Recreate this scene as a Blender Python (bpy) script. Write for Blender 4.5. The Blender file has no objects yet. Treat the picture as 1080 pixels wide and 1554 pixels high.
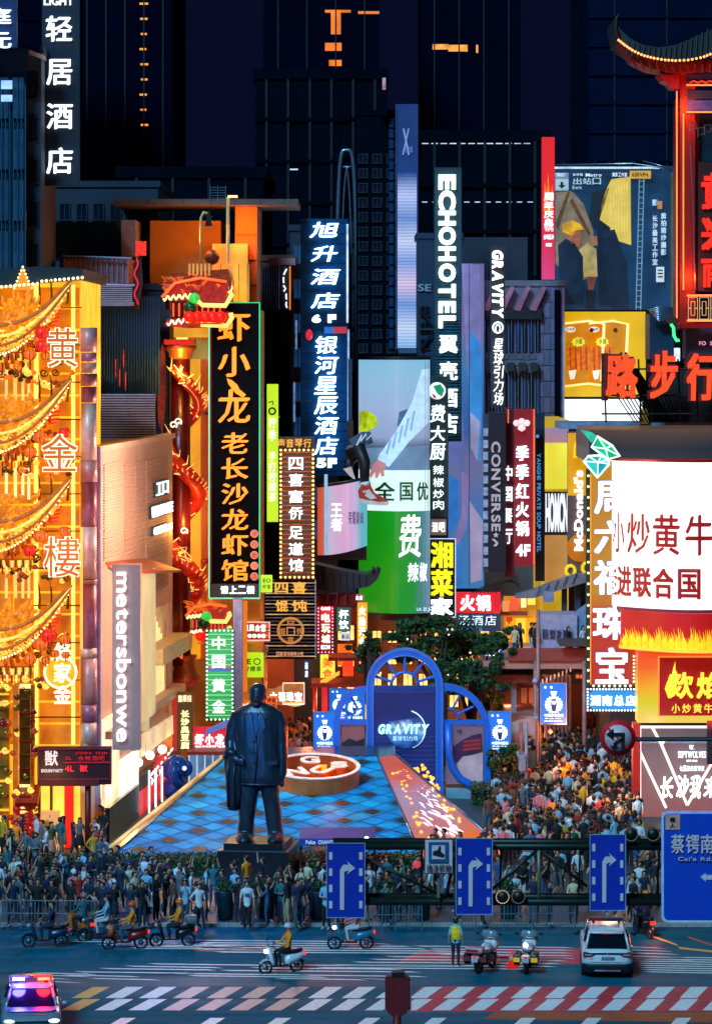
import bpy, bmesh, math, random
from mathutils import Vector, Matrix
random.seed(7)
R = math.radians
PI = math.pi
SC = bpy.context.scene
COL = SC.collection
# ------------------------------------------------------------------ camera
F, CX, HY, CZ = 5000.0, 540.0, 520.0, 23.0      # focal length in photo pixels, principal column, horizon row, eye height
cam_d = bpy.data.cameras.new('camera'); cam = bpy.data.objects.new('camera', cam_d); COL.objects.link(cam)
cam.location = (0, 0, CZ); cam.rotation_euler = (R(90), 0, 0)
cam_d.sensor_fit = 'VERTICAL'; cam_d.sensor_height = 24.0
cam_d.lens = 24.0 * F / 1554.0
cam_d.shift_y = -(777.0 - HY) / 1554.0
cam_d.clip_start = 1.0; cam_d.clip_end = 3000
SC.camera = cam
# ------------------------------------------------------------------ light: night, cool fill sun added behind the viewer in place of street lamps
world = bpy.data.worlds.new('World'); SC.world = world; world.use_nodes = True
wn = world.node_tree.nodes; wl = world.node_tree.links
bg = wn['Background']
sky = wn.new('ShaderNodeTexSky'); sky.sky_type = 'NISHITA'; sky.sun_disc = False
sky.sun_elevation = R(-3.0); sky.sun_rotation = R(200); sky.altitude = 50
tint = wn.new('ShaderNodeMix'); tint.data_type = 'RGBA'; tint.blend_type = 'ADD'; tint.inputs[0].default_value = 1.0
wl.new(sky.outputs[0], tint.inputs[6]); tint.inputs[7].default_value = (0.05, 0.07, 0.36, 1)
wl.new(tint.outputs[2], bg.inputs[0]); bg.inputs[1].default_value = 0.05
sun_d = bpy.data.lights.new('night_fill', 'SUN'); sun = bpy.data.objects.new('night_fill', sun_d); COL.objects.link(sun)
sun_d.energy = 3.4; sun_d.angle = R(14); sun_d.color = (0.28, 0.7, 1.0)
sun.rotation_euler = (R(52), 0, R(-24))
SC.view_settings.view_transform = 'Standard'; SC.view_settings.look = 'None'
SC.view_settings.exposure = 0.0; SC.view_settings.gamma = 1.0
# ------------------------------------------------------------------ helpers
def W(px, py, Y): return ((px - CX) * Y / F, Y, CZ - (py - HY) * Y / F)
def WX(px, Y): return (px - CX) * Y / F
def WZ(py, Y): return CZ - (py - HY) * Y / F
def YG(py, z=0.0): return F * (CZ - z) / (py - HY)
def lin(h):
    if isinstance(h, str):
        h = h.lstrip('#'); c = [int(h[i:i+2], 16) / 255 for i in (0, 2, 4)]
        return tuple(x / 12.92 if x <= .04045 else ((x + .055) / 1.055) ** 2.4 for x in c)
    return tuple(h)
_M = {}
def M(key, col, rough=.6, metal=0.0, var=.25, scale=3.0, bump=0.0, spec=.5, stretch=None):
    """procedural surface: base colour broken up by two noises, optional bump"""
    if key in _M: return _M[key]
    m = bpy.data.materials.new(key); m.use_nodes = True
    n, l = m.node_tree.nodes, m.node_tree.links
    p = n['Principled BSDF']; c = lin(col)
    tc = n.new('ShaderNodeTexCoord'); mp = n.new('ShaderNodeMapping'); l.new(tc.outputs['Object'], mp.inputs[0])
    if stretch: mp.inputs['Scale'].default_value = stretch
    nz = n.new('ShaderNodeTexNoise'); nz.inputs['Scale'].default_value = scale; nz.inputs['Detail'].default_value = 6; nz.inputs['Roughness'].default_value = .65
    l.new(mp.outputs[0], nz.inputs['Vector'])
    cr = n.new('ShaderNodeValToRGB'); e = cr.color_ramp.elements
    e[0].position = .3; e[1].position = .72
    e[0].color = tuple(x * (1 - var) for x in c) + (1,); e[1].color = tuple(min(1, x * (1 + var)) for x in c) + (1,)
    l.new(nz.outputs['Fac'], cr.inputs[0]); l.new(cr.outputs[0], p.inputs['Base Color'])
    p.inputs['Roughness'].default_value = rough; p.inputs['Metallic'].default_value = metal
    p.inputs['Specular IOR Level'].default_value = spec
    if bump:
        b = n.new('ShaderNodeBump'); b.inputs['Strength'].default_value = bump; b.inputs['Distance'].default_value = .05
        l.new(nz.outputs['Fac'], b.inputs['Height']); l.new(b.outputs[0], p.inputs['Normal'])
    _M[key] = m; return m
def E(col, k=1.0, var=.12, scale=1.5, base=None):
    """a lit surface (lamp, lit sign, screen, or light painted on a part) with slightly uneven output"""
    key = 'lit_%s_%s_%s_%s' % (col if isinstance(col, str) else '-'.join('%.2f' % x for x in col), k, var, scale)
    if key in _M: return _M[key]
    m = bpy.data.materials.new(key.replace('#', '')); m.use_nodes = True
    n, l = m.node_tree.nodes, m.node_tree.links
    p = n['Principled BSDF']; c = lin(col)
    p.inputs['Base Color'].default_value = tuple(x * .4 for x in c) + (1,); p.inputs['Roughness'].default_value = .45
    p.inputs['Emission Color'].default_value = c + (1,)
    tc = n.new('ShaderNodeTexCoord'); nz = n.new('ShaderNodeTexNoise'); nz.inputs['Scale'].default_value = scale; nz.inputs['Detail'].default_value = 3
    l.new(tc.outputs['Object'], nz.inputs['Vector'])
    mr = n.new('ShaderNodeMapRange'); mr.inputs[1].default_value = .3; mr.inputs[2].default_value = .7
    mr.inputs[3].default_value = k * (1 - var); mr.inputs[4].default_value = k * (1 + var)
    l.new(nz.outputs['Fac'], mr.inputs[0]); l.new(mr.outputs[0], p.inputs['Emission Strength'])
    _M[key] = m; return m
def ERAMP(key, stops, k=1.0, axis='Z', lo=0.0, hi=1.0, wob=.15, wscale=.5, line=0.0):
    """a lit screen or printed panel whose picture is a colour ramp along an object axis, bent by noise; line = LED row pitch in metres"""
    if key in _M: return _M[key]
    m = bpy.data.materials.new(key); m.use_nodes = True
    n, l = m.node_tree.nodes, m.node_tree.links
    p = n['Principled BSDF']; p.inputs['Base Color'].default_value = (.02, .02, .02, 1); p.inputs['Roughness'].default_value = .35
    tc = n.new('ShaderNodeTexCoord'); sp = n.new('ShaderNodeSeparateXYZ'); l.new(tc.outputs['Object'], sp.inputs[0])
    mr = n.new('ShaderNodeMapRange'); mr.inputs[1].default_value = lo; mr.inputs[2].default_value = hi
    l.new(sp.outputs[axis], mr.inputs[0])
    nz = n.new('ShaderNodeTexNoise'); nz.inputs['Scale'].default_value = wscale; nz.inputs['Detail'].default_value = 3
    l.new(tc.outputs['Object'], nz.inputs['Vector'])
    ma = n.new('ShaderNodeMath'); ma.operation = 'MULTIPLY_ADD'; l.new(nz.outputs['Fac'], ma.inputs[0]); ma.inputs[1].default_value = wob * 2
    l.new(mr.outputs[0], ma.inputs[2])
    mb2 = n.new('ShaderNodeMath'); mb2.operation = 'SUBTRACT'; l.new(ma.outputs[0], mb2.inputs[0]); mb2.inputs[1].default_value = wob
    cr = n.new('ShaderNodeValToRGB'); l.new(mb2.outputs[0], cr.inputs[0]); e = cr.color_ramp.elements
    while len(e) < len(stops): e.new(.5)
    for i, (pos, c) in enumerate(stops): e[i].position = pos; e[i].color = lin(c) + (1,)
    l.new(cr.outputs[0], p.inputs['Emission Color']); p.inputs['Emission Strength'].default_value = k
    if line:
        wv = n.new('ShaderNodeTexWave'); wv.bands_direction = 'Z'; wv.inputs['Scale'].default_value = .31 / line; l.new(tc.outputs['Object'], wv.inputs['Vector'])
        m2 = n.new('ShaderNodeMapRange'); m2.inputs[3].default_value = k * .8; m2.inputs[4].default_value = k * 1.15
        l.new(wv.outputs['Fac'], m2.inputs[0]); l.new(m2.outputs[0], p.inputs['Emission Strength'])
    _M[key] = m; return m

class MB:
    def __init__(s): s.v = []; s.f = []; s.m = []; s.cur = 0; s.sm = []
    def add(s, vs, fs, smooth=False):
        o = len(s.v); s.v.extend([tuple(a) for a in vs]); s.f.extend([tuple(i + o for i in q) for q in fs]); s.m.extend([s.cur] * len(fs)); s.sm.extend([smooth] * len(fs)); return s
    def box(s, x0, x1, y0, y1, z0, z1):
        if x0 > x1: x0, x1 = x1, x0
        if y0 > y1: y0, y1 = y1, y0
        if z0 > z1: z0, z1 = z1, z0
        return s.add([(x0,y0,z0),(x1,y0,z0),(x1,y1,z0),(x0,y1,z0),(x0,y0,z1),(x1,y0,z1),(x1,y1,z1),(x0,y1,z1)],
                     [(0,3,2,1),(4,5,6,7),(0,1,5,4),(1,2,6,5),(2,3,7,6),(3,0,4,7)])
    def bar(s, a, b, r, r2=None, n=6, up=None):
        a, b = Vector(a), Vector(b); d = b - a
        if d.length < 1e-6: return s
        d.normalize(); u = d.orthogonal().normalized() if up is None else (Vector(up) - d * d.dot(Vector(up))).normalized(); w = d.cross(u)
        r2 = r if r2 is None else r2; vs = []
        for c, rr in ((a, r), (b, r2)):
            for i in range(n):
                t = 2 * PI * (i + .5) / n; vs.append(c + (u * math.cos(t) + w * math.sin(t)) * rr)
        return s.add(vs, [(i, (i+1) % n, n + (i+1) % n, n + i) for i in range(n)] + [tuple(range(n))[::-1], tuple(range(n, 2*n))], n > 6)
    def path(s, pts, r, n=6, closed=False):
        """tube through points; r a number or one per point"""
        pts = [Vector(p) for p in pts]; k = len(pts)
        rs = r if isinstance(r, (list, tuple)) else [r] * k
        vs = []; prev = None
        for i, p in enumerate(pts):
            a = pts[(i-1) % k] if (closed or i > 0) else p; b = pts[(i+1) % k] if (closed or i < k-1) else p
            d = (b - a).normalized() if (b-a).length > 1e-9 else Vector((0,0,1))
            u = d.orthogonal() if prev is None else prev - d * prev.dot(d)
            if u.length < 1e-6: u = d.orthogonal()
            u.normalize(); prev = u; w = d.cross(u)
            for j in range(n):
                t = 2 * PI * j / n; vs.append(p + (u * math.cos(t) + w * math.sin(t)) * rs[i])
        fs = []
        for i in range(k if closed else k - 1):
            i2 = (i + 1) % k
            for j in range(n): fs.append((i*n+j, i*n+(j+1) % n, i2*n+(j+1) % n, i2*n+j))
        if not closed: fs += [tuple(range(n))[::-1], tuple(range((k-1)*n, k*n))]
        return s.add(vs, fs, n > 4)
    def ball(s, c, r, n=8, m=6, sz=1.0, sy=1.0, sx=1.0):
        vs = [(c[0], c[1], c[2] - r * sz)]; 
        for i in range(1, m):
            t = PI * i / m
            for j in range(n):
                q = 2 * PI * j / n; vs.append((c[0] + r*sx*math.sin(t)*math.cos(q), c[1] + r*sy*math.sin(t)*math.sin(q), c[2] - r*sz*math.cos(t)))
        vs.append((c[0], c[1], c[2] + r * sz)); fs = []
        for j in range(n):
            fs.append((0, 1 + (j+1) % n, 1 + j)); fs.append((len(vs)-1, 1 + (m-2)*n + j, 1 + (m-2)*n + (j+1) % n))
            for i in range(m-2): fs.append((1+i*n+j, 1+i*n+(j+1) % n, 1+(i+1)*n+(j+1) % n, 1+(i+1)*n+j))
        return s.add(vs, fs, True)
    def prism(s, pts, y0, y1):
        """outline of (x,z) points extruded in y"""
        n = len(pts); vs = [(p[0], y0, p[1]) for p in pts] + [(p[0], y1, p[1]) for p in pts]
        return s.add(vs, [tuple(range(n)), tuple(range(n, 2*n))[::-1]] + [(i, n+i, n+(i+1) % n, (i+1) % n) for i in range(n)])
    def prismx(s, pts, x0, x1):
        """outline of (y,z) points extruded in x"""
        n = len(pts); vs = [(x0, p[0], p[1]) for p in pts] + [(x1, p[0], p[1]) for p in pts]
        return s.add(vs, [tuple(range(n)), tuple(range(n, 2*n))[::-1]] + [(i, n+i, n+(i+1) % n, (i+1) % n) for i in range(n)])
    def prismz(s, pts, z0, z1):
        n = len(pts); vs = [(p[0], p[1], z0) for p in pts] + [(p[0], p[1], z1) for p in pts]
        return s.add(vs, [tuple(range(n))[::-1], tuple(range(n, 2*n))] + [(i, (i+1) % n, n+(i+1) % n, n+i) for i in range(n)])
    def loft(s, rings, cap=True, smooth=True):
        n = len(rings[0]); vs = [p for r in rings for p in r]; fs = []
        for i in range(len(rings)-1):
            for j in range(n): fs.append((i*n+j, i*n+(j+1) % n, (i+1)*n+(j+1) % n, (i+1)*n+j))
        if cap: fs += [tuple(range(n))[::-1], tuple(range((len(rings)-1)*n, len(rings)*n))]
        return s.add(vs, fs, smooth)
    def prect(s, a, b, c, d, Y, t=.1):       # pixel rectangle a,b - c,d on depth Y, thickness t backwards
        x0, _, z1 = W(a, b, Y); x1, _, z0 = W(c, d, Y); return s.box(x0, x1, Y, Y + t, z0, z1)
    def ppoly(s, pts, Y, t=.02):
        q = [(WX(a, Y), WZ(b, Y)) for a, b in pts]
        ar = sum(q[i][0]*q[(i+1) % len(q)][1] - q[(i+1) % len(q)][0]*q[i][1] for i in range(len(q)))
        if ar < 0: q = q[::-1]
        return s.prism(q, Y, Y + t)
    def mesh(s, name, mats, org=(0,0,0)):
        me = bpy.data.meshes.new(name); ox, oy, oz = org
        me.from_pydata([(a-ox, b-oy, c-oz) for a, b, c in s.v], [], s.f)
        mats = mats if isinstance(mats, (list, tuple)) else [mats]
        for m in mats: me.materials.append(m)
        me.polygons.foreach_set('material_index', s.m); me.polygons.foreach_set('use_smooth', s.sm)
        me.update(); return me
def tagit(o, label=None, cat=None, group=None, kind=None):
    if label: o['label'] = label
    if cat: o['category'] = cat
    if group: o['group'] = group
    if kind: o['kind'] = kind
    return o
def thing(name, label, cat, loc=(0,0,0), rz=0.0, group=None):
    o = bpy.data.objects.new(name, None); o.empty_display_size = .3; COL.objects.link(o); o.location = loc; o.rotation_euler = (0,0,rz)
    return tagit(o, label, cat, group)
LOC = set()          # things whose parts are modelled around their own origin
def part(name, mb, mats, parent=None, local=False, kind=None, label=None):
    """link a mesh; world-space geometry is re-based to its parent's origin unless local"""
    org = (0,0,0)
    q = parent
    while q is not None and not local: local = q.name in LOC; q = q.parent
    if parent is not None and not local:
        q = parent
        org = Vector((0,0,0))
        while q is not None: org = org + q.location; q = q.parent
    me = mb.mesh(name, mats, org) if isinstance(mb, MB) else mb
    o = bpy.data.objects.new(name, me); COL.objects.link(o); o.parent = parent
    return tagit(o, label, None, None, kind)
def solo(name, mb, mats, label, cat, group=None, org=None):
    if org is None:
        xs = [v[0] for v in mb.v]; ys = [v[1] for v in mb.v]; zs = [v[2] for v in mb.v]
        org = ((min(xs)+max(xs))/2, (min(ys)+max(ys))/2, min(zs))
    o = bpy.data.objects.new(name, mb.mesh(name, mats, org)); o.location = org; COL.objects.link(o)
    return tagit(o, label, cat, group)
def struct(name, mb, mats, parent=None, kind='structure'):
    o = part(name, mb, mats, parent); o['kind'] = kind; return o
def copytree(o, parent=None):
    c = o.copy(); COL.objects.link(c); c.parent = parent
    for ch in list(o.children): copytree(ch, c)
    return c
# ------------------------------------------------------------------ lettering
_G = {}
def glyph(ch, bold=0.0):
    """(verts, faces, bbox) of one character, one unit high em, 1 unit deep in y"""
    k = (ch, bold)
    if k in _G: return _G[k]
    c = bpy.data.curves.new('glyph', 'FONT'); c.body = ch; c.size = 1.0; c.resolution_u = 2 if ord(ch) > 255 else 4; c.offset = bold if ord(ch) < 256 else 0; c.extrude = .5
    o = bpy.data.objects.new('glyph', c)
    me = bpy.data.meshes.new_from_object(o)
    vs = [(v.co.x, -v.co.z, v.co.y) for v in me.vertices]; fs = [tuple(p.vertices) for p in me.polygons]
    bpy.data.objects.remove(o); bpy.data.curves.remove(c); bpy.data.meshes.remove(me)
    if not vs: bb = (0, 0, .3, 0)
    else: bb = (min(v[0] for v in vs), min(v[2] for v in vs), max(v[0] for v in vs), max(v[2] for v in vs))
    _G[k] = (vs, fs, bb); return _G[k]
def put(mb, ch, x0, z0, x1, z1, Y, d=.06, bold=.02, shear=0.0, rot=0, curve=None):
    """character stretched into the rectangle; rot=1 turned clockwise, -1 anticlockwise; curve maps (x,y,z)"""
    cjk = ord(ch) > 255
    if cjk and bold > .012:
        sh_ = (x1-x0)*bold*.9; sv_ = (z1-z0)*bold*.55
        offs = ((-1,-1),(1,1)) if bold < .03 else ((-1,-1),(1,-1),(-1,1),(1,1))
        for i, (a, b) in enumerate(offs): put(mb, ch, x0+sh_+a*sh_, z0+sv_+b*sv_, x1-sh_+a*sh_, z1-sv_+b*sv_, Y-.003*i, d, 0, shear, rot, curve)
        return
    vs, fs, bb = glyph(ch, 0 if cjk else bold); w = max(bb[2]-bb[0], 1e-4); h = max(bb[3]-bb[1], 1e-4); out = []
    for a, b, c in vs:
        u, v = (a-bb[0])/w, (c-bb[1])/h
        if shear: u = u*(1-abs(shear)) + (v*shear if shear > 0 else (1-v)*-shear)
        if rot == 1: u, v = v, 1-u
        elif rot == -1: u, v = 1-v, u
        p = (x0 + u*(x1-x0), Y + b*d - d/2, z0 + v*(z1-z0))
        out.append(curve(*p) if curve else p)
    mb.add(out, fs)
def pput(mb, ch, pa, pb, pc, pd, Y, **k):
    put(mb, ch, WX(pa, Y), WZ(pd, Y), WX(pc, Y), WZ(pb, Y), Y, **k)
def vcol(s, px0, py0, px1, py1, Y, mat, parent, gap=.12, d=.1, bold=.02, shear=0.0, name='character', join=False):
    """characters one below another, each its own part"""
    n = len(s); h = (py1-py0)/n; mb = MB()
    for i, ch in enumerate(s):
        if ch == ' ': continue
        if not join: mb = MB()
        a, b = px0, py0 + h*i + h*gap/2; e, f = px1, py0 + h*(i+1) - h*gap/2
        if ch in '一二三': q = (f-b)*{'一': .42, '二': .2, '三': .08}[ch]; b += q; f -= q
        pput(mb, ch, a, b, e, f, Y, d=d, bold=bold, shear=shear)
        if not join: part(name, mb, mat, parent)
    if join: part('lettering', mb, mat, parent)
def hrow(s, px0, py0, px1, py1, Y, mat, parent, gap=.12, d=.06, bold=.02, shear=0.0, name='character', join=True, curve=None):
    n = len(s); w = (px1-px0)/n; mb = MB()
    for i, ch in enumerate(s):
        if ch == ' ': continue
        if not join: mb = MB()
        pput(mb, ch, px0+w*i+w*gap/2, py0, px0+w*(i+1)-w*gap/2, py1, Y, d=d, bold=bold, shear=shear, curve=curve)
        if not join: part(name, mb, mat, parent)
    if join: return part('lettering', mb, mat, parent)
def latin(s, px0, py0, px1, py1, Y, mat, parent, rot=0, d=.06, bold=.02, join=True, gap=.07, name='letter', shear=0.0, curve=None):
    """a word laid out with real advances then fitted to the rectangle (rot 1: reads downwards, -1: upwards)"""
    gl = [(c, glyph(c, bold)[2]) for c in s]; adv = []; x = 0
    lo = min(g[1] for c, g in gl if c != ' '); hi = max(g[3] for c, g in gl if c != ' ')
    for c, g in gl: adv.append(x); x += (.28 if c == ' ' else g[2]-g[0]) + gap
    tot = x - gap; mb = MB()
    for (c, g), a in zip(gl, adv):
        if c == ' ': continue
        if not join: mb = MB()
        u0, u1 = a/tot, (a+g[2]-g[0])/tot; v0, v1 = (g[1]-lo)/(hi-lo), (g[3]-lo)/(hi-lo)
        if rot == 0: r = (px0+(px1-px0)*u0, py1-(py1-py0)*v1, px0+(px1-px0)*u1, py1-(py1-py0)*v0)
        elif rot == 1: r = (px0+(px1-px0)*v0, py0+(py1-py0)*u0, px0+(px1-px0)*v1, py0+(py1-py0)*u1)
        else: r = (px1-(px1-px0)*v1, py1-(py1-py0)*u1, px1-(px1-px0)*v0, py1-(py1-py0)*u0)
        pput(mb, c, *r, Y, d=d, bold=bold, rot=rot, shear=shear, curve=curve)
        if not join: part(name, mb, mat, parent)
    if join: part('lettering', mb, mat, parent)
def bulbs(px0, py0, px1, py1, Y, mat, parent, step=7.5, r=.05, sides='tblr'):
    mb = MB(); e = []
    nx = max(2, int(round((px1-px0)/step))); ny = max(2, int(round((py1-py0)/step)))
    for i in range(nx+1):
        x = px0+(px1-px0)*i/nx
        if 't' in sides: e.append((x, py0))
        if 'b' in sides: e.append((x, py1))
    for i in range(1, ny):
        y = py0+(py1-py0)*i/ny
        if 'l' in sides: e.append((px0, y))
        if 'r' in sides: e.append((px1, y))
    for a, b in e:
        x, y, z = W(a, b, Y); mb.ball((x, y, z), r, 6, 4)
    return part('bulb_border', mb, mat, parent, kind='stuff')
def frame(px0, py0, px1, py1, Y, w, mat, parent, d=.08, name='frame'):
    mb = MB(); x0, x1 = WX(px0, Y), WX(px1, Y); z0, z1 = WZ(py1, Y), WZ(py0, Y)
    mb.box(x0-w, x1+w, Y-d, Y, z1, z1+w); mb.box(x0-w, x1+w, Y-d, Y, z0-w, z0)
    mb.box(x0-w, x0, Y-d, Y, z0, z1); mb.box(x1, x1+w, Y-d, Y, z0, z1)
    return part(name, mb, mat, parent)
def board(name, label, cat, px0, py0, px1, py1, Y, t, mat, group=None, brackets=2, side=1, fr=None, frw=.05):
    """hanging sign: empty + board (+ brackets at the back to the wall, + frame)"""
    x0, x1 = WX(px0, Y), WX(px1, Y); z0, z1 = WZ(py1, Y), WZ(py0, Y)
    o = thing(name, label, cat, ((x0+x1)/2, Y, z0), group=group)
    part('board', MB().box(x0, x1, Y, Y+t, z0, z1), mat, o)
    for i in range(brackets):
        z = z0 + (z1-z0)*(i+.5)/brackets
        part('bracket', MB().bar(((x0+x1)/2, Y+t*.6, z), ((x0+x1)/2+side*.3, Y+t+1.6, z+.05), .05), STEEL, o)
    if fr: frame(px0, py0, px1, py1, Y, frw, fr, o)
    return o
STEEL = M('dark_steel', '#3a3f46', .45, .7)
PM = M('pale_metal', '#9fb2c8', .3, .9)
DARK = M('dark_panel', '#10141c', .5, .2)
WHITE = E('#eef8ff', 2.0)
WARM = E('#ffb45a', 3.0)
# ================================================================== the ground
asph = M('asphalt', '#035a6e', .5, 0, .4, .7, .3, spec=.05)
_n = asph.node_tree.nodes; _l = asph.node_tree.links
_w = _n.new('ShaderNodeTexNoise'); _w.inputs['Scale'].default_value = .16; _w.inputs['Detail'].default_value = 5; _l.new(_n['Mapping'].outputs[0], _w.inputs['Vector'])
_r = _n.new('ShaderNodeMapRange'); _r.inputs[1].default_value = .35; _r.inputs[2].default_value = .65; _r.inputs[3].default_value = .45; _r.inputs[4].default_value = .85
_l.new(_w.outputs['Fac'], _r.inputs[0]); _l.new(_r.outputs[0], _n['Principled BSDF'].inputs['Roughness'])
_n['Mapping'].inputs['Scale'].default_value = (.35, 1.6, 1)
struct('ground', MB().add([(-700,-60,0),(700,-60,0),(700,900,0),(-700,900,0)], [(0,1,2,3)]), asph)
pave = M('stone_paving', '#2a4450', .5, 0, .3, 2.2, .15)
struct('pavement', MB().box(-60, 60, 130, 330, -.3, .12), pave)
kerb = struct('kerb', MB().box(-60, -59, 129.7, 129.996, -.2, .125), M('granite_kerb', '#8b8b88', .6))
for i in range(40):
    part('kerb_stone', MB().box(-20+i, -19.02+i, 129.7, 129.996, -.2, .13), _M['granite_kerb'], kerb)
# red painted fields and stripes
redp = M('red_road_paint', '#d42c40', .55, 0, .3, 2.0)
whitep = M('white_road_paint', '#f0eeee', .5, 0, .3, 7.0)
orangep = M('orange_road_paint', '#b4471a', .55, 0, .3, 2.5)
def gpt(px, py, z): Y = F*(CZ-z)/(py-HY); return (WX(px, Y), Y, z)
def gquad(pts, z): return MB().add([gpt(a, b, z) for a, b in pts], [(0,1,2,3)])
struct('red_crosswalk_field', gquad([(600,1535),(1100,1535),(1100,1497),(640,1497)], .004), redp)
struct('red_lane_field', gquad([(600,1462),(880,1463),(880,1439),(640,1440)], .004), redp)
struct('red_far_field', gquad([(285,1444),(480,1444),(440,1430),(300,1430)], .004), M('worn_red_paint', '#5a3039', .6, 0, .4, 2.0))
struct('orange_strip', gquad([(735,1546),(1100,1552),(1100,1536),(750,1536)], .004), orangep)
cw = thing('crosswalk', None, None); cw['kind'] = 'structure'
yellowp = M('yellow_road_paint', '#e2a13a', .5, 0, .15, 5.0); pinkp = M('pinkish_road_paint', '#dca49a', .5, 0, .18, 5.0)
def stripe_mesh(x0, x1, Yn, Yf, sh, z=.008):
    return MB().add([(x0,Yn,z),(x1,Yn,z),(x1+sh,Yf,z),(x0+sh,Yf,z)], [(0,1,2,3)])
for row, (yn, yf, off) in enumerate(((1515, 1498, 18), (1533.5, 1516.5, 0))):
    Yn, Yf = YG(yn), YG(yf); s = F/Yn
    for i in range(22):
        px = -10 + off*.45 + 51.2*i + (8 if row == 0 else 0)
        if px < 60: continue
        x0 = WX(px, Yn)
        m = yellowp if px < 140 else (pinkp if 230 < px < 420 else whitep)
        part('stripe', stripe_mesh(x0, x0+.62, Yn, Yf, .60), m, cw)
for i in range(9):
    px = 150+i*120+(i % 2)*18; Yn, Yf = YG(1565), YG(1545); x0 = WX(px, Yn)
    part('stripe', stripe_mesh(x0, x0+.5, Yn, Yf, .6), whitep, cw)
# the long thin bars of the diagonal crossing
zb = thing('zebra_bars', None, None); zb['kind'] = 'structure'
bars = []
for k, (y, a, b) in enumerate(((1484,66,112),(1480,70,140),(1476.5,66,150),(1489,66,125),(1485,150,245),(1480,110,215),(1475,128,300),(1470,165,330),(1466.5,205,340),(1463,240,420),(1485,560,600),(1481,300,500),(1477.5,270,470),
        (1473,350,640),(1469,395,610),(1464.5,430,700),(1480,470,650),(1485,430,560))): bars.append((y, a, b))
for k in range(6): bars.append((1427+k*3.6, 300+k*14-(k % 2)*30, 560+k*34))
for k in range(5): bars.append((1452+k*4.2, 600-k*26, 872-k*9))
for k in range(5): bars.append((1436+k*4.1, 640+k*12, 872))
for k in range(5): bars.append((1437+k*4.6, 962, 1010+k*11))
for k in range(8): bars.append((1452+k*3.3, 962+k*4, 1110))
for k in range(6): bars.append((1426+k*2.6, 120+k*24-(k % 2)*30, 290+k*22))
for y, a, b in bars:
    Ya, Yb = YG(y), YG(y+2.2); w = .13
    part('stripe', MB().add([(WX(a, Ya), Ya-w, .012),(WX(b, Yb), Yb-w, .012),(WX(b, Yb)-.4, Yb+w*.6, .012),(WX(a, Ya)-.4, Ya+w*.6, .012)], [(0,1,2,3)]), whitep, zb)
# a yellow lane line and a worn orange one at the right
for pts, m in (([(981,1419),(1028,1436)], 'y'), ([(1030,1440),(1110,1449)], 'y'), ([(1045,1424),(1110,1446)], 'o')):
    (a, b), (c, d) = pts; p, q = Vector(gpt(a, b, .016)), Vector(gpt(c, d, .016))
    struct('lane_line', MB().add([p, q, q+Vector((0,.45,0)), p+Vector((0,.45,0))], [(0,1,2,3)]), yellowp if m == 'y' else orangep)
# ================================================================== far towers against the night sky
nightglass = M('night_glass', '#04051a', .8, 0, .35, .15, spec=.02)
nightblue = M('night_blue_wall', '#03102a', .8, 0, .3, .1, spec=.03)
darkwall = M('dark_wall', '#070a18', .9, 0, .4, .3, spec=.03)
AMB = E('#ff9a3c', 1.1, .5, .6)
def tower(label, px0, py0, px1, Y, depth, mat, slits=(), lit=AMB, name='tower', ledges=0, cols=0):
    x0, x1, z1 = WX(px0, Y), WX(px1, Y), WZ(py0, Y)
    o = thing(name, label, 'tower', ((x0+x1)/2, Y, 0), group='dark towers behind the street')
    part('shaft', MB().box(x0, x1, Y, Y+depth, -1, z1), mat, o)
    part('parapet', MB().box(x0-.3, x1+.3, Y-.3, Y+depth+.3, z1, z1+1.0), mat, o)
    for (a, b, c, d) in slits:
        mb = MB(); mb.prect(a, b, c, d, Y-.15, .14); part('lit_window', mb, lit, o)
    if cols:
        me = None
        for i in range(cols):
            x = x0 + (x1-x0)*(i+.5)/cols
            part('rib', MB().box(x-.12, x+.12, Y-.25, Y-.01, 20, z1), DARK, o)
    for k in range(ledges):
        z = z1 - 4.2*(k+1)
        part('ledge', MB().box(x0-.1, x1+.1, Y-.35, Y-.01, z, z+.35), mat, o)
    return o
tower('dark tower with a column of small amber slit windows', 118, -60, 262, 520, 40, nightglass, [(212+ (i % 3), 4+23*i, 225 - (i*5) % 4, 7+23*i) for i in range(9)], cols=5)
tower('black tower with stacked glowing orange balconies near its top', 400, -40, 575, 560, 40, nightglass, [(493,15,532,19),(502,19,517,52),(493,65,518,77),(499,91,518,100),(500,121,518,126),(500,147,518,151),(543,17,575,21)], E('#ff7a22', .9, .5, .25), cols=4)
tower('dark tower with one bright orange lit floor', 640, -60, 790, 600, 40, nightglass, [(656,67,680,75),(680,68,709,78),(722,68,725,80)], cols=4)
tower('blue tinted tower standing behind the red roofed gate', 892, -60, 1130, 480, 40, nightblue, ledges=9, cols=3)
tower('unlit tower filling the gap behind the left hotel sign', -60, -60, 90, 460, 40, nightglass, ledges=8)
tower('black curtain walled tower behind the silver arch', 388, 120, 585, 330, 30, darkwall, [(440,256,452,258)], E('#cfe0ff', 1.0), ledges=6, cols=6)
tower('low dark block with lit roof edge behind the tall hotel letters', 640, 214, 830, 300, 30, darkwall, [(640+i*14, 217, 650+i*14, 218.4) for i in range(12)] + [(640+i*16, 306, 648+i*16, 307.2) for i in range(11)], E('#d8ecff', .8, .6, .5), ledges=5, cols=5)
tower('plain dark slab behind the photo billboard', 800, 290, 1080, 310, 30, nightblue, ledges=4)
tower('black rooftop block behind the dragon roof', 180, 270, 400, 290, 30, darkwall, ledges=3, cols=4)
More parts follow.
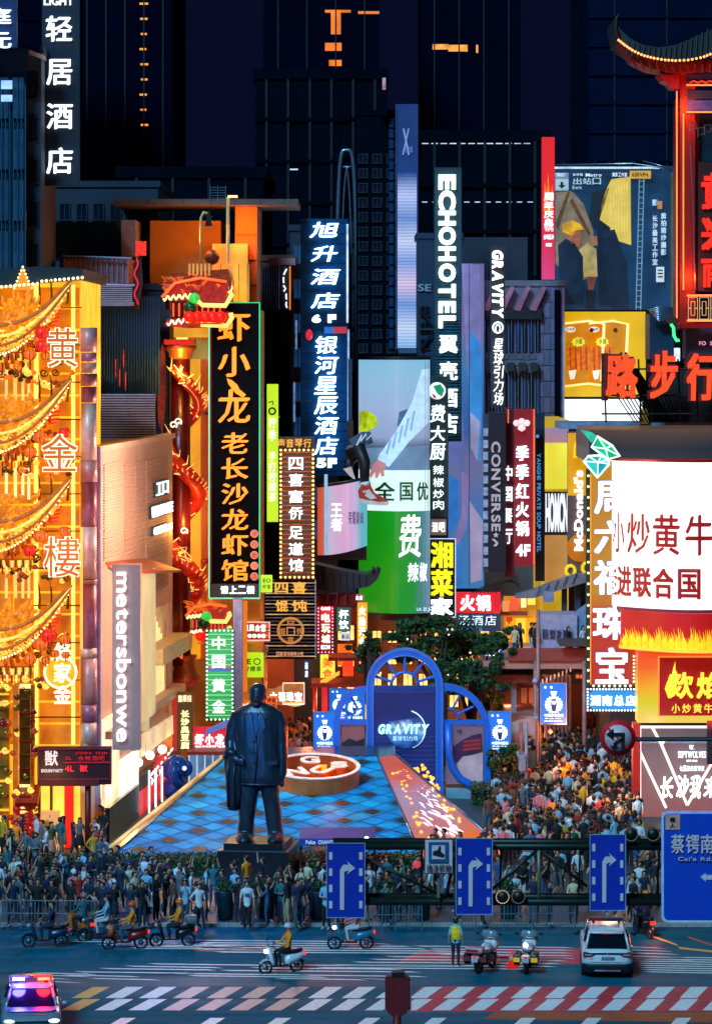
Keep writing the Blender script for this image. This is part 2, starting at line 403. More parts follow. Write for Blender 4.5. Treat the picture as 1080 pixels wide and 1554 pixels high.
# tall thin parabolic arch tower
arch = thing('arch_tower', 'slim dark tower edged by a tall thin silver parabolic arch', 'tower', (WX(528,240), 240, 0))
pts = []
for i in range(41):
    t = -1 + 2*i/40; pts.append(W(526+17*t, 228+300*abs(t)**5, 239.5))
pts = [W(508, 850, 239.5)]*0 + pts + [W(546, 850, 239.5)]
part('arch_rib', MB().path(pts, .16, 6), PM, arch)
part('glass_body', MB().prism([(p[0], p[2]) for p in pts[4:37]], 240, 250), M('black_glass', '#04060e', .15, 0, .2, .3), arch)
part('inner_rib', MB().path([(p[0]*1.0+(-.35 if i > 20 else .35), 239.45, p[2]-1.2) for i, p in enumerate(pts) if 3 < i < 38], .07, 5), PM, arch)
# ================================================================== street blocks
concrete = M('grey_concrete', '#6f6a70', .8, 0, .25, .8, .2)
blueconc = M('blue_grey_concrete', '#2c4058', .75, 0, .3, .7, .15)
bluepanel = M('blue_metal_panel', '#163a56', .4, .3, .3, .6)
darkblue = M('deep_blue_wall', '#0d1f38', .6, .1, .35, .5)
yellowwall = M('yellow_render', '#d8a440', .7, 0, .2, .9, .1)
def block(name, label, px0, py0, px1, Y, depth, mat, rows=0, cols=0, wmat=None, top=True, wtop=None, wbot=None, group=None, ww=.55, wh=.55, frm=None, cat='building', zb=0.1):
    x0, x1, z1 = WX(px0, Y), WX(px1, Y), WZ(py0, Y)
    o = thing(name, label, cat, ((x0+x1)/2, Y, zb), group=group)
    part('wall', MB().box(x0, x1, Y, Y+depth, zb, z1), mat, o)
    if top: part('parapet', MB().box(x0-.12, x1+.12, Y-.12, Y+depth+.1, z1, z1+.35), mat, o)
    if rows:
        za, zc = WZ(wtop, Y), WZ(wbot, Y); cw_, ch = (x1-x0)/cols, (za-zc)/rows; me = mf = None
        for r in range(rows):
            for c in range(cols):
                cx, cz = x0+cw_*(c+.5), zc+ch*(r+.5)
                if me is None:
                    a, b = cw_*ww/2, ch*wh/2
                    me = MB().box(-a, a, -.04, -.005, -b, b).mesh('window', wmat)
                    fb = MB(); t = .06
                    fb.box(-a-t, a+t, -.1, -.04, b, b+t); fb.box(-a-t, a+t, -.14, -.04, -b-t, -b); fb.box(-a-t, -a, -.1, -.04, -b, b); fb.box(a, a+t, -.1, -.04, -b, b); fb.box(-.02, .02, -.08, -.04, -b, b)
                    mf = fb.mesh('frame', frm or STEEL)
                w = part('window', me, None, o); w.location = Vector((cx, Y, cz)) - o.location
                f = part('frame', mf, None, w)
    return o
W_DARK = M('dark_window_glass', '#0b1a2c', .12, 0, .4, .6)
W_BLUE = E('#1d4f86', .35, .6, .9)
W_WARM = E('#ffb763', 2.0, .6, .8)
W_COOL = E('#9fc8ff', .8, .6, .9)
# ================================================================== left side
class Wall:
    """a vertical wall running from (px0,Y0) to (px1,Y1); d is measured out of the wall towards the viewer's side"""
    def __init__(s, px0, Y0, px1, Y1):
        s.a = Vector((WX(px0, Y0), Y0, 0)); s.b = Vector((WX(px1, Y1), Y1, 0)); s.d = (s.b-s.a); s.L = s.d.length; s.d.normalize()
        n = Vector((s.d.y, -s.d.x, 0)); s.n = n if n.dot(-s.a) > 0 else -n
    def u(s, px):
        k = (px-CX)/F; return (s.a.x - k*s.a.y)/(k*s.d.y - s.d.x)
    def Y(s, px): return s.a.y + s.d.y*s.u(px)
    def pt(s, u, z, d=0): p = s.a + s.d*u + s.n*d; return (p.x, p.y, z)
    def box(s, mb, px0, px1, py0, py1, d0=0, d1=.1):
        Y = s.Y(px0); return s.ubox(mb, s.u(px0), s.u(px1), WZ(py1, Y), WZ(py0, Y), d0, d1)
    def ubox(s, mb, u0, u1, z0, z1, d0=0, d1=.1):
        q = [s.pt(u0,z0,d1), s.pt(u1,z0,d1), s.pt(u1,z0,d0), s.pt(u0,z0,d0), s.pt(u0,z1,d1), s.pt(u1,z1,d1), s.pt(u1,z1,d0), s.pt(u0,z1,d0)]
        f = [(0,3,2,1),(4,5,6,7),(0,1,5,4),(1,2,6,5),(2,3,7,6),(3,0,4,7)]
        if s.n.cross(s.d).z > 0: f = [t[::-1] for t in f]
        return mb.add(q, f)
GOLDGLOW = E('#ffb424', 1.2, .35, .8); AMBER = E('#e87c0a', .72, .5, .9); REDLAMP = E('#ff2414', .9, .25, 3.0); ORLAMP = E('#ff6a1a', .9, .3, 3.0)
BULB = E('#ffe6a8', 2.6, 0, 1); GOLD = M('gilded_metal', '#c98a2a', .35, .8, .3, 2.0); BRONZE = M('gold_trim', '#8a5a18', .4, .7, .3, 3)
REDPAINT = M('red_lacquer', '#a51410', .35, .1, .2, 2.0)
# ---- gold jewellery hall
g = thing('jewellery_hall', 'golden jewellery hall with glowing amber panels, dragon boats and huge outlined characters', 'building', (WX(40,150), 150, .1))
x0, x1 = WX(-40,150), WX(122,150)
part('wall', MB().box(x0, x1, 150, 162, .1, WZ(425,150)), GOLDGLOW, g)
Yg = 149.85
for r in range(21):
    pt_ = 436 + r*33.2
    for c, (a, b) in enumerate(((-30,-6),(-4,20),(22,51),(60,108),(114,121))):
        if pt_ > 1120: continue
        mb = MB(); mb.prect(a, pt_, b, pt_+29.5, Yg - random.uniform(0,.04), .14)
        part('facade_panel', mb, AMBER, g)
for a in (52.5, 55.5, 109, 112): part('light_strip', MB().prect(a, 432, a+2, 1130, 149.7, .1), E('#ffe36a', 1.9), g)
for r in range(13): part('rail', MB().prect(50, 466+r*56.5, 124, 468+r*56.5, 149.6, .08), BRONZE, g)
# roof eave with bulbs
part('eave', MB().prism([(WX(-40,148.5), WZ(437,148.5)), (WX(124,148.5), WZ(424,148.5)), (WX(126,148.5), WZ(408,148.5)), (WX(60,148.5), WZ(404,148.5)), (WX(-40,148.5), WZ(412,148.5))], 148.5, 163), M('dark_roof_tile', '#10222a', .6, 0, .3, 2), g)
mb = MB()
for i in range(20): mb.ball(W(-4+i*6.8, 436-i*.62-(3 if i > 9 else 0), 148.3), .07, 6, 4)
for i in range(7): mb.ball(W(35-i*2.2, 405+i*5.4, 148.2), .05, 6, 4); mb.ball(W(35+i*2.2, 405+i*5.4, 148.2), .05, 6, 4)
part('bulb_border', mb, BULB, g, kind='stuff')
part('gable_finial', MB().ppoly([(35,403),(48,440),(22,440)], 148.3, .1), E('#ff9a20', .8), g)
def lantern(px, py, w, Y, mat, parent, name='lantern'):
    x, y, z = W(px, py, Y); r = w/2*Y/F; mb = MB().ball((x, y, z), r, 10, 8, .85)
    l = part(name, mb, mat, parent)
    part('tassel', MB().bar((x, y, z-r*.8), (x, y, z-r*1.5), .02*w/10, .05, 5), GOLD, l)
    ribs = MB()
    for k in range(8):
        t = PI*2*k/8; ribs.path([(x+math.cos(t)*r*1.03*math.sin(q), y+math.sin(t)*r*1.03*math.sin(q), z-r*.88*math.cos(q)) for q in (.4,.9,1.57,2.2,2.7)], .018, 3)
    part('rib', ribs, BRONZE, l)
def dragon_boat(y0, k):
    rnd = random.Random(k); Y = 148.6
    def E_(t): return (-4+112*t, y0+100-18*t-88*t*t)       # keel line
    b = [E_(i/16) for i in range(17)]
    hull = MB(); rings = []
    for i, (px, py) in enumerate(b):
        t = i/16; h = (40*(1-t)**.7+6)*150/F; w = .9*(1-t*.6); x, _, z = W(px, py, Y)
        rings.append([(x, 149.4-w*.2, z-h*.15), (x, 149.4-w*1.2, z+h*.1), (x, 149.4-w*1.45, z+h*.6), (x, 149.4-w*1.2, z+h*.95), (x, 149.4-w*.2, z+h*.9)])
    hull.loft(rings, True, False); part('dragon_boat', hull, E('#d8740c', .7, .9, 4.0), g)
    bm = MB()
    for i in range(26):
        t = i/25; px, py = E_(t); h = 40*(1-t)**.7+6
        bm.ball(W(px, py+1, 147.9), .05, 6, 4); 
        if i % 2 == 0: bm.ball(W(px, py-h*.95, 147.9), .05, 6, 4)
    part('bulb_string', bm, BULB, g, kind='stuff')
    sc = MB()                                          # scales and curls on the hull
    for i in range(110):
        t = rnd.random()**1.1*.9; px, py = E_(t); h = 38*(1-t)**.7; c = W(px, py-rnd.random()*h, 147.85+rnd.random()*.15)
        a0 = rnd.random()*6; sc.path([(c[0]+.18*math.cos(a0+q), c[1]-.05, c[2]+.15*math.sin(a0+q)) for q in (0,.8,1.6,2.4,3.2)], .03, 4)
    part('scale_ornament', sc, E('#ffc040', 1.1, .6, 4), g, kind='stuff')
    hd = MB()                                          # horned head at the left with flames
    for i in range(34):
        a0 = rnd.uniform(-1.2, 2.4); c = Vector(W(28+rnd.uniform(-24,26), y0+50+rnd.uniform(-34,16), 148.1)); L = rnd.uniform(.25,.65)
        hd.path([c, c+Vector((math.cos(a0)*L*.5, -.1, math.sin(a0)*L*.6+.1)), c+Vector((math.cos(a0)*L*.7, -.1, math.sin(a0)*L+.25))], [.16,.1,.02], 5)
    hd.ball(W(18, y0+56, 148.0), .42, 8, 6); part('dragon_head', hd, E('#ff8a14', .85, .7, 5.0), g)
    for j in (.3, .62, 1.0):       # ridge lines running along the boat
        part('ridge', MB().path([W(E_(i/14)[0], E_(i/14)[1]-(40*(1-i/14)**.7+5)*j, 147.7) for i in range(15)], .07 if j < 1 else .1, 5), E('#c8640a' if j != .62 else '#ffd860', .6 if j != .62 else 1.1, .4, 3), g)
    for i in range(9): part('roof_tile', MB().path([W(8+i*8, y0+104-i*8.5, 148.0), W(12+i*8, y0+122-i*8.5, 148.2)], .1, 5), E('#c84a08', .55, .5, 4), g)
    for i in range(7): part('eave_post', MB().prect(3+i*7, y0+112, 5.5+i*7, y0+136, 148.9, .1), E('#fff08a' if i % 2 else '#8a2408', .9, .3, 2), g)
    # small upswept roof at the right end, red slats
    tip = MB(); tip.ppoly([(72,y0+18),(92,y0+12),(106,y0-4),(104,y0+14),(90,y0+24),(74,y0+28)], 148.2, .5); part('small_roof', tip, E('#c8a828', .7, .5, 5), g)
    for i in range(6): part('slat', MB().bar(W(74, y0+30+i*5.4, 148.2), W(95-i*1.2, y0+27+i*5.4, 148.2), .045), REDLAMP, g)
    c = MB()
    for px in (60, 78, 103): c.path([W(px, y0+24, 148.1), W(px+1, y0+8, 148.1), W(px+(3 if px > 90 else 0), y0-8, 148.1), W(px+(4 if px > 90 else -2), y0-18, 148.1)], [.07,.05,.04,.015], 5)
    part('finial', c, BRONZE, g)
    for px, py, w in ((62,y0+78,22),(98,y0+70,17),(46,y0+100,20),(84,y0+92,14),(70,y0+102,14),(100,y0+94,13)): lantern(px, py, w, 147.8, ORLAMP if rnd.random() > .3 else REDLAMP, g)
for k, y0 in enumerate((438, 586, 736, 900)): dragon_boat(y0, k+3)
def curl(px, py, s, Y, mat, nm='scroll_relief'):
    part(nm, MB().path([W(px+s*(1-t/16)*math.cos(t*.62), py+s*(1-t/16)*math.sin(t*.62), Y) for t in range(15)], .055, 4), mat, g)
rg2 = random.Random(21)
for i in range(210): curl(rg2.uniform(-2,112), rg2.choice((515,535,560,575,665,690,715,825,845,870,970,990,1035))+rg2.uniform(-12,12), rg2.uniform(3,7), 148.5+rg2.random()*.4, rg2.choice((E('#ffcc50',1.1,.4,3), E('#b8400a',.5,.5,3), GOLD, BRONZE, E('#ff7a18',.8,.4,3))))
for i in range(60): curl(rg2.uniform(-2,56), rg2.uniform(1050,1290), rg2.uniform(3,7), 148.3-rg2.random()*.3, rg2.choice((E('#ffcc50',1.1,.4,3), E('#b8400a',.5,.5,3), GOLD, BRONZE, REDPAINT)), 'door_relief')
for i in range(8): part('grille_bar', MB().bar(W(31+i*2.1,1045,148.1), W(31+i*2.1,1190,148.1), .035, .035, 4), BRONZE, g)
for i in range(11): part('pilaster_band', MB().prect(-2, 1052+i*22, 14, 1055+i*22, 148.75, .1), BRONZE if i % 2 else GOLDGLOW, g); part('pilaster_band', MB().prect(29, 1060+i*21, 47, 1062+i*21, 148.0, .1), REDPAINT if i % 2 else BRONZE, g)
for y in (548, 700, 862, 1025):
    for i in range(9): part('baluster', MB().bar(W(2+i*5.6,y-12,148.4), W(2+i*5.6,y-1,148.4), .055), E('#ffe07a', 1.0) if i % 2 else BRONZE, g)
    part('handrail', MB().prect(-6, y-14, 52, y-12, 148.3, .2), E('#c84a08', .6), g)
for px, py in ((65,505),(65,525),(74,965)): lantern(px, py, 24, 147.6, REDLAMP, g)
for ch, (a, b, c, d) in zip('黄金樓', ((72,497,119,558),(63,658,119,716),(66,814,123,876))):
    mb = MB(); pput(mb, ch, a, b, c, d, 147.3, d=.12, bold=.05); part('character_outline', mb, E('#fff0cf', 1.5), g)
    mb = MB(); pput(mb, ch, a+1, b+1, c-1, d-1, 147.2, d=.12, bold=.004); part('character', mb, E('#e8701a', .7), g)
for ch, (b, d) in zip('條家金', ((975,1003),(1006,1036),(1040,1068))):
    mb = MB(); pput(mb, ch, 82, b, 109, d, 147.9, d=.1, bold=.03); part('character', mb, E('#fff2c0', 1.5), g)
part('round_emblem', MB().bar(W(92,1020,148.4), W(92,1020,148.5), .68, .68, 24), E('#e8b010', .9), g)
part('emblem_ring', MB().path([W(92+24*math.cos(t*PI/12), 1020+24*math.sin(t*PI/12), 148.3) for t in range(24)], .06, 5, True), E('#ffe9b0', 1.6), g)
for i, (a, b, m) in enumerate(((-4,14,GOLD),(20,28,E('#d8701a', .5)),(30,46,E('#ffe28a', 1.2)),(47,52,GOLD))):
    part('pilaster', MB().prect(a, 1040, b, 1292, 148.9-.1*i, .6), m, g)
for y in (550, 700, 858, 1020): part('balcony', MB().prect(-10, y-8, 50-(y % 3)*6, y, 148.7, .5), E('#ffb52a', 1.0, .4, 2), g)
for k, y in enumerate((580, 730, 880, 1075)):
    for px in (8, 22, 33, 42): part('window_bar', MB().prect(px, y-20, px+4, y+28, 149.2, .1), E('#fff09a' if k % 2 else '#d8c46a', 1.1), g)
# street level of the hall
part('shop_opening', MB().prect(60, 1190, 122, 1287, 149.4, .1), E('#ffd24a', 1.3, .3, .6), g)
for a, b in ((58,62),(76,80),(98,112)): part('door_post', MB().prect(a, 1185, b, 1290, 149.2, .2), REDLAMP if b > 100 else BRONZE, g)
part('awning', MB().prismx([(148.9, WZ(1190,149)), (147.6, WZ(1212,149)), (147.7, WZ(1218,149)), (149, WZ(1200,149))], WX(28,149), WX(62,149)), REDPAINT, g)
mb = MB()
for i in range(60): mb.ball(W(random.gauss(40,12), random.gauss(1258,16), 148.2), random.uniform(.1,.22), 6, 4)
solo('flower_stand', mb, E('#c41508', .45, .8, 6), 'red opening-day flower display beside the golden hall door', 'flowers', org=(WX(40,148.2), 148.2, .12))
mb = MB().prect(62, 1232, 90, 1290, 147.0, .5); t_ = solo('information_panel', mb, E('#f2a662', .75, .2), 'small backlit notice board standing by the hall entrance', 'notice board')
hrow('欢迎光临', 64, 1252, 86, 1259, 146.95, M('ink', '#30100a'), t_, d=.02)
# ---- pinkish metal column between the hall and the clothing shop
c = thing('metal_clad_column', 'pink lit round metal column with stacked sleeves right of the golden hall', 'column', (WX(134,149), 149, .1))
ys = [497, 535, 550, 567, 587, 612, 700, 733, 800, 880, 888, 985, 1000, 1070, 1098, 1130]
for i in range(len(ys)-1):
    Y = 149; r = (13.5 if i % 3 else 14.5)*Y/F*.9; m = M('rosy_metal_%d' % (i % 3), ('#c88a84', '#b0687a', '#e0b0a0')[i % 3], .4, .15, .3, 1.2)
    part('sleeve', MB().bar((WX(134,Y), Y+.4, WZ(ys[i+1]-1,Y)), (WX(134,Y), Y+.4, WZ(ys[i],Y)), r, r, 14), m, c)
part('light_strip', MB().prect(122, 800, 126, 985, 148.4, .05), E('#ffbe50', 1.0), c)
# ---- street directory sign on a pole
o = thing('directory_sign', 'dark red shopping directory sign on a pole in front of the golden hall', 'sign', (WX(133,146), 146, .12))
part('pole', MB().bar((WX(133,146), 146.3, .12), (WX(133,146), 146.3, WZ(1185,146)), .14, .14, 10), M('maroon_paint', '#5a1418', .5, .2), o)
part('board', MB().prect(57, 1134, 169, 1191, 146, .45), M('maroon_board', '#2a0a12', .4), o)
frame(60, 1137, 167, 1181, 145.97, .05, M('maroon_frame', '#8a2030', .4), o)
part('base_panel', MB().prect(60, 1181, 150, 1193, 145.9, .1), M('maroon_paint', '#5a1418'), o)
part('divider', MB().prect(97, 1156, 167, 1158, 145.9, .05), E('#b01828', .6), o)
redled = E('#ff2438', 1.1)
hrow('獣', 67, 1139, 90, 1162, 145.95, E('#f0d8d0', 1.0), o, name='character', join=False)
latin('SHOUSHI PARTY', 63, 1167, 96, 1172, 145.95, E('#f0d8d0', .9), o)
latin('4L', 99, 1162, 113, 1171, 145.95, redled, o, join=False); hrow('獣', 121, 1161, 134, 1171, 145.95, redled, o)
latin('5L', 100, 1148, 110, 1153, 145.95, E('#c01828', .8), o); latin('JTOSPA  TEAM', 115, 1141, 163, 1146, 145.95, E('#c01828', .8), o); hrow('会館酒吧', 118, 1147, 160, 1154, 145.95, E('#c01828', .8), o)
# ---- clothing store with the receding pink wall
pink = M('rosy_panel', '#c8a898', .55, .1, .12, .8); pinkl = M('rosy_light_panel', '#d8b6a8', .5, 0, .1, .9)
wl_ = Wall(146, 150, 262, 172)
s_ = thing('clothing_store', 'tall rosy clad clothing store with louvred upper wall receding beside the golden hall', 'building', (WX(150,160), 160, .1))
mb = MB(); z1 = WZ(686,150); wl_.ubox(mb, 0, wl_.L, .1, z1, -8, 0); part('wall', mb, pink, s_)
mb = MB(); mb.box(WX(146,150)-.02, WX(146,150)+.25, 149.6, 150.1, .1, z1+.2); part('corner_post', mb, M('pale_post', '#b8a4b8', .4), s_)
mb = MB(); wl_.ubox(mb, -.1, wl_.L+.1, z1, z1+.25, -.4, .15); part('parapet', mb, pinkl, s_)
me = None
for k, (a, b) in enumerate(((157,185),(188,202),(205,218),(221,255))):
    Ya = wl_.Y(a); zt, zb_ = WZ(702 - k*1.5, Ya), WZ(852-k*5.5 if k < 3 else 905, Ya); n = int((zt-zb_)/.125)
    for i in range(n):
        mb = MB(); z = zb_+.125*i; wl_.ubox(mb, wl_.u(a), wl_.u(b), z+.03, z+.085, 0, .07)
        part('louvre', mb, pinkl if (i % 2) else M('rosy_louvre', '#d0b0a0', .5), s_)
# bump-out window hood and glazing
mb = MB(); hood = [wl_.pt(wl_.u(160), WZ(856,151), 0), wl_.pt(wl_.u(222), WZ(846,164), 0), wl_.pt(wl_.u(246), WZ(866,168), 1.0), wl_.pt(wl_.u(188), WZ(872,155), 1.0)]
mb.add(hood + [(a, b, c_-.12) for a, b, c_ in hood], [(0,1,2,3),(7,6,5,4),(0,4,5,1),(1,5,6,2),(2,6,7,3),(3,7,4,0)]); part('window_hood', mb, M('terracotta_panel', '#b0563c', .5), s_)
mb = MB(); wl_.box(mb, 222, 250, 930, 1085, .02, .06); w_ = part('window', mb, E('#c89a66', .55, .8, .5), s_)
mb = MB(); wl_.box(mb, 218, 222, 925, 1092, 0, .14); wl_.box(mb, 252, 256, 915, 1082, 0, .14); wl_.box(mb, 218, 256, 1085, 1092, 0, .14); part('frame', mb, pinkl, w_)
for i in range(5):
    mb = MB(); wl_.box(mb, 233+i*3, 234.4+i*3, 935+i*9, 1060-i*3, .06, .1); part('mullion', mb, E('#f0d890', 1.2), w_)
for k, (a, b, c_, d) in enumerate(((186,212,872,1100),(212,218,880,1110))):
    mb = MB(); wl_.box(mb, a, b, c_, d, .1, .8 if k == 0 else .3); part('light_panel', mb, E('#e8d9a0', .55, .2, .5), s_)
mb = MB(); wl_.box(mb, 214, 260, 985, 1010, .1, 1.1); part('canopy', mb, M('cream_panel', '#d8c890', .5), s_)
mb = MB(); wl_.box(mb, 150, 262, 1110, 1122, 0, .7); part('string_course', mb, pinkl, s_)
for i in range(7):
    a = 205+i*8; mb = MB(); wl_.box(mb, a, a+6.5, 1120-i*5, 1150-i*6, .05, .3); part('cladding_panel', mb, E('#ffdfae', .7, .3, .8), s_)
for a, y in ((181,1163),(196,1157),(214,1146),(233,1137)):
    Y = wl_.Y(a); mb = MB().ball(wl_.pt(wl_.u(a), WZ(y,Y), .45), .22, 8, 6); part('wall_lamp', mb, E('#fff1d0', 6.0), s_)
for k, (a, b, c_, d, m) in enumerate(((150,172,1095,1240,E('#ffe6b8', 1.1, .4, .7)),(172,200,1160,1225,E('#fff0dc', 1.4, .4, 1.2)),(200,262,1180,1205,M('dark_soffit', '#302a30')),(196,262,1204,1300,E('#e01410', .75, .4, .5)),(150,196,1226,1300,M('teal_shop_glass', '#12303a', .2)))):
    mb = MB(); wl_.box(mb, a, b, c_, d, .02+k*.03, .3+k*.05); part('shopfront', mb, m, s_)
for i in range(5):
    mb = MB(); Y = wl_.Y(205+i*10); p = Vector(wl_.pt(wl_.u(205+i*10), WZ(1250-i*4,Y), .7)); mb.bar(p, p+Vector((0,0,2.6)), .05, .05, 5); part('door_frame', mb, WHITE, s_)
# sloping red and white awning lettering
mb = MB(); q = [W(222,1210,163.0), W(262,1160,171.0), W(262,1134,171.0), W(236,1150,163.0)]; mb.add(q + [(a+.1, b+.3, c_) for a, b, c_ in q], [(0,1,2,3),(7,6,5,4),(0,4,5,1),(1,5,6,2),(2,6,7,3),(3,7,4,0)]); aw = part('awning', mb, E('#d83020', .8), s_)
for i in range(6):
    a = Vector(W(226+i*5.6, 1200-i*7, 162.7+i*1.3)); part('awning_stroke', MB().path([a, a+Vector((.22,0,.55)), a+Vector((.05,0,.7)), a+Vector((.3,0,1.0))], .055, 5), WHITE, aw)
# three small raised logos on the louvres
for (a, b, c_, d, t) in ((231,731,250,755,'工口'),(224,768,256,788,'WESTONE'),(227,800,255,814,'GMXLS')):
    Y = wl_.Y(a); u0, u1 = wl_.u(a), wl_.u(c_)
    o = thing('shop_logo', {'工口':'small white raised logo highest on the rosy louvred wall', 'WESTONE':'white raised block letter logo in the middle of the rosy louvres', 'GMXLS':'lowest white raised logo on the rosy louvred wall'}[t], 'sign', wl_.pt(u0, WZ(d,Y), .1), group='white logos on the louvred wall')
    mb = MB(); wl_.ubox(mb, u0, u1, WZ(d,Y), WZ(b,Y), .1, .2); part('backing', mb, M('teal_backing', '#2a5560', .5), o)
    n = len(t)
    for i, ch in enumerate(t):
        mb = MB(); vs, fs, bb = glyph(ch, .04); U = (u1-u0)/n
        out = [wl_.pt(u0+U*i+U*(v[0]-bb[0])/(bb[2]-bb[0])*.86, WZ(d,Y)+(WZ(b,Y)-WZ(d,Y))*(.1+.8*(v[2]-bb[1])/(bb[3]-bb[1])), .22-(v[1])*.1) for v in vs]
        mb.add(out, fs); part('letter', mb, WHITE, o)
# big hanging sign
o = board('hanging_shop_sign', 'long rosy brown hanging sign with white letters metersbonwe reading downwards', 'sign', 171, 857, 213, 1138, 148.5, .9, M('rosy_brown_board', '#b48a7c', .45, .1, .12, .5), brackets=3, side=-1)
latin('metersbonwe', 177, 868, 199, 1125, 148.42, WHITE, o, rot=1, join=False, bold=.012, gap=.06, d=.14)
# ---- roofs above the clothing store
o = block('screened_block', 'dark blue block behind a screen of vertical tubes above the rosy store', 125, 440, 258, 176, 12, darkblue)
me = MB().bar((0,0,0), (0,0,WZ(450,174)-WZ(600,174)), .07, .07, 6).mesh('tube', bluepanel)
for i in range(26): t_ = part('tube', me, None, o); t_.location = Vector((WX(138+i*4.1,174), 174, WZ(600,174))) - o.location
for i, (px, py) in enumerate(((175,560),(181,575),(187,545),(190,580))): part('red_reflection_strip', MB().prect(px, py-15, px+1.6, py+12, 173.7, .05), E('#e0401a', .6, .9, 5), o)  # red reflections on the tubes, put in as glowing strips
o = thing('rooftop_louvre', 'grey slatted plant screen resting on the roof of the rosy store', 'screen', (WX(190,171), 171, WZ(672,171)))
for i in range(19): part('slat', MB().prect(145+.0*i, 598+i*3.9, 236, 600+i*3.9, 171-.01*i, .12), M('grey_slat', '#8f8ca6', .5, .3), o)
for px in (147, 190, 208, 233): part('post', MB().prect(px, 596, px+1.5, 674, 171.2, .1), STEEL, o)
part('back_panel', MB().prect(146, 598, 235, 674, 171.6, .1), M('dark_backing', '#191a2c', .7), o)
o = thing('balcony_unit', 'rooftop balcony with railings and slatted front left of the dragon roof', 'balcony', (WX(165,168), 168, WZ(465,168)))
part('floor', MB().prect(125, 458, 203, 464, 168, 2.5), M('grey_slab', '#6a6a80', .7), o)
for i in range(8): part('slat', MB().prect(131, 434+i*3.1, 201, 435.6+i*3.1, 168, .1), M('grey_slat', '#8f8ca6'), o)
part('rail', MB().bar(W(122,431,168), W(205,433,168), .06), M('grey_slat', '#8f8ca6'), o)
for i in range(14): part('baluster', MB().bar(W(126+i*6,431,168.1), W(126+i*6,436,168.1), .03, .03, 4), STEEL, o)
o = thing('corrugated_roof_hut', 'corrugated metal roof hut under the left hotel sign', 'hut', (WX(135,178), 178, WZ(395,178)))
part('wall', MB().prect(64, 337, 184, 392, 178, 6), M('teal_sheet', '#1e4454', .5, .3), o)
for i in range(16): part('corrugation', MB().prect(65+i*7.5, 334, 67+i*7.5, 391, 177.9, .1), bluepanel, o)
part('end_panel', MB().prect(184, 334, 206, 390, 177.8, 6), M('lilac_panel', '#8a8aae', .5), o)
o = thing('pink_roof_terrace', 'rooftop terrace with pink tinted corrugated wall and railings', 'terrace', (WX(160,172), 172, WZ(430,172)))
part('wall', MB().prect(96, 392, 195, 430, 172, 5), M('dusty_pink', '#8a5560', .6), o)
for i in range(12): part('corrugation', MB().prect(98+i*8, 392, 100+i*8, 430, 171.9, .08), M('dusty_pink2', '#a46a72', .6), o)
part('rail', MB().bar(W(95,388,171.6), W(200,392,171.6), .05), M('grey_slat', '#8f8ca6'), o)
for i in range(18): part('baluster', MB().bar(W(96+i*6,388+.2*i,171.6), W(96+i*6,396,171.6), .025, .025, 4), STEEL, o)
o = thing('neon_strip_sign', 'slanted red neon strip sign at the roof edge left of the dragon', 'sign', (WX(209,169), 169, WZ(470,169)))
part('backing', MB().ppoly([(202,400),(214,385),(217,430),(210,470),(203,468)], 169, .15), M('maroon_board', '#2a0a12'), o)
part('tube', MB().path([W(207+3*math.sin(i*1.3), 392+i*6.4, 168.9) for i in range(12)], .05, 5), E('#e02038', .9), o)
part('lamp', MB().prect(206, 366, 222, 388, 168.8, .1), E('#ff2a18', .8, .8, 8), o)
# ---- left hotel sign and glass blocks
o = board('hotel_sign', 'tall black hotel sign with white strokes 轻居酒店 at top left', 'sign', 64, -40, 121, 281, 168, .5, M('black_blue_board', '#0a1c30', .5, .1, .3, .4), side=-1, brackets=2)
for ch, (a, b, c_, d) in zip('轻居酒店', ((70,24,110,63),(71,90,110,129),(71,157,111,196),(71,224,111,264))):
    mb = MB(); pput(mb, ch, a, b, c_, d, 167.95, d=.12, bold=.02); part('character', mb, WHITE, o)
latin('LIGHT', 67, -4, 112, 8, 167.95, WHITE, o, join=False)
o = board('upper_hotel_sign', 'cropped navy sign with white characters at the top left corner', 'sign', -40, -40, 26, 72, 163, .4, M('navy_board', '#0c2a5c', .5), side=-1, brackets=1)
vcol('庭元', -22, 6, 18, 80, 162.95, WHITE, o, gap=.35)
o = block('glass_office_block', 'blue glass block with vertical fins at the far left edge', -30, 84, 40, 165, 10, bluepanel, 4, 3, W_BLUE, wtop=110, wbot=420, ww=.7, wh=.8)
for i in range(8): part('fin', MB().prect(-4+i*6, 130, -2.6+i*6, 430, 164.6, .2), M('teal_fin', '#1e5a70', .4, .5), o)
part('cool_window', MB().prect(2, 122, 19, 135, 164.5, .05), W_COOL, o); part('cool_window', MB().prect(2, 144, 19, 154, 164.5, .05), W_COOL, o)
o = block('narrow_corner_block', 'narrow blue block with a sloping cornice beside the left hotel sign', 38, 80, 63, 166, 8, blueconc, 5, 1, W_DARK, wtop=100, wbot=420)
part('cornice', MB().ppoly([(36,72),(68,84),(68,90),(36,79)], 165.4, 1), pinkl, o)
# dark body of the building the left sign hangs on
block('dark_side_building', 'dark blue building mass the left hotel sign hangs from', 60, 284, 240, 185, 15, darkblue, 3, 7, W_DARK, wtop=300, wbot=430)
block('low_dark_house', 'dark house front behind the tube screen', 232, 410, 262, 184, 10, darkwall)
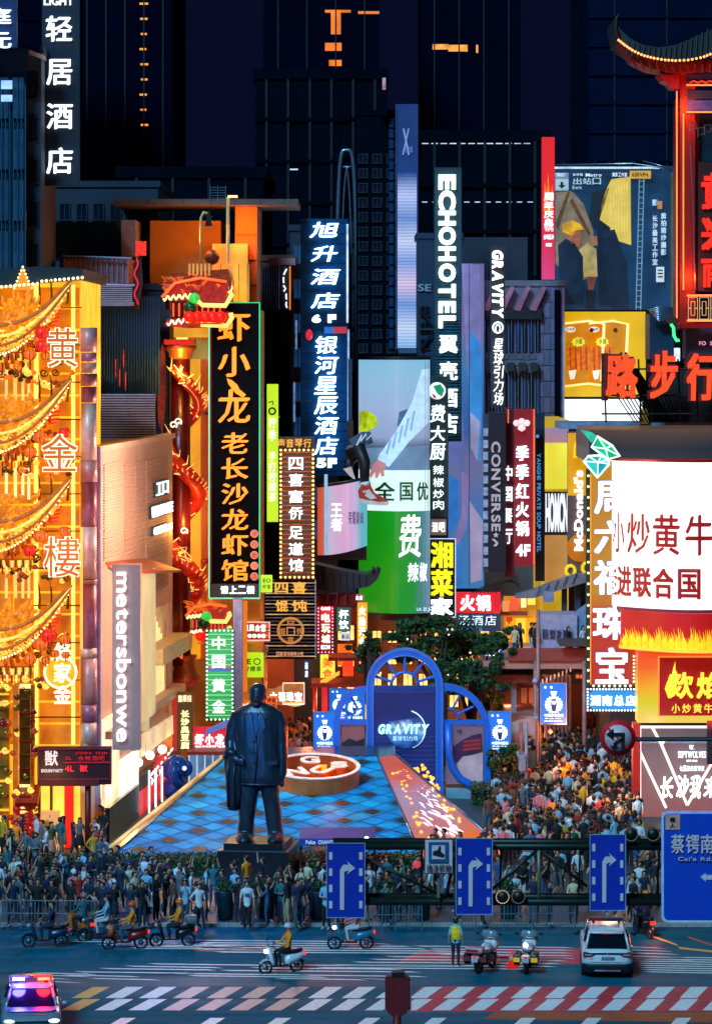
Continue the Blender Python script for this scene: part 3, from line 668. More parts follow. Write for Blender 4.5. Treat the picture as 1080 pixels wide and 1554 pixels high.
# ================================================================== dragon restaurant
def lamp(px, py, Y, watts, col, r=.3, name='stand_in_light'):  # bare point light, added to stand in for shopfront and wall-washing light
    d = bpy.data.lights.new(name, 'POINT'); d.energy = watts; d.color = lin(col); d.shadow_soft_size = r
    o = bpy.data.objects.new(name, d); COL.objects.link(o); o.location = W(px, py, Y); return o
def warm(px, py, Y, watts, col='#ff9a3a', r=.3): return lamp(px, py, Y, watts, col, r)
d = thing('dragon_restaurant', 'yellow lit restaurant front with ledge and stepped walls behind the dragon column', 'building', (WX(315,178), 178, .1))
part('wall', MB().prect(262, 470, 395, 1150, 178, 12), yellowwall, d)
part('wall', MB().prect(228, 335, 335, 480, 181, 10), M('ochre_wall', '#a87844', .7, 0, .2, .6), d)
part('tower_wall', MB().prect(357, 310, 390, 640, 180, 9), M('orange_wall', '#d07a2c', .7, 0, .15, .6), d)
part('stair_box', MB().prect(322, 370, 376, 470, 179, 8), yellowwall, d)
part('stair_box', MB().prect(346, 400, 378, 480, 178.4, 8), yellowwall, d)
part('roof_slab', MB().prect(172, 302, 452, 311, 177.5, 8), M('slab', '#4a4648', .7, 0, .2, 1), d)
for x in (225, 278, 320, 356, 395, 430): part('joint', MB().prect(x, 302, x+.8, 311, 177.48, .05), DARK, d)
for y in (356, 395, 433): part('joint', MB().prect(358, y, 390, y+1, 179.95, .05), DARK, d)
for x in (335, 362, 375): part('joint', MB().prect(x, 400, x+.8, 470, 178.35, .04), DARK, d)
for a, b, m in ((288,304,'#e8981c'),(262,276,'#ffd040'),(276,288,'#e07a1c'),(306,314,'#a0380c'),(318,322,'#ffb040')):
    part('vertical_band', MB().prect(a, 545, b, 1000, 177.8, .2), E(m, .95, .3, .6), d)  # wash light on the wall put into the bands as glow
for y in (625, 738, 850): part('bracket', MB().prect(305, y, 322, y+5, 176.5, 1.2), REDPAINT, d)
part('upper_band', MB().prect(264, 475, 330, 512, 177.85, .1), E('#f0a830', .8, .3, .6), d); part('upper_window', MB().prect(268, 480, 285, 515, 177.9, .05), E('#ffe27a', 1.3), d)
part('sign_backing_wall', MB().prect(395, 470, 440, 1000, 186, 6), darkwall, d)
warm(300, 360, 177, 380, '#ff9a30'); warm(350, 440, 176.6, 650, '#ffd070'); warm(275, 560, 173.5, 420, '#ffc850'); warm(300, 800, 173.5, 500, '#ffa040'); warm(372, 350, 178.5, 350, '#ff7a30')
# rooftop lamps and bell
o = thing('rooftop_lamp_post', 'tall rooftop lamp post with flat warm head above the dragon', 'lamp', (WX(346,176.5), 176.5, WZ(400,176.5)))
part('pole', MB().bar(W(346,400,176.5), W(346,299,176.5), .09), M('cream_paint', '#d8c080', .5), o)
part('arm', MB().bar(W(346,299,176.5), W(357,298,176.5), .07), M('cream_paint', '#d8c080'), o); part('lamp_head', MB().prect(346, 296.5, 360, 299.5, 176.3, .5), E('#ffb060', 4.0), o)
o = thing('rooftop_bell_post', 'hooked rooftop post carrying a small dark bell beside the lamp post', 'lamp', (WX(305,176.8), 176.8, WZ(400,176.8)))
part('pole', MB().path([W(305,400,176.8), W(305,330,176.8), W(309,322,176.8), W(315,324,176.8)], .07, 6), M('cream_paint', '#d8c080'), o)
part('bell', MB().ppoly([(311,343),(322,343),(319,330),(323,328),(310,326),(314,330)], 176.7, .4), DARK, o)
o = thing('satellite_dish', 'round rooftop dish tilted left on the ochre wall', 'dish', (WX(320,177), 177, WZ(400,177)))
part('dish', MB().bar(W(319,392,177), W(322,390,177.3), .3, .42, 14), M('brown_dish', '#6a3a20', .5, .4), o); part('stand', MB().bar(W(322,390,177.2), W(323,402,177.2), .05), STEEL, o)
o = thing('roof_ladder_rack', 'pale cable rack on the roof slab above the dragon', 'rack', (WX(330,182), 182, WZ(303,182)))
for i in range(5): part('rung', MB().prect(318, 284+i*4, 344, 285+i*4, 182, .1), PM, o)
for x in (319, 330, 342): part('post', MB().prect(x, 282, x+1, 303, 181.9, .1), PM, o)
# column with coiled dragon
c = thing('dragon_column', 'dark red column with moulded capital wrapped by a neon outlined dragon', 'column', (WX(275,175), 175, WZ(1040,175)))
part('shaft', MB().bar(W(274,1010,175), W(274,543,175), .56, .52, 16), M('oxblood_lacquer', '#5a0c0c', .3, .1, .2, 1.5), c)
def moulding(px, rows, Y, mat, parent, nm):
    mb = MB(); rings = []
    for py, r in rows: rings.append([(WX(px,Y)+r*Y/F*math.cos(2*PI*j/16), Y+r*Y/F*math.sin(2*PI*j/16), WZ(py,Y)) for j in range(16)])
    part(nm, mb.loft(rings), mat, parent)
moulding(274, [(545,15),(542,18),(534,19),(530,24),(524,25)], 175, M('bronze_moulding', '#a8582a', .4, .5), c, 'capital')
part('abacus', MB().prect(249, 515, 295, 523, 174.1, 1.8), REDPAINT, c)
moulding(281, [(1034,25),(1028,24),(1020,18),(1008,15),(1000,15),(997,18),(994,18)], 175, M('bronze_moulding', '#a8582a'), c, 'base')
part('plinth', MB().prect(262, 1032, 299, 1039, 174.2, 1.7), REDPAINT, c)
dm = E('#c8200c', .45, .9, 3.0)
def hel(t): 
    y = 560+430*t; a = -2.2+t*4.3*2*PI*.72; r = .8; return Vector((WX(279,175)+r*math.cos(a)*1.0, 175+r*math.sin(a), WZ(y,175)))
pp = [hel(i/90) for i in range(91)]
part('dragon_body', MB().path(pp, [.3+.14*math.sin(i/90*PI) for i in range(91)], 8), dm, c)
sc = MB()
for i in range(0, 91):
    p = pp[i]; cdir = (p - Vector((WX(279,175), 175, p.z))).normalized()
    sc.path([p+cdir*.26+Vector((0,0,-.1)), p+cdir*.44, p+cdir*.62+Vector((0,0,.16))], [.05,.045,.01], 4)
part('crest', sc, E('#ff8a3a', 1.2, .4, 4), c, kind='stuff')
part('neon_outline', MB().path([p+Vector((0,-.22,.22)) for p in pp], .035, 4), E('#ffb080', 1.8), c)
part('neon_outline', MB().path([p+Vector((0,-.22,-.24)) for p in pp], .035, 4), E('#ff6a40', 1.5), c)
for k, (px, py) in enumerate(((263,645),(279,806),(270,640))):
    part('cloud_curl', MB().path([W(px+(2+4*t)*math.cos(t*7), py+(2+4*t)*math.sin(t*7), 174.0) for t in [i/14 for i in range(15)]], .045, 5), E('#ffe0c0', 1.6), c)
wisps = MB(); rr = random.Random(5)
for i in range(110):
    a = rr.uniform(0,1); p = hel(a)+Vector((rr.uniform(-.3,.3), -.3, rr.uniform(-.2,.3))); wisps.path([p, p+Vector((rr.uniform(-.4,.4),-.05,rr.uniform(-.1,.4))), p+Vector((rr.uniform(-.5,.5),-.05,rr.uniform(.1,.6)))], [.05,.04,.01], 4)
part('flame_curl', wisps, E('#ffc060', 1.3, .4, 4), c, kind='stuff')
part('side_wing', MB().ppoly([(237,560),(246,520),(251,530),(252,600),(247,660),(240,640)], 175.6, .3), M('scaled_red', '#8a2a2a', .5, .2, .6, 6, .5), c)
def dragon_head(name, label, x0, y0, s, Y, flip=False):
    """ornate head: wavy neon roof-like crest, open jaws, green eye, mane of spikes; x0,y0 top left in px"""
    o = thing(name, label, 'ornament', (WX(x0+45*s, Y), Y, WZ(y0+90*s, Y))); P_ = lambda a, b: (x0+a*s, y0+b*s)
    part('upper_jaw', MB().ppoly([P_(18,20),(P_(60,16)),P_(100,22),P_(104,34),P_(92,52),P_(50,50),P_(2,46)], Y, 1.2), E('#c01808', .45, .8, 4), o)
    part('lower_jaw', MB().ppoly([P_(8,78),P_(50,74),P_(104,66),P_(106,78),P_(92,90),P_(40,92),P_(4,88)], Y, 1.2), E('#c01808', .45, .8, 4), o)
    part('mouth', MB().ppoly([P_(14,50),P_(98,52),P_(98,70),P_(14,78)], Y+.3, .8), M('oxblood_lacquer', '#5a0c0c'), o)
    for i in range(9): part('tooth', MB().ppoly([P_(16+i*9,53),P_(19+i*9,53),P_(19+i*9,74),P_(16+i*9,74)], Y-.05, .1), E('#ff5a28', .8), o)
    part('neon_wave', MB().path([W(*P_(2+i*2.0, 46+4*math.sin(i*1.4)-i*.2), Y-.1) for i in range(26)], .05, 5), E('#ffe090', 2.0), o)
    part('roof_edge', MB().path([W(*P_(a,b), Y-.12) for a, b in ((0,44),(20,22),(60,14),(100,20))], .08, 5), E('#ff6a30', 1.2), o)
    part('neon_wave', MB().path([W(*P_(8+i*2.2, 84+4*math.sin(i*1.4)-i*.3), Y-.1) for i in range(16)], .05, 5), E('#fff0c0', 2.0), o)
    part('lip', MB().path([W(*P_(a,b), Y-.15) for a, b in ((56,50),(62,56),(98,57),(108,40),(104,34))], .13, 6), E('#ffd878', 1.2), o)
    part('lip', MB().path([W(*P_(a,b), Y-.15) for a, b in ((60,86),(100,88),(108,76),(106,68))], .13, 6), E('#ffd878', 1.1), o)
    part('eye', MB().ball(W(*P_(50,46), Y-.15), .3, 8, 6), E('#3ad850', .8, .4, 4), o); part('eye', MB().ball(W(*P_(44,60), Y-.1), .35, 8, 6), M('jade', '#0e4a22', .3), o)
    mane = MB(); r2 = random.Random(int(x0))
    for i in range(46):
        a, b = r2.uniform(0,90), r2.uniform(4,30); p = Vector(W(*P_(a,b+10), Y-.1+r2.random()*.5)); mane.path([p, p+Vector((r2.uniform(-.3,.3),0,r2.uniform(.05,.2))), p+Vector((r2.uniform(-.6,.2),0,r2.uniform(.1,.4)))], [.1,.06,.01], 5)
    part('mane', mane, E('#e8641a', .7, .8, 4), o, kind='stuff')
    return o
dragon_head('dragon_head_ornament', 'large neon dragon head roof ornament with jaws open above the crayfish sign', 246, 408, .98, 171)
o = dragon_head('dragon_tail_ornament', 'lower golden dragon head jutting right from the foot of the red column', 282, 908, .62, 173.6)
for (a, b, n, w, lab) in ((284,481,5,15,'top'),(300,966,4,12,'low')):
    o = thing('lantern_row', 'fat red glowing lantern %s' % ('hanging under the upper dragon head' if lab == 'top' else 'hanging under the lower dragon head'), 'lantern', (WX(a+n*w/2,170.6), 170.6, WZ(b+10,170.6)))
    for i in range(n):
        l = part('lobe', MB().ball(W(a+4+i*w*.78, b-(i*1.6 if lab == 'low' else 0), 170.6), w*.0215, 10, 8, .95), E('#ff1408', .85, .3, 3), o)
    part('fringe', MB().prect(a, b+9, a+n*w*.7, b+11, 170.6, .1), GOLD, o)
o = thing('rooftop_dragon_house', 'small pillared roof house with red tiles directly behind the upper dragon head', 'roof', (WX(300,176), 176, WZ(480,176)))
part('roof', MB().ppoly([(248,425),(262,415),(345,408),(352,425),(350,470),(252,470)], 176, 3), E('#a83a10', .35, .6, 4), o)
for i in range(6): part('pillar', MB().prect(286+i*6, 400, 289+i*6, 418, 175.8, .2), E('#e8a050', .7), o)
part('red_wall', MB().prect(320, 440, 351, 478, 175.7, .2), E('#d01808', .6), o)
# ---- crayfish sign
black = M('sign_black', '#07090f', .7, 0, .3, 1.0, spec=.06)
o = board('crayfish_sign', 'huge black vertical sign with orange characters 虾小龙老长沙龙虾馆 and green edge tubes', 'sign', 318, 460, 393, 908, 172, .7, black, side=-1, brackets=3)
OR = E('#ff8c1c', 1.5, .06); hl = M('red_halo_panel', '#4a0e08', .5)
for ch, (a, b, c_, d_) in zip('虾小龙', ((330,474,380,518),(331,526,380,572),(331,590,380,642))):
    mb = MB(); pput(mb, ch, a, b, c_, d_, 171.9, d=.16, bold=.028); part('character', mb, OR, o)
part('crayfish_icon', MB().ppoly([(344,574),(352,577),(360,584),(364,592),(371,600),(366,602),(358,597),(352,590),(347,583)], 171.9, .14), OR, o)
for i, ch in enumerate('老长沙龙虾馆'):
    mb = MB(); pput(mb, ch, 336, 656+i*38.6, 377, 687+i*38.6+1.5, 171.9, d=.16, bold=.028); part('character', mb, OR, o)
for i, ch in enumerate('步行街二店'):
    y = 810+i*16.2; part('disc', MB().bar(W(386,y,171.95), W(386,y,171.85), .215, .215, 14), E('#f08a70', .9), o)
    mb = MB(); q = 2.5 if ch == '二' else 0; pput(mb, ch, 381.5, y-4.5+q, 390.5, y+4.5-q, 171.8, d=.04); part('character', mb, E('#c8281a', .7), o)
part('white_panel', MB().prect(320, 886, 392, 906, 171.95, .05), M('deep_green_panel', '#06201c', .4), o)
hrow('请上二楼', 334, 889, 387, 901, 171.9, WHITE, o, join=False, d=.08, gap=.1, bold=.04)
part('edge_tube', MB().prect(316.6, 460, 318.4, 908, 171.9, .1), E('#7af0c0', 1.1), o); part('edge_tube', MB().prect(393, 460, 394.8, 908, 171.9, .1), E('#2ad88a', 1.0), o)
part('edge_tube', MB().prect(318, 458.6, 394, 460, 171.9, .1), E('#2ad88a', .9), o); part('edge_tube', MB().prect(318, 907, 394, 909, 171.9, .1), E('#7af0c0', .9), o)
part('red_tube', MB().prect(320, 462, 320.8, 884, 171.93, .05), E('#b01010', .8), o)
# ---- residential block behind with window grilles
o = block('grilled_balcony_block', 'old brown apartment block with barred balconies right of the crayfish sign', 392, 396, 446, 192, 12, M('brown_render', '#6a3a2a', .8, 0, .3, .8))
for k, (y0, y1) in enumerate(((402,478),(500,575),(600,660),(700,760))):
    part('pane', MB().prect(397, y0+4, 424, y1, 191.9, .06), W_BLUE if k % 2 else W_DARK, o)
    for i in range(8): part('bar', MB().bar(W(398+i*3.6, y0, 191.7), W(398+i*3.6, y1, 191.7), .035, .035, 4), PM, o)
    part('sill', MB().prect(394, y1, 438, y1+6, 191.2, .8), M('grey_slab', '#6a6a80'), o)
part('cap', MB().prect(407, 392, 448, 402, 191, 3), M('rose_slab', '#a87a80', .6), o)
o = board('slim_white_light_box', 'slim vertical lit box with squiggly white lettering above the green tea sign', 'sign', 427, 404, 438, 590, 190, .4, M('dark_panel2', '#20242c', .5), side=1, brackets=1)
for i in range(14): part('stroke', MB().path([W(429+rr.random()*7, 408+i*12.5, 189.9), W(429+rr.random()*7, 413+i*12.5, 189.9), W(430+rr.random()*6, 417+i*12.5, 189.9)], .06, 4), E('#e8f4ff', 1.4), o)
part('edge_tube', MB().prect(439, 404, 441, 660, 189.8, .1), E('#ff9a50', .8), o)
# ---- lime green tea sign
LIME = E('#b6e81c', .95, .08); INK = M('ink_green', '#0c3010', .5)
o = board('lemon_tea_sign', 'long lime green vertical sign 手打柠檬茶 beside the crayfish sign', 'sign', 405, 583, 422, 792, 176, .4, LIME, side=1)
vcol('手打柠檬茶', 408, 685, 419, 762, 175.97, E('#f4ffe0', 1.6), o, d=.04); vcol('柠季', 408, 632, 419, 670, 175.97, E('#f4ffe0', 1.5), o, d=.04)
part('logo_ring', MB().path([W(413+5*math.cos(t*.6), 624+5*math.sin(t*.6), 175.9) for t in range(11)], .05, 5, True), INK, o); part('logo_hook', MB().path([W(407,611,175.9), W(414,609,175.9), W(414,614,175.9)], .04, 4), INK, o)
o = board('small_lemon_tea_sign', 'small square lime sign at the foot of the crayfish sign', 'sign', 396, 873, 413, 899, 170, .3, LIME, brackets=1, side=1)
latin('EO', 399, 878, 411, 884, 169.97, INK, o, d=.03); hrow('柠茶', 398, 887, 411, 894, 169.97, INK, o, d=.03)
# ---- brown foot massage sign
o = board('foot_massage_sign', 'brown slatted vertical sign 四喜富侨足道馆 framed by amber bulbs', 'sign', 424, 682, 477, 877, 174, .5, M('brown_board', '#4a2410', .5), side=1)
for i in range(26): part('slat', MB().prect(426, 686+i*7.3, 475, 687.3+i*7.3, 173.92, .06), M('copper_slat', '#a85a24', .4, .4), o)
for i, ch in enumerate('四喜富侨'): 
    mb = MB(); pput(mb, ch, 438, 694+i*25, 460, 713+i*25, 173.85, d=.1, bold=.02); part('character', mb, WHITE, o)
for i, ch in enumerate('足道馆'):
    mb = MB(); pput(mb, ch, 438, 799+i*24.5, 460, 818+i*24.5, 173.85, d=.1, bold=.02); part('character', mb, WHITE, o)
bulbs(426, 683, 475, 876, 173.8, E('#ffc070', 3.0), o, 6.6, .065)
o = board('music_shop_sign', 'dark sign with amber characters 声音琴行 on top of the massage sign', 'sign', 424, 663, 477, 682, 174.5, .4, M('olive_board', '#2a1c0c', .5), side=1, brackets=1)
hrow('声音琴行', 420, 666, 473, 679, 174.45, E('#f2b040', 1.0), o, join=False)
# ---- wonton sign
o = board('wonton_sign', 'black slatted double width sign 四喜馄饨 with a round coin emblem', 'sign', 410, 880, 478, 1000, 173, .4, M('sign_black', '#120a0e'), side=1)
for i in range(22): part('slat', MB().prect(402, 884+i*5.3, 480, 885.4+i*5.3, 172.95-.002*i, .05), M('steel_slat', '#5a5a50', .3, .8) if i % 3 else E('#d8b080', .5, .9, 3), o)
for ch, (a, b, c_, d_) in zip('四喜馄饨', ((417,884,437,900),(443,883,465,901),(418,911,437,928),(443,911,466,928))):
    mb = MB(); pput(mb, ch, a, b, c_, d_, 172.85, d=.1, bold=.03); part('character', mb, E('#e8a83c', 1.0), o)
part('coin_ring', MB().path([W(441+19*math.cos(t*PI/14), 957+19*math.sin(t*PI/14), 172.8) for t in range(28)], .065, 5, True), E('#c8843c', .8), o)
frame(436.5, 953, 446, 963, 172.85, .05, E('#d89848', .8), o, .04, 'coin_square')
for ch, x, y in (('四',441,943),('馄',428,958),('饨',455,958),('喜',441,971)):
    mb = MB(); pput(mb, ch, x-5, y-4.5, x+5, y+4.5, 172.85, d=.04); part('character', mb, E('#c8843c', .8), o)
hrow('四喜馄饨美味小吃', 419, 989, 461, 995, 172.85, E('#e8a070', .8), o)
part('edge_light', MB().prect(478, 880, 479, 1000, 172.9, .05), E('#a0a8c0', .5, .9, 6), o)
# ---- Xusheng hotel board
deep = M('hotel_board', '#083a66', .7, 0, .4, .5, spec=.06)
o = board('twin_hotel_sign', 'tall navy hotel board with slanted white characters 旭升酒店 and 银河星辰酒店', 'sign', 456, 332, 528, 722, 186, .8, deep, side=1)
for i in range(26): part('rail', MB().prect(458, 338+i*15, 526, 339+i*15, 185.95, .05), M('navy_rail', '#153a66', .4, .4), o)
for ch, (a, b, c_, d_) in zip('旭升酒店', ((469,337,517,361),(471,373,515,397),(470,408,517,432),(471,444,517,468))):
    mb = MB(); pput(mb, ch, a, b, c_, d_, 185.9, d=.14, bold=.022, shear=.14); part('character', mb, E('#c8ecff', 4.5), o)
latin('6', 473, 477, 487, 490, 185.9, WHITE, o, join=False, bold=.06); latin('F', 497, 477, 510, 490, 185.9, WHITE, o, join=False, bold=.06)
for i, ch in enumerate('银河星辰酒店'):
    b = 510+i*30.6; mb = MB(); pput(mb, ch, 476, b, 514, b+27, 185.9, d=.14, bold=.02, shear=.1); part('character', mb, E('#c8ecff', 4.5), o)
latin('5F', 480, 695, 511, 710, 185.9, WHITE, o, join=False, bold=.06)
part('blue_panel', MB().prect(492, 496, 506, 506, 185.9, .05), E('#1a6ad0', .8), o); part('red_panel', MB().prect(506, 496, 526, 506, 185.9, .05), E('#c8384a', .6), o)
part('white_tube', MB().prect(525.5, 340, 528.5, 490, 185.85, .08), E('#bcd8ff', .9, .6, 2), o); part('white_tube', MB().prect(527, 500, 530, 712, 185.85, .08), E('#8ab8f0', .8, .6, 2), o)
for k, (a, b, c_, d_) in enumerate(((448,486,451,530),(459,485,462,527),(445,580,448,640),(459,578,461,620))): part('white_tube', MB().prect(a, b, c_, d_, 187, .08), E('#6a9ad8', .6, .7, 2), o)
part('red_lantern', MB().ball(W(469,508,185.6), .2, 8, 6, 1.6), E('#e02038', .8), o)
block('dark_wired_building', 'dark blue building covered in cables behind the twin hotel board', 440, 350, 512, 193, 8, darkblue, 9, 3, W_BLUE, wtop=360, wbot=830)
# ---- curved corner screen with pink picture
def curved(px0, px1, Y, bulge, n=14, back=0.0):
    """points along a screen that bows towards the viewer"""
    a, b = Vector((WX(px0,Y), Y+back)), Vector((WX(px1,Y), Y)); return [(a.x+(b.x-a.x)*t, a.y+(b.y-a.y)*t - bulge*math.sin(PI*t)) for t in [i/n for i in range(n+1)]]
def sheet(pts, z0, z1, t=.25):
    mb = MB(); n = len(pts); zf = z0 if callable(z0) else (lambda u: z0); zg = z1 if callable(z1) else (lambda u: z1)
    vs = []
    for dy in (0, t):
        for i, (x, y) in enumerate(pts): u = i/(n-1); vs += [(x, y+dy, zf(u)), (x, y+dy, zg(u))]
    m = 2*n; fs = []
    for i in range(n-1):
        a = 2*i; fs += [(a, a+2, a+3, a+1), (m+a+2, m+a, m+a+1, m+a+3), (a+1, a+3, m+a+3, m+a+1), (a+2, a, m+a, m+a+2)]
    fs += [(0,1,m+1,m), (2*n-1, 2*n-2, m+2*n-2, m+2*n-1)]
    return mb.add(vs, fs)
o = thing('curved_pink_screen', 'bowed corner screen glowing pink and white with a red left edge', 'screen', (WX(518,181), 181, WZ(852,181)))
zt, zb_ = WZ(735,181), WZ(845,181)
scr = sheet(curved(481, 557, 181, 1.2, 14, 1.5), lambda u: zb_+(WZ(828,181)-zb_)*(u**1.4), lambda u: WZ(742,181)+(WZ(727,181)-WZ(742,181))*u)
part('screen', scr, ERAMP('pink_screen', [(0,'#d8503a'),(.14,'#e06a50'),(.2,'#a8c8e8'),(.26,'#d8c8e8'),(.55,'#e8b0e0'),(.78,'#d8c0ee'),(.9,'#6ac8d8')], .8, 'X', -1.37, 1.35, .04, 1.2), o)
part('top_rail', MB().path([(p[0], p[1]-.05, WZ(742,181)+(WZ(727,181)-WZ(742,181))*i/14+.08) for i, p in enumerate(curved(481,557,181,1.2,14,1.5))], .09, 5), DARK, o)
mb = MB()
for i, ch in enumerate('王者'): pput(mb, ch, 502, 764+i*22, 519, 784+i*22, 180.1, d=.06, bold=.04)
part('lettering', mb, WHITE, o); hrow('荣耀巅峰', 528, 776, 552, 796, 180.0, M('plum_ink', '#7a4a90', .5), o)
part('edge_tube', MB().prect(492, 720, 497, 842, 180.2, .15), E('#9ac8f0', .8), o)
part('screen_back', MB().prect(482, 745, 556, 850, 183, 3), DARK, o)
# ---- hanging signs along the left lane
o = board('arcade_sign', 'red bulb-edged vertical sign 电玩城 over the left lane', 'sign', 480, 916, 506, 992, 183, .4, M('crimson_board', '#7a1020', .5, .1, .2, 1), side=1, brackets=1)
part('face', MB().prect(486, 920, 502, 988, 182.95, .05), E('#a82a18', .4), o)
for i, ch in enumerate('电玩城'): mb = MB(); pput(mb, ch, 487.5, 931+i*16, 501, 944+i*16, 182.9, d=.06, bold=.035); part('character', mb, E('#fff4e0', 1.7), o)
latin('GAME', 487, 921, 501, 926, 182.9, WHITE, o); hrow('123楼', 487, 979, 501, 985, 182.9, WHITE, o)
bulbs(483, 918, 504.5, 990, 182.85, E('#ff9ac0', 2.0), o, 5, .045)
o = board('food_stall_sign', 'small octagonal red neon framed sign with white characters 凤合 at the lane', 'sign', 366, 944, 410, 972, 178, .3, E('#c8502a', .6), brackets=1, side=-1)
hrow('聚凤合!', 369, 948, 404, 958, 177.95, WHITE, o, bold=.04)
for i in range(5): part('white_disc', MB().bar(W(372+i*7,965,177.95), W(372+i*7,965,177.9), .11, .11, 10), WHITE, o)
frame(367, 945, 408, 971, 177.9, .06, E('#ff9a88', 1.8), o)
o = board('lane_lemon_tea_sign', 'square lime sign with dark letters EEO 柠檬茶 hanging beside the statue head', 'sign', 369, 991, 400, 1028, 177, .35, LIME, brackets=1, side=-1)
latin('EE', 369, 1000, 381, 1008, 176.95, INK, o); part('logo_ring', MB().path([W(390+5*math.cos(t*.6), 1004+4.5*math.sin(t*.6), 176.9) for t in range(11)], .03, 5, True), INK, o); hrow('柠檬茶', 370, 1011, 397, 1019, 176.95, INK, o)
o = board('gold_jewellery_screen', 'green gridded light sign 中国黄金 with rounded bulb border', 'sign', 312, 955, 354, 1094, 170, .4, M('green_backing', '#0c3a20', .5), side=-1)
part('screen', MB().ppoly([(318,956),(350,953),(353,960),(353,1085),(346,1092),(320,1092),(313,1085),(313,975)], 169.94, .05), ERAMP('green_led', [(0,'#1fae50'),(.5,'#35d070'),(1,'#2fc468')], .75, 'Z', 0, 5, .1, 3, .12), o)
for i in range(17): part('led_row', MB().prect(315, 962+i*7.7, 352, 963+i*7.7, 169.88, .05), E('#8af0b0', .9), o)
part('blue_band', MB().prect(314, 1014, 352, 1018, 169.86, .05), E('#4a6ad8', .7), o); part('red_band', MB().prect(314, 1011, 352, 1014, 169.86, .05), E('#d06a60', .7), o)
for i, ch in enumerate('中国黄金'): mb = MB(); pput(mb, ch, 322, 966+i*32 - (4 if i == 1 else 0), 342, 986+i*32 - (4 if i == 1 else 0), 169.8, d=.08, bold=.03); part('character', mb, E('#e8ffe8', 1.5), o)
bulbs(314, 957, 353, 1092, 169.75, E('#d8ffe8', 2.2), o, 6, .05)
o = board('tofu_sign', 'narrow olive board with warm characters 长沙臭豆腐 beside the shop corner', 'sign', 269, 1051, 293, 1139, 168.5, .4, M('olive_board2', '#5a4a1c', .5), side=-1)
part('red_edge', MB().prect(263, 1053, 269, 1139, 168.6, .35), E('#c8281a', .6), o)
hrow('董顺招', 270, 1055, 291, 1065, 168.45, E('#fff0c0', 1.4), o, join=True)
for i, ch in enumerate('长沙臭豆腐'): mb = MB(); pput(mb, ch, 274.5, 1078+i*12, 287.5, 1088.5+i*12, 168.45, d=.06, bold=.05); part('character', mb, E('#ffe8a8', 1.6), o)
o = board('crayfish_lightbox', 'glowing red horizontal light box 虾小龙 low beside the statue', 'sign', 292, 1104, 352, 1141, 169, .5, E('#d8203a', .75), side=-1, brackets=1)
hrow('虾小龙', 295, 1114, 341, 1130, 168.95, E('#fff0f4', 2.0), o, join=False, bold=.05, d=.1); hrow('老长沙龙虾馆口味虾', 296, 1131, 342, 1137, 168.95, WHITE, o)
part('roof_strip', MB().ppoly([(312,1108),(352,1090),(352,1100),(312,1116)], 168.8, .3), E('#5a7ad0', .7), o)
o = board('jewellery_lane_sign', 'orange lantern shaped sign 六福珠宝 right of the statue head', 'sign', 405, 1046, 461, 1070, 181, .4, E('#c86a3a', .6, .5, 2), side=1, brackets=1)
part('bowl', MB().ppoly([(430,1066),(436,1070),(447,1072.5),(456,1071),(462,1066)], 180.9, .4), E('#ffb85a', 1.0), o); part('tail', MB().ppoly([(408,1050),(435,1037),(461,1036),(461,1047),(408,1054)], 180.8, .3), E('#d88a4a', .5, .5, 2), o)
hrow('六福珠宝', 409, 1050, 459, 1064, 180.85, WHITE, o, bold=.05, d=.08, join=False); frame(430, 1037, 461, 1068, 180.85, .04, E('#ffe8e0', 1.4), o)
o = board('small_orange_sign', 'small square orange sign with dark characters beside the statue ear', 'sign', 404, 1057, 420, 1077, 176, .3, E('#ff6a1a', .8), side=1, brackets=1)
hrow('烤鱼', 405, 1059, 419, 1066, 175.95, M('ink', '#30100a'), o); hrow('龙虾', 405, 1068, 419, 1075, 175.95, M('ink', '#30100a'), o)
# ================================================================== the lane between the statue and the arch
laneL = block('lane_shop_row', 'crowded shop row with pale walls closing the left lane', 385, 1000, 470, 215, 10, M('warm_plaster', '#a8785a', .7), 3, 3, W_WARM, wtop=1010, wbot=1150)
rc = random.Random(11)
def lightbox(label, px0, py0, px1, py1, Y, col, k, txt='', tcol=None, vertical=False, cat='sign', name='shop_sign', gap=.15, bold=.03):
    o = board(name, label, cat, px0, py0, px1, py1, Y, .35, E(col, k), brackets=1, side=1 if px0 > 540 else -1)
    if txt:
        n = len(txt); tm = tcol or WHITE
        if vertical: vcol(txt, px0+(px1-px0)*.15, py0+(py1-py0)*.06, px1-(px1-px0)*.15, py1-(py1-py0)*.06, Y-.04, tm, o, gap, .05, bold, join=(py1-py0)/n < 14)
        else: hrow(txt, px0+(px1-px0)*.06, py0+(py1-py0)*.2, px1-(px1-px0)*.06, py1-(py1-py0)*.2, Y-.04, tm, o, gap, .05, bold)
    return o
lightbox('tall blue and white vertical light box deep in the lane', 399, 1010, 409, 1030, 196, '#2a6ad0', .8, '网吧', vertical=True)
lightbox('white vertical light box under the blue one deep in the lane', 398, 1030, 409, 1045, 195, '#dfe8ff', .9, '奶茶', M('ink2', '#203a60'), vertical=True)
lightbox('red square light box hanging under the wonton sign', 443, 1003, 458, 1022, 194, '#a01818', .6, '二楼', E('#ffb060', 1.2))
lightbox('narrow white vertical light box left of the red square sign', 436, 1002, 442, 1024, 194, '#ffe8d0', .9, '烟酒', M('ink', '#30100a'), vertical=True)
lightbox('blue vertical light box right of the red square sign', 462, 1003, 468, 1030, 193, '#1a7ae0', .9, '药房', vertical=True)
lightbox('pale white lit pillar sign beside the orange lantern sign', 470, 1003, 480, 1060, 194, '#d8d4f0', .7, '金店钻石', M('ink2', '#203a60'), vertical=True)
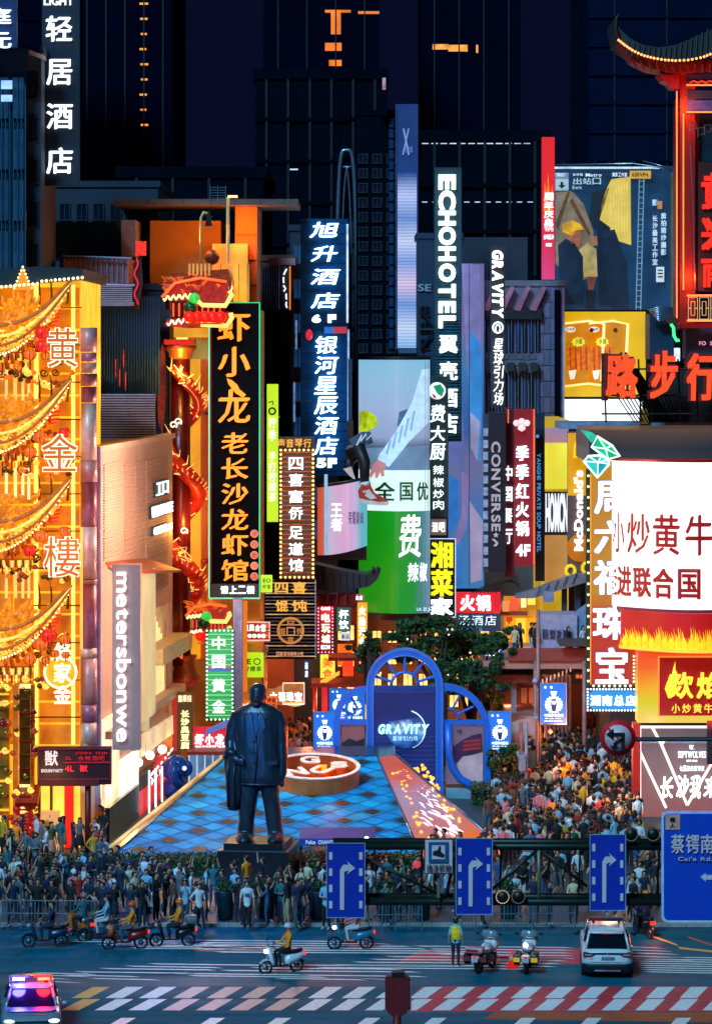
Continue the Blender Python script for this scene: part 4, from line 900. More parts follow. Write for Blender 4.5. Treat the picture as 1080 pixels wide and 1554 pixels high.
lightbox('green and white vertical poster sign 杯饮 beside the arcade sign', 511, 922, 532, 958, 189, '#3a6a60', .6, '杯饮', vertical=True)
lightbox('small white hanging board under the green poster sign', 517, 960, 531, 972, 188, '#e8f2ff', .8, '新店', M('ink2', '#203a60'))
lightbox('tilted amber poster panel with white strokes at the lane corner', 542, 915, 557, 986, 188, '#ffb030', .9, '火热开业', vertical=True)
lightbox('bright yellow advertising panel behind the shop canopy', 486, 994, 508, 1034, 192, '#ffe24a', 1.0, '美食', E('#e8701a', .8), vertical=True)
lightbox('orange lit side panel of the lane canopy', 512, 978, 534, 1010, 193, '#f2701a', .8)
lightbox('red light box over the lane corner shop', 520, 1004, 536, 1026, 191, '#ff3010', .9)
lightbox('deep red vertical banner light left of the blue posters', 488, 1044, 499, 1080, 186, '#d01030', .8)
lightbox('row of white logo tiles under the dark upturned roof', 520, 902, 552, 912, 187, '#b86a80', .5, '珠宝黄金店')
lightbox('small white vertical neon tablet above the arcade sign', 498, 868, 510, 902, 184, '#8a5a70', .5, '茶馆', vertical=True)
for a, b, c_ in ((400,1000,190),(470,960,188),(430,1120,205),(520,1060,188)): warm(a, b, c_, 420, '#ff9a60')  # lights added to brighten the dark gaps in the lane
# striped blue shop front and white pillars in the lane
o = block('striped_shop', 'blue shop front with white vertical stripes right of the statue shoulder', 424, 1068, 468, 198, 6, M('ultramarine', '#143a8a', .4))
for i in range(5): part('stripe', MB().prect(427+i*8, 1070, 429+i*8, 1120, 197.9, .08), E('#e8e4ff', 1.0), o)
for i, (a, b) in enumerate(((476,484),(518,524),(534,541))): part('lit_pilaster', MB().prect(a, 1000, b, 1110, 196+i, .5), E('#ffd8c0' if i else '#e8e0ff', .6, .3, 1), o)
block('lane_corner_house', 'red and orange lit corner house behind the left blue arch', 484, 930, 560, 194, 9, M('brick_red', '#7a2a18', .7), 4, 4, W_WARM, wtop=940, wbot=1100)
block('far_lane_house', 'pale house closing the far end of the left lane', 440, 985, 500, 240, 9, M('warm_plaster', '#a8785a'), 5, 3, W_WARM, wtop=990, wbot=1080)
# canopy slab over lane corner
o = thing('lane_canopy', 'flat red edged canopy jutting over the left lane shops', 'canopy', (WX(520,186), 186, WZ(1045,186)))
part('slab', MB().prect(472, 1037, 556, 1043, 185.5, 3), M('red_beam', '#8a3a34', .6), o); part('slab', MB().prect(498, 998, 575, 1003, 186.5, 3), M('red_beam', '#8a3a34'), o)
part('glowing_step', MB().ppoly([(486,1034),(515,1019),(515,1024),(488,1040)], 186, .4), E('#ffb83a', 1.2), o)
part('post', MB().bar(W(478,1043,186), W(478,1150,186), .12), REDPAINT, o); part('post', MB().bar(W(550,1043,186), W(550,1150,186), .12), REDPAINT, o)
# dark upturned eave
o = thing('upturned_roof', 'dark traditional roof with curled corner in front of the green screen', 'roof', (WX(530,178), 178, WZ(920,178)))
part('eave', MB().ppoly([(478,856),(520,866),(556,872),(568,868),(575,862),(577,868),(572,880),(560,890),(545,893),(520,896),(478,905)], 177.2, 2.2), M('black_tile', '#0a1020', .6, 0, .3, 2), o)
part('finial', MB().path([W(566,870,177.1), W(567,864,177.1), W(565,860,177.1)], .07, 5), DARK, o); part('finial', MB().path([W(574,866,177.1), W(576,861,177.1)], .07, 5), DARK, o)
for i in range(8): part('roof_rib', MB().bar(W(484+i*10, 864+i, 177.1), W(488+i*9.5, 895-i*.5, 177.1), .05), M('tile_rib', '#1c2436', .6), o)
for i in range(5): part('rafter', MB().prect(482+i*14, 900, 484+i*14, 916, 178, .3), REDPAINT, o)
part('red_wall', MB().prect(478, 902, 540, 920, 178.5, 2), M('crimson_board', '#7a1020'), o)
warm(500, 925, 182, 120, '#ff4060')
# glass kiosks, inflatable
o = thing('glass_kiosk', 'row of pale glass doors left of the statue under the red light box', 'kiosk', (WX(318,168), 168, .12))
for i in range(5): part('pane', MB().prect(288+i*12, 1146, 298+i*12, 1196, 168, .08), E('#6a9ac8', .5, .5, 1), o); part('post', MB().prect(286+i*12, 1143, 288+i*12, 1198, 167.9, .15), E('#d8e4ff', .7), o)
part('roof', MB().prect(284, 1141, 348, 1146, 167, 3), M('red_beam', '#8a3a34'), o)
o = thing('inflatable_elephant', 'glossy blue inflatable elephant balloon with hanging trunk by the shops', 'balloon', (WX(268,165), 165, .12))
bl = M('blue_balloon', '#0a5ad8', .25, 0, .1, 1)
part('head', MB().ball(W(268,1164,165), .62, 12, 10, 1.0), bl, o); part('trunk', MB().path([W(266,1160,164.4), W(262,1172,164.2), W(266,1186,164.3), W(273,1194,164.5)], [.3,.26,.22,.16], 10), bl, o)
part('ear', MB().ball(W(255,1168,165), .36, 10, 8, 1.2, .5), bl, o); part('ear', MB().ball(W(282,1166,165), .36, 10, 8, 1.2, .5), bl, o); part('body', MB().ball(W(266,1196,165.3), .7, 12, 10, .9), bl, o)
part('white_spot', MB().ball(W(280,1166,164.5), .12, 6, 5), E('#e8f4ff', 1.0), o)
o = thing('telescope_tower_post', 'tall ribbed pale grey square post left of the statue head', 'post', (WX(361,171), 171, .12))
part('shaft', MB().prect(354, 908, 368, 1120, 171, .6), M('lilac_metal', '#8a90b4', .4, .5), o)
for i in range(4): part('rib', MB().prect(355+i*3.4, 910, 356+i*3.4, 1120, 170.95, .05), PM, o)
part('orange_pipe', MB().bar(W(372,912,172), W(372,1050,172), .12), E('#ff8a2a', .6), o)
block('restaurant_lower_front', 'warm cream restaurant wall behind the green gold sign', 262, 1000, 400, 181, 8, M('cream_render', '#c8a070', .7, 0, .15, .8), 2, 4, W_WARM, wtop=1010, wbot=1140)
warm(300, 1120, 172, 140); warm(380, 1080, 178, 160, '#ffb070'); warm(440, 1090, 186, 260, '#ffa070'); warm(500, 1080, 184, 120, '#ff7a50')
# ================================================================== middle: green screen, sneaker display, tower screen
o = thing('big_curved_screen', 'huge bowed LED screen with pale photo above and green field 全国 费 below', 'screen', (WX(600,188), 188, WZ(935,188)))
crv = curved(544, 652, 188, 1.1, 16, 1.0)
def sc_(x): # depth of the curved face at x
    t = (x-crv[0][0])/(crv[-1][0]-crv[0][0]); t = min(1, max(0, t)); k = t*16; i = min(15, int(k)); return crv[i][1]+(crv[i+1][1]-crv[i][1])*(k-i)
def cm(x, y, z): return (x, y-188+sc_(x), z)
part('picture_half', sheet(crv, WZ(713,188), WZ(545,188)), ERAMP('photo_sky', [(0,'#3c5c86'),(.18,'#26456a'),(.3,'#9fb4e0'),(.55,'#a8c4f0'),(.8,'#9ccdf4'),(1,'#8fd0f2')], .8, 'Z', 8.35, 14.7, .05, .35), o)
part('banner_half', sheet(crv, WZ(775,188), WZ(713,188)), E('#d8f6ee', 1.0, .05), o)
part('green_half', sheet(crv, WZ(930,188), WZ(775,188)), ERAMP('green_field', [(0,'#0a8a10'),(.45,'#08a018'),(.75,'#0c9a3c'),(.86,'#4a8a90'),(1,'#8ab8d8')], .85, 'X', -2.1, 2.1, .03, .6), o)
def cprint(nm, pts, mat, d=.06):
    q = [(WX(a,188), WZ(b,188)) for a, b in pts]; mb = MB()
    for i in range(16):
        xa_, xb_ = crv[i][0], crv[i+1][0]; r_ = []
        for sgn, lim in ((1, xa_), (-1, xb_)):
            src = q if sgn == 1 else r_; out = []
            for j in range(len(src)):
                p, t = src[j], src[(j+1) % len(src)]; fp, ft = sgn*(p[0]-lim), sgn*(t[0]-lim)
                if fp >= 0: out.append(p)
                if (fp >= 0) != (ft >= 0): k = fp/(fp-ft); out.append((p[0]+(t[0]-p[0])*k, p[1]+(t[1]-p[1])*k))
            r_ = out
            if not r_: break
        if len(r_) > 2: mb.prism(r_, 188-d, 188-d+.02)
    mb.v = [cm(*v) for v in mb.v]; return part(nm, mb, mat, o)
sl = E('#b8dcf4', .9, .15, 3)
cprint('printed_sleeve', [(640,560),(651,560),(651,640),(620,670),(590,708),(572,700),(575,690),(600,655),(625,610)], sl)
for k in range(5): cprint('sleeve_fold', [(590+k*9,668-k*11),(594+k*9,666-k*11),(588+k*9,690-k*9),(585+k*9,688-k*9)], E('#8ab4dc', .8), .09)
cprint('printed_hand', [(573,697),(586,704),(582,712),(583,722),(578,723),(577,716),(573,725),(569,725),(569,716),(563,726),(560,722),(565,706)], E('#c88a94', .8), .09)
cprint('yellow_blob', [(545,626),(556,622),(570,632),(573,645),(560,654),(545,656)], E('#b8d020', .8, .5, 2), .05)
cprint('dark_blob', [(605,625),(618,620),(626,640),(615,655),(602,645)], E('#4a6a98', .7, .3, 2), .05)
cprint('counter_shade', [(556,680),(651,676),(651,713),(556,713)], E('#7a9cc0', .6, .3, 1), .03)
grn = M('print_green', '#0f6a3c', .5)
for ch, (a, c_) in zip('全国优', ((568,599),(606,626),(632,649))):
    mb = MB(); pput(mb, ch, a, 731, c_, 759, 188-.1, d=.04, bold=.03); mb.v = [cm(*v) for v in mb.v]; part('character', mb, grn, o)
for ch, (a, b, c_, d_) in zip('费辣椒', ((604,780,640,845),(618,853,635,882),(636,853,648,882))):
    mb = MB(); pput(mb, ch, a, b, c_, d_, 188-.1, d=.06, bold=.02, shear=.06); mb.v = [cm(*v) for v in mb.v]; part('character', mb, WHITE, o)
part('bottom_edge', sheet(curved(544,652,188,1.15,16,1.0), WZ(940,188), WZ(930,188), .4), DARK, o)
part('top_edge', sheet(curved(544,652,188,1.15,16,1.0), WZ(546,188), WZ(541,188), .4), DARK, o)
latin('LA ZI JI', 632, 922, 652, 928, 187, E('#c8e8ff', 1.2), o)
for x in (645, 649): part('seam', MB().prect(x, 548, x+.7, 930, 187.0, .05), PM, o)
part('support', MB().prect(560, 560, 640, 930, 190.5, 3), DARK, o)
# seated sneaker figure legs in relief
o = thing('sneaker_display', 'outsized display of dark trousered legs in red and white sneakers jutting over the street', 'display', (WX(560,181), 181, WZ(768,181)))
part('trouser_leg', MB().path([W(533,686,181.5), W(546,682,180.5), W(553,700,180.4), W(553,734,180.4)], [.38,.36,.32,.26], 12), M('black_trousers', '#08101c', .5, 0, .3, 2, .3), o)
part('trouser_leg', MB().path([W(540,690,182), W(530,700,181.8), W(527,718,181.6)], [.32,.3,.22], 10), M('black_trousers', '#08101c'), o)
sh = M('sneaker_red', '#b8281c', .4); shw = M('sneaker_white', '#d8c8c8', .4)
part('sole', MB().ppoly([(543,756),(587,764),(590,761),(588,767),(560,766),(543,762)], 180, .5), shw, o)
part('upper', MB().ppoly([(545,757),(543,745),(549,735),(562,736),(568,748),(582,756),(589,762),(560,761)], 180.05, .45), sh, o)
part('white_side', MB().ppoly([(553,752),(559,742),(566,750),(572,756),(562,758)], 179.98, .05), shw, o); part('swoosh_strap', MB().ppoly([(550,745),(561,743),(562,746),(551,748)], 179.97, .05), shw, o)
part('sock', MB().bar(W(555,737,180.3), W(554,731,180.3), .28, .27, 10), M('white_sock', '#c8d0d8', .7), o)
part('rear_sneaker', MB().ppoly([(521,712),(533,708),(540,730),(530,722)], 181, .4), shw, o)
part('jacket_hem', MB().ppoly([(530,668),(548,656),(562,655),(566,672),(536,684)], 180.6, .6), M('steel_blue_cloth', '#31506c', .6, 0, .6, 6), o)
part('scrawl', MB().path([W(541,676,180.3), W(549,660,180.3), W(547,670,180.3), W(556,658,180.3), W(556,668,180.3), W(563,660,180.3)], .05, 5), E('#bcd8f0', .6), o)
part('mount', MB().prect(526, 640, 536, 700, 183, 3), DARK, o)
part('mount_rail', MB().prect(528, 545, 534, 668, 184, .3), M('steel_blue_rail', '#1d3b5c', .4, .5), o)
# tower with tall slim screen
o = block('slim_screen_tower', 'black tower carrying a slim glowing blue white screen', 540, 175, 604, 215, 12, darkwall, 14, 3, W_DARK, wtop=230, wbot=540)
part('spire_box', MB().prect(578, 118, 588, 175, 214, 2), darkwall, o); part('spire_lamp', MB().prect(580, 118, 585, 136, 213.9, .05), E('#c89ab0', .6, .6, 3), o)
for i in range(22): part('side_panel', MB().prect(590, 180+i*16, 597, 193+i*16, 214.7, .15), M('navy_rail', '#153a66'), o)
o = board('slim_tower_screen', 'slim vertical tower screen, dark blue at top and banded white below', 'screen', 600, 158, 634, 530, 213, .6, E('#1c3a78', .55, .3, .3), side=-1)
part('bright_half', MB().prect(603, 262, 632, 528, 212.9, .05), ERAMP('tower_bands', [(0,'#7ab8f0'),(.12,'#c8dcff'),(.25,'#6a98e0'),(.38,'#dcc8f0'),(.5,'#7aa0e8'),(.62,'#c8d8ff'),(.75,'#6a90d8'),(.88,'#b8ccff'),(1,'#2a50a0')], .9, 'Z', 0, 11.3, .03, .5, .2), o)
hrow('大悦城', 612, 222, 626, 232, 212.95, E('#6a8ac8', .6), o); part('printed_cross', MB().bar(W(612,195,212.9), W(620,235,212.9), .06), E('#8aa8e0', .6), o); part('printed_cross', MB().bar(W(620,195,212.9), W(611,235,212.9), .05), E('#8aa8e0', .6), o)
part('edge_tube', MB().prect(600, 160, 601, 530, 212.8, .1), PM, o); part('lower_rack', MB().prect(604, 530, 640, 536, 212.6, .4), PM, o)
# ================================================================== right of the centre
o = block('hotel_block', 'dark blue hotel block with bracing behind the ECHO letters', 634, 362, 700, 206, 12, M('teal_blue_wall', '#0c2c48', .6, .1, .25, .5), 4, 3, W_DARK, wtop=460, wbot=560)
latin('SE', 634, 431, 654, 442, 205.9, M('grey_letter', '#8aa0b0', .4), o)
for a, b in (((636,470),(660,500)),((660,500),(638,530)),((636,500),(662,500))): part('brace', MB().bar(W(*a,205.7), W(*b,205.7), .08), DARK, o)
o = board('echo_hotel_sign', 'tall louvred teal sign with white letters ECHOHOTEL 翼壳酒店 reading downwards', 'sign', 659, 254, 700, 670, 199, .5, M('teal_black_board', '#0a3440', .5), side=-1, brackets=3)
for i in range(58): part('slat', MB().prect(661, 408+i*4.5, 699, 409.6+i*4.5, 198.95-.001*i, .04), M('teal_slat', '#1e5468', .4, .3), o)
ys = [265,299,326,350,380,402,430,456,479,500]; 
for i, ch in enumerate('ECHOHOTEL'):
    a = [(265,288),(289,318),(320,342),(344,372),(374,396),(400,428),(431,452),(457,475),(479,498)][i]
    mb = MB(); pput(mb, ch, 665, a[0], 691, a[1], 198.85, d=.16, bold=.05, rot=1); part('letter', mb, E('#eafff8', 2.6), o)
for ch, (b, d_) in zip('翼壳酒店', ((509,536),(549,577),(589,618),(628,658))):
    mb = MB(); pput(mb, ch, 666, b, 694, d_, 198.85, d=.14, bold=.03); part('character', mb, WHITE, o)
o = board('chef_sign', 'dark green vertical sign 费大厨辣椒炒肉 with a round logo on top', 'sign', 650, 571, 680, 785, 190, .5, M('dark_green_board', '#05302e', .45), side=1, brackets=2)
part('logo', MB().bar(W(663,593,189.95), W(663,593,189.85), .5, .5, 18), E('#dfeee8', 1.2), o); part('logo_green', MB().ppoly([(657,586),(668,583),(674,592),(670,602),(663,597)], 189.8, .05), E('#1aa878', .7), o); part('logo_green', MB().ppoly([(655,597),(660,600),(662,605),(657,603)], 189.8, .05), E('#c83a4a', .7), o)
for ch, (b, d_) in zip('费大厨', ((614,641),(646,669),(673,698))): mb = MB(); pput(mb, ch, 652, b, 676, d_, 189.9, d=.1, bold=.02, shear=.06); part('character', mb, WHITE, o)
for ch, (b, d_) in zip('辣椒炒肉', ((706,720),(725,739),(743,756),(759,773))): mb = MB(); pput(mb, ch, 657, b, 673, d_, 189.9, d=.08, bold=.01); part('character', mb, WHITE, o)
o = board('hunan_food_sign', 'vertical sign of fat yellow characters 湘菜家 below the green chef sign', 'sign', 652, 818, 691, 936, 189, .4, M('sign_black', '#120a0e'), side=1)
for i in range(24): part('slat', MB().prect(653, 820+i*5, 690, 821.5+i*5, 188.95, .04), M('steel_slat', '#5a5a50'), o)
for ch, (b, d_), m in zip('湘菜家', ((822,862),(864,905),(907,934)), (E('#f4ec1a', 1.1), E('#f4ec1a', 1.1), WHITE)): mb = MB(); pput(mb, ch, 653, b, 687, d_, 188.85, d=.12, bold=.05); part('character', mb, m, o)
frame(652, 818, 690, 936, 188.9, .04, E('#e8f0ff', .9), o)
lightbox('small brown and white light box between chef sign and yellow characters', 653, 788, 677, 812, 190, '#8a6a60', .5, '酒吧')
# blue lilac mural
o = board('fashion_mural', 'tall blue and lilac lit fashion poster wall behind the hotel letters', 'poster', 680, 400, 734, 893, 203, .5, ERAMP('mural', [(0,'#4aa4f0'),(.25,'#5a94e8'),(.4,'#8a90d0'),(.55,'#4a7ad0'),(.7,'#4aa0f4'),(.85,'#9a94d4'),(1,'#7a7cc0')], .5, 'Z', 0, 19, .22, .35), brackets=2, side=1)
for k, (pts, col) in enumerate((([(700,400),(715,400),(727,402),(730,560),(728,600),(712,600),(706,520)],'#8f90d4'), ([(712,500),(728,520),(731,600),(729,700),(718,690),(712,620)],'#3f9cf2'), ([(681,600),(700,620),(706,680),(700,716),(688,700),(681,690)],'#6a78c0'),
        ([(700,716),(711,722),(708,800),(694,830),(688,822),(700,780)],'#8f86c8'), ([(681,720),(696,730),(694,790),(681,810)],'#2f82e0'), ([(712,760),(732,790),(731,880),(714,885)],'#b0a8d8'), ([(713,625),(728,640),(724,700),(714,680)],'#a8b4e8'), ([(688,830),(700,820),(700,890),(682,890)],'#3a8ae8'))):
    part('printed_shape', MB().ppoly(pts, 202.93-.02*k, .02), E(col, .62, .25, .8), o)
part('seam', MB().prect(711, 402, 712, 890, 202.6, .05), PM, o)
# building behind the gravity sign
o = block('grey_tiled_block', 'grey tiled block with slatted windows and slanting roof lights behind the white neon', 728, 434, 856, 204, 12, concrete)
part('dark_roof', MB().prect(700, 360, 800, 436, 206, 8), M('dark_teal', '#0a2230', .6), o)
for i in range(4): part('roof_strut', MB().ppoly([(735+i*24-4,470),(741+i*24,472),(765+i*24-8,436),(759+i*24-8,434)], 203.4, .3), M('rosy_metal_1', '#a8566a'), o)
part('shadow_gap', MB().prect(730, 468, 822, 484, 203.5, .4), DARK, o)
for r_, (y0, y1) in enumerate(((485,534),(566,640))):
    for i in range(9):
        w_ = part('window', MB().prect(732+i*10, y0, 739+i*10, y1, 203.85, .1), W_DARK if i % 2 == r_ else M('blue_glass', '#12355e', .2, .1), o); part('mullion', MB().prect(735+i*10, y0, 736+i*10, y1, 203.8, .05), PM, w_)
for r_ in range(9):
    for i in range(12):
        if 484 < 434+r_*24 < 534 and i < 8: continue
        if i < 8 and 555 < 434+r_*24: continue
        part('wall_tile', MB().prect(731+i*10.4, 436+r_*24 if i >= 8 else 537+r_*3, 740.6+i*10.4, 458+r_*24 if i >= 8 else 539.4+r_*3, 203.93, .06), M('mauve_tile_%d' % ((i+r_) % 2), ('#6a6078', '#5c566e')[(i+r_) % 2], .7), o)
for i in range(5): part('air_conditioner', MB().prect(733+i*18, 550, 744+i*18, 563, 203.2, .6), M('dark_panel2', '#20242c'), o)
part('corner_post', MB().prect(853, 436, 856, 640, 203.3, .3), M('pale_post', '#b8a4b8'), o)
part('side_strip', MB().prect(841, 440, 849, 640, 203.7, .2), darkwall, o)
lamp(790, 400, 196, 500, '#8a9aff', .5)
o = board('gravity_neon_sign', 'white haloed neon letters GRAVITY © with slanted characters reading downwards', 'sign', 744, 372, 766, 618, 193, .2, M('dark_panel2', '#20242c'), side=1, brackets=3)
latin('GRAVITY', 746, 379, 763, 483, 192.85, E('#f4f8ff', 2.6), o, rot=1, join=False, bold=.05, gap=.02, shear=.12, d=.14)
part('c_ring', MB().path([W(755+7.5*math.cos(t*PI/9), 497+8*math.sin(t*PI/9), 192.8) for t in range(18)], .05, 5, True), WHITE, o); latin('C', 751, 492, 759, 502, 192.8, WHITE, o, rot=1)
for i, ch in enumerate('星球引力场'): mb = MB(); pput(mb, ch, 748, 514+i*20.4, 764, 533+i*20.4, 192.85, d=.12, bold=.012, rot=0, shear=.12); part('character', mb, E('#f4f8ff', 2.4), o)
# three overlapping vertical signs
o = board('navy_shoe_sign', 'navy vertical sign with grey letters CONVERSE, a star and chevron', 'sign', 741, 626, 767, 869, 186, .5, M('navy_black_board', '#050c24', .5), side=1)
latin('CONVERSE', 745, 670, 759, 806, 185.93, E('#a8a4b0', .75), o, rot=1, join=False, bold=.03, gap=.1)
st = [(752+(5 if i % 2 == 0 else 2)*math.sin(i*PI/5), 812-(5 if i % 2 == 0 else 2)*math.cos(i*PI/5)) for i in range(10)]
part('star', MB().add([(WX(a,185.9), 185.9, WZ(b,185.9)) for a, b in st]+[W(752,812,185.9)], [(10, i, (i+1) % 10) for i in range(10)]), E('#a8a4b0', .9), o)
part('chevron', MB().ppoly([(745,818),(750,818),(756,824),(753,829),(748,829),(752,824)], 185.9, .05), E('#a8a4b0', .8), o)
part('left_rack', MB().prect(733, 628, 741, 868, 186.2, .3), M('rack_steel', '#3a5070', .4, .5), o)
for i in range(12): part('rack_plate', MB().prect(733, 650+i*18, 740, 662+i*18, 186.0, .1), E('#9ab0d0', .4, .8, 3), o)
o = board('hidden_red_sign', 'narrow dark red sign half covered by the navy sign, white fragments 中国餐厅', 'sign', 765, 619, 781, 876, 187, .4, M('wine_board', '#5a0c1c', .5), side=1, brackets=1)
vcol('中国餐厅', 764, 702, 777, 830, 186.95, WHITE, o, gap=.3)
o = board('hotpot_sign', 'crimson vertical sign 季季红火锅4F with white chef-hat logo and red neon edges', 'sign', 780, 621, 811, 859, 185, .4, E('#a01428', .35, .3, .6), side=1)
for i, ch in enumerate('季季红火锅'): mb = MB(); pput(mb, ch, 782, 676+i*28.6, 802, 699+i*28.6, 184.93, d=.08, bold=.035); part('character', mb, WHITE, o)
latin('4F', 782, 826, 804, 844, 184.93, WHITE, o, join=False, bold=.04)
lg = MB()
for a, b, r_ in ((783,642,5),(791,640,5.5),(799,642,5),(791,650,6)): lg.bar(W(a,b,184.95), W(a,b,184.9), r_*.037, r_*.037, 12)
part('logo', lg, E('#f0c8c8', 1.2), o); part('logo_line', MB().path([W(784,652,184.85), W(791,656,184.85), W(799,652,184.85)], .05, 4), REDPAINT, o)
for x in (770, 809): part('neon_tube', MB().prect(x, 621, x+1.4, 858 if x > 800 else 642, 184.85, .08), E('#ff5a38', 1.8), o)
o = board('soup_hotel_sign', 'dark teal vertical sign with thin blue letters YANGHE PRIVATE SOUP HOTEL', 'sign', 812, 626, 826, 882, 187, .4, M('teal_board', '#0a2a3c', .5), side=1)
latin('YANGHE PRIVATE SOUP HOTEL', 814, 688, 820, 838, 186.95, E('#4a9ae0', .9), o, rot=1, gap=.1, bold=.01); part('blue_dot', MB().bar(W(815,662,186.95), W(815,662,186.9), .1, .1, 10), E('#4a9af0', 1.0), o)
# hotpot + hotel horizontal
o = lightbox('red horizontal sign 火锅 beside the tree', 692, 899, 759, 930, 184, '#e01428', .8)
hrow('火锅', 697, 903, 745, 927, 183.93, WHITE, o, join=False, bold=.045, d=.08, gap=.08)
o = board('soup_hotel_board', 'slate blue horizontal sign 汤酒店 under the red hotpot sign', 'sign', 692, 932, 759, 958, 184, .35, M('slate_board', '#1c3650', .5), brackets=1, side=1)
hrow('汤酒店', 694, 934, 754, 949, 183.93, E('#d8e8f8', 1.3), o, join=False, bold=.01, gap=.15); latin('SOUP HOTEL', 697, 951, 732, 957, 183.93, E('#3a8ad8', 1.0), o)
# yellow burger shop wall and fascia
o = block('burger_shop', 'burger restaurant with lemon yellow lit walls and brown corner pylon', 826, 648, 862, 189, 12, E('#d8b020', .6, .35, .4), top=True)
part('upper_panel', MB().prect(826, 650, 862, 672, 188.9, .1), ERAMP('burger_top', [(0,'#e8a0a8'),(.5,'#b8a0d0'),(1,'#8a90c8')], .6, 'Z', 17, 19, .2, .5), o)
part('yellow_panel', MB().prect(826, 672, 862, 742, 188.85, .1), E('#ece040', .9, .1, .5), o)
part('stripe_panel', MB().prect(826, 746, 862, 812, 188.8, .1), M('graphite', '#2c2a30', .5), o)
latin('HOMCN', 827, 748, 861, 808, 188.7, E('#f0f4ff', 1.1), o, join=False, bold=.05, gap=.02)
part('lower_panel', MB().prect(826, 812, 862, 885, 188.85, .1), E('#d89a50', .6, .2, .5), o)
o = board('arches_pylon', 'brown and yellow pylon sign with McDonalds reading upwards and golden arches', 'sign', 861, 655, 896, 884, 184, .5, M('pylon_brown', '#6a4a44', .5), side=1)
part('yellow_field', MB().prect(861, 657, 896, 752, 183.96, .03), E('#d89a10', .85), o)
part('orange_disc', MB().bar(W(880,832,183.97), W(880,832,183.93), .78, .78, 22), E('#c8701a', .65), o)
latin("McDonald's", 870, 714, 884, 836, 183.88, WHITE, o, rot=-1, join=False, bold=.04, gap=.04)
for cx in (878, 892): part('arch', MB().path([W(cx-6,695,183.85), W(cx-5,678,183.85), W(cx-2,668,183.85), W(cx+1,668,183.85), W(cx+4,678,183.85), W(cx+5,690,183.85)], .1, 8), E('#f0d020', 1.0), o)
part('lower_letters', MB().path([W(865+7*math.cos(t*.7), 866+8*math.sin(t*.7), 183.85) for t in range(9)], .1, 6, True), E('#e8c820', .9), o); part('lower_letters', MB().path([W(889+6*math.cos(t*.7), 862+8*math.sin(t*.7), 183.85) for t in range(9)], .1, 6, True), E('#e8c820', .9), o)
# steel canopy truss
o = thing('steel_canopy', 'silver blue steel canopy beam slanting up in front of the burger shop', 'canopy', (WX(830,182), 182, WZ(905,182)))
part('beam', MB().ppoly([(782,902),(808,895),(868,872),(892,870),(888,884),(808,908),(782,908)], 182, .8), M('silver_beam', '#8aa0b8', .3, .7), o)
for i in range(5): part('brace', MB().bar(W(812+i*14,905-i*5,181.9), W(818+i*14,890-i*5,181.9), .06), PM, o)
for x in (852, 872): part('post', MB().prect(x, 880, x+8, 945, 183, .4), M('blue_grey_concrete', '#2c4058'), o)
part('machine', MB().prect(824, 898, 840, 914, 181, .9), M('grey_slat', '#8f8ca6'), o)
o = thing('cable_tangle', 'dark tangle of cables and bracket below the fashion mural', 'cables', (WX(760,183), 183, WZ(905,183)))
for i in range(7): part('cable', MB().path([W(715+i*6,900,183), W(735+i*5,889-i,182.8), W(758+i*4,886-i*2,182.8), W(776+i*2,880+i*2,183)], .035, 4), DARK, o)
# giant fridge box
o = thing('giant_fridge_box', 'big pale lilac box lettered 巨型冰箱 on the terrace', 'box', (WX(846,178), 178, WZ(995,178)))
part('body', MB().prect(818, 933, 875, 997, 178, 2.6), M('lilac_white', '#a89ab8', .5), o); part('side', MB().ppoly([(875,933),(893,920),(893,985),(875,990)], 178.3, 2), M('pale_blue_side', '#6a8ab0', .5), o)
hrow('巨型冰箱', 822, 955, 862, 968, 177.93, M('ink_grey', '#3a3050'), o, join=False, bold=0)
o = thing('yellow_curtain_room', 'glowing yellow curtained room above the terrace', 'room', (WX(790,186), 186, WZ(1000,186)))
part('back_wall', MB().prect(764, 905, 818, 1000, 186, .3), E('#d88a1a', .7, .4, .5), o)
for i in range(9): part('curtain_fold', MB().bar(W(769+i*5.2,938,185.8), W(769+i*5.2,996,185.8), .1, .1, 6), E('#ffd23a' if i in (3,4,5) else '#e8a020', .9, .2, 1), o)
for i, (a, b, c_, d_) in enumerate(((762,912,772,928),(774,908,786,926),(790,906,798,922),(800,902,812,918))): part('festoon_panel', MB().prect(a, b, c_, d_, 185.6, .1), E(('#ff8a50','#ff5030','#ffe8a0','#f0e050')[i], .9), o)
part('lintel', MB().prect(758, 929, 800, 934, 185.3, .6), M('red_beam', '#8a3a34'), o)
lantern(772, 940, 9, 185, REDLAMP, o)
warm(795, 960, 182, 90, '#ffb040')
# terrace / station entrance
o = thing('raised_terrace', 'two storey terrace with pink slab edges over the station stairs', 'terrace', (WX(800,176), 176, .12))
part('slab', MB().prect(733, 1003, 892, 1015, 175, 12), M('pink_slab', '#b07a70', .6, 0, .15, 1), o)
part('rail', MB().prect(770, 984, 890, 1003, 174.8, .25), M('red_beam', '#8a3a34'), o)
part('soffit', MB().prect(735, 1015, 890, 1024, 177, 8), M('dark_panel2', '#20242c'), o)
part('fascia', MB().prect(700, 1024, 822, 1036, 176, 8), M('rose_fascia', '#8a4a44', .6), o)
part('back_wall', MB().prect(735, 1036, 900, 1110, 184, 4), M('rust_wall', '#5a3028', .7), o)
for a, b in ((775,783),(726,731)): part('pillar', MB().prect(a, 1036, b, 1090, 176.5, .4), M('grey_pillar', '#8a8a98', .6), o)
for i in range(3): part('glow_window', MB().prect(790+i*12, 1044, 799+i*12, 1084, 183.8, .1), E('#b05a40', .35, .5, 1), o)
part('lower_slab', MB().prect(770, 1086, 815, 1094, 175, 6), M('pink_slab', '#b07a70'), o)
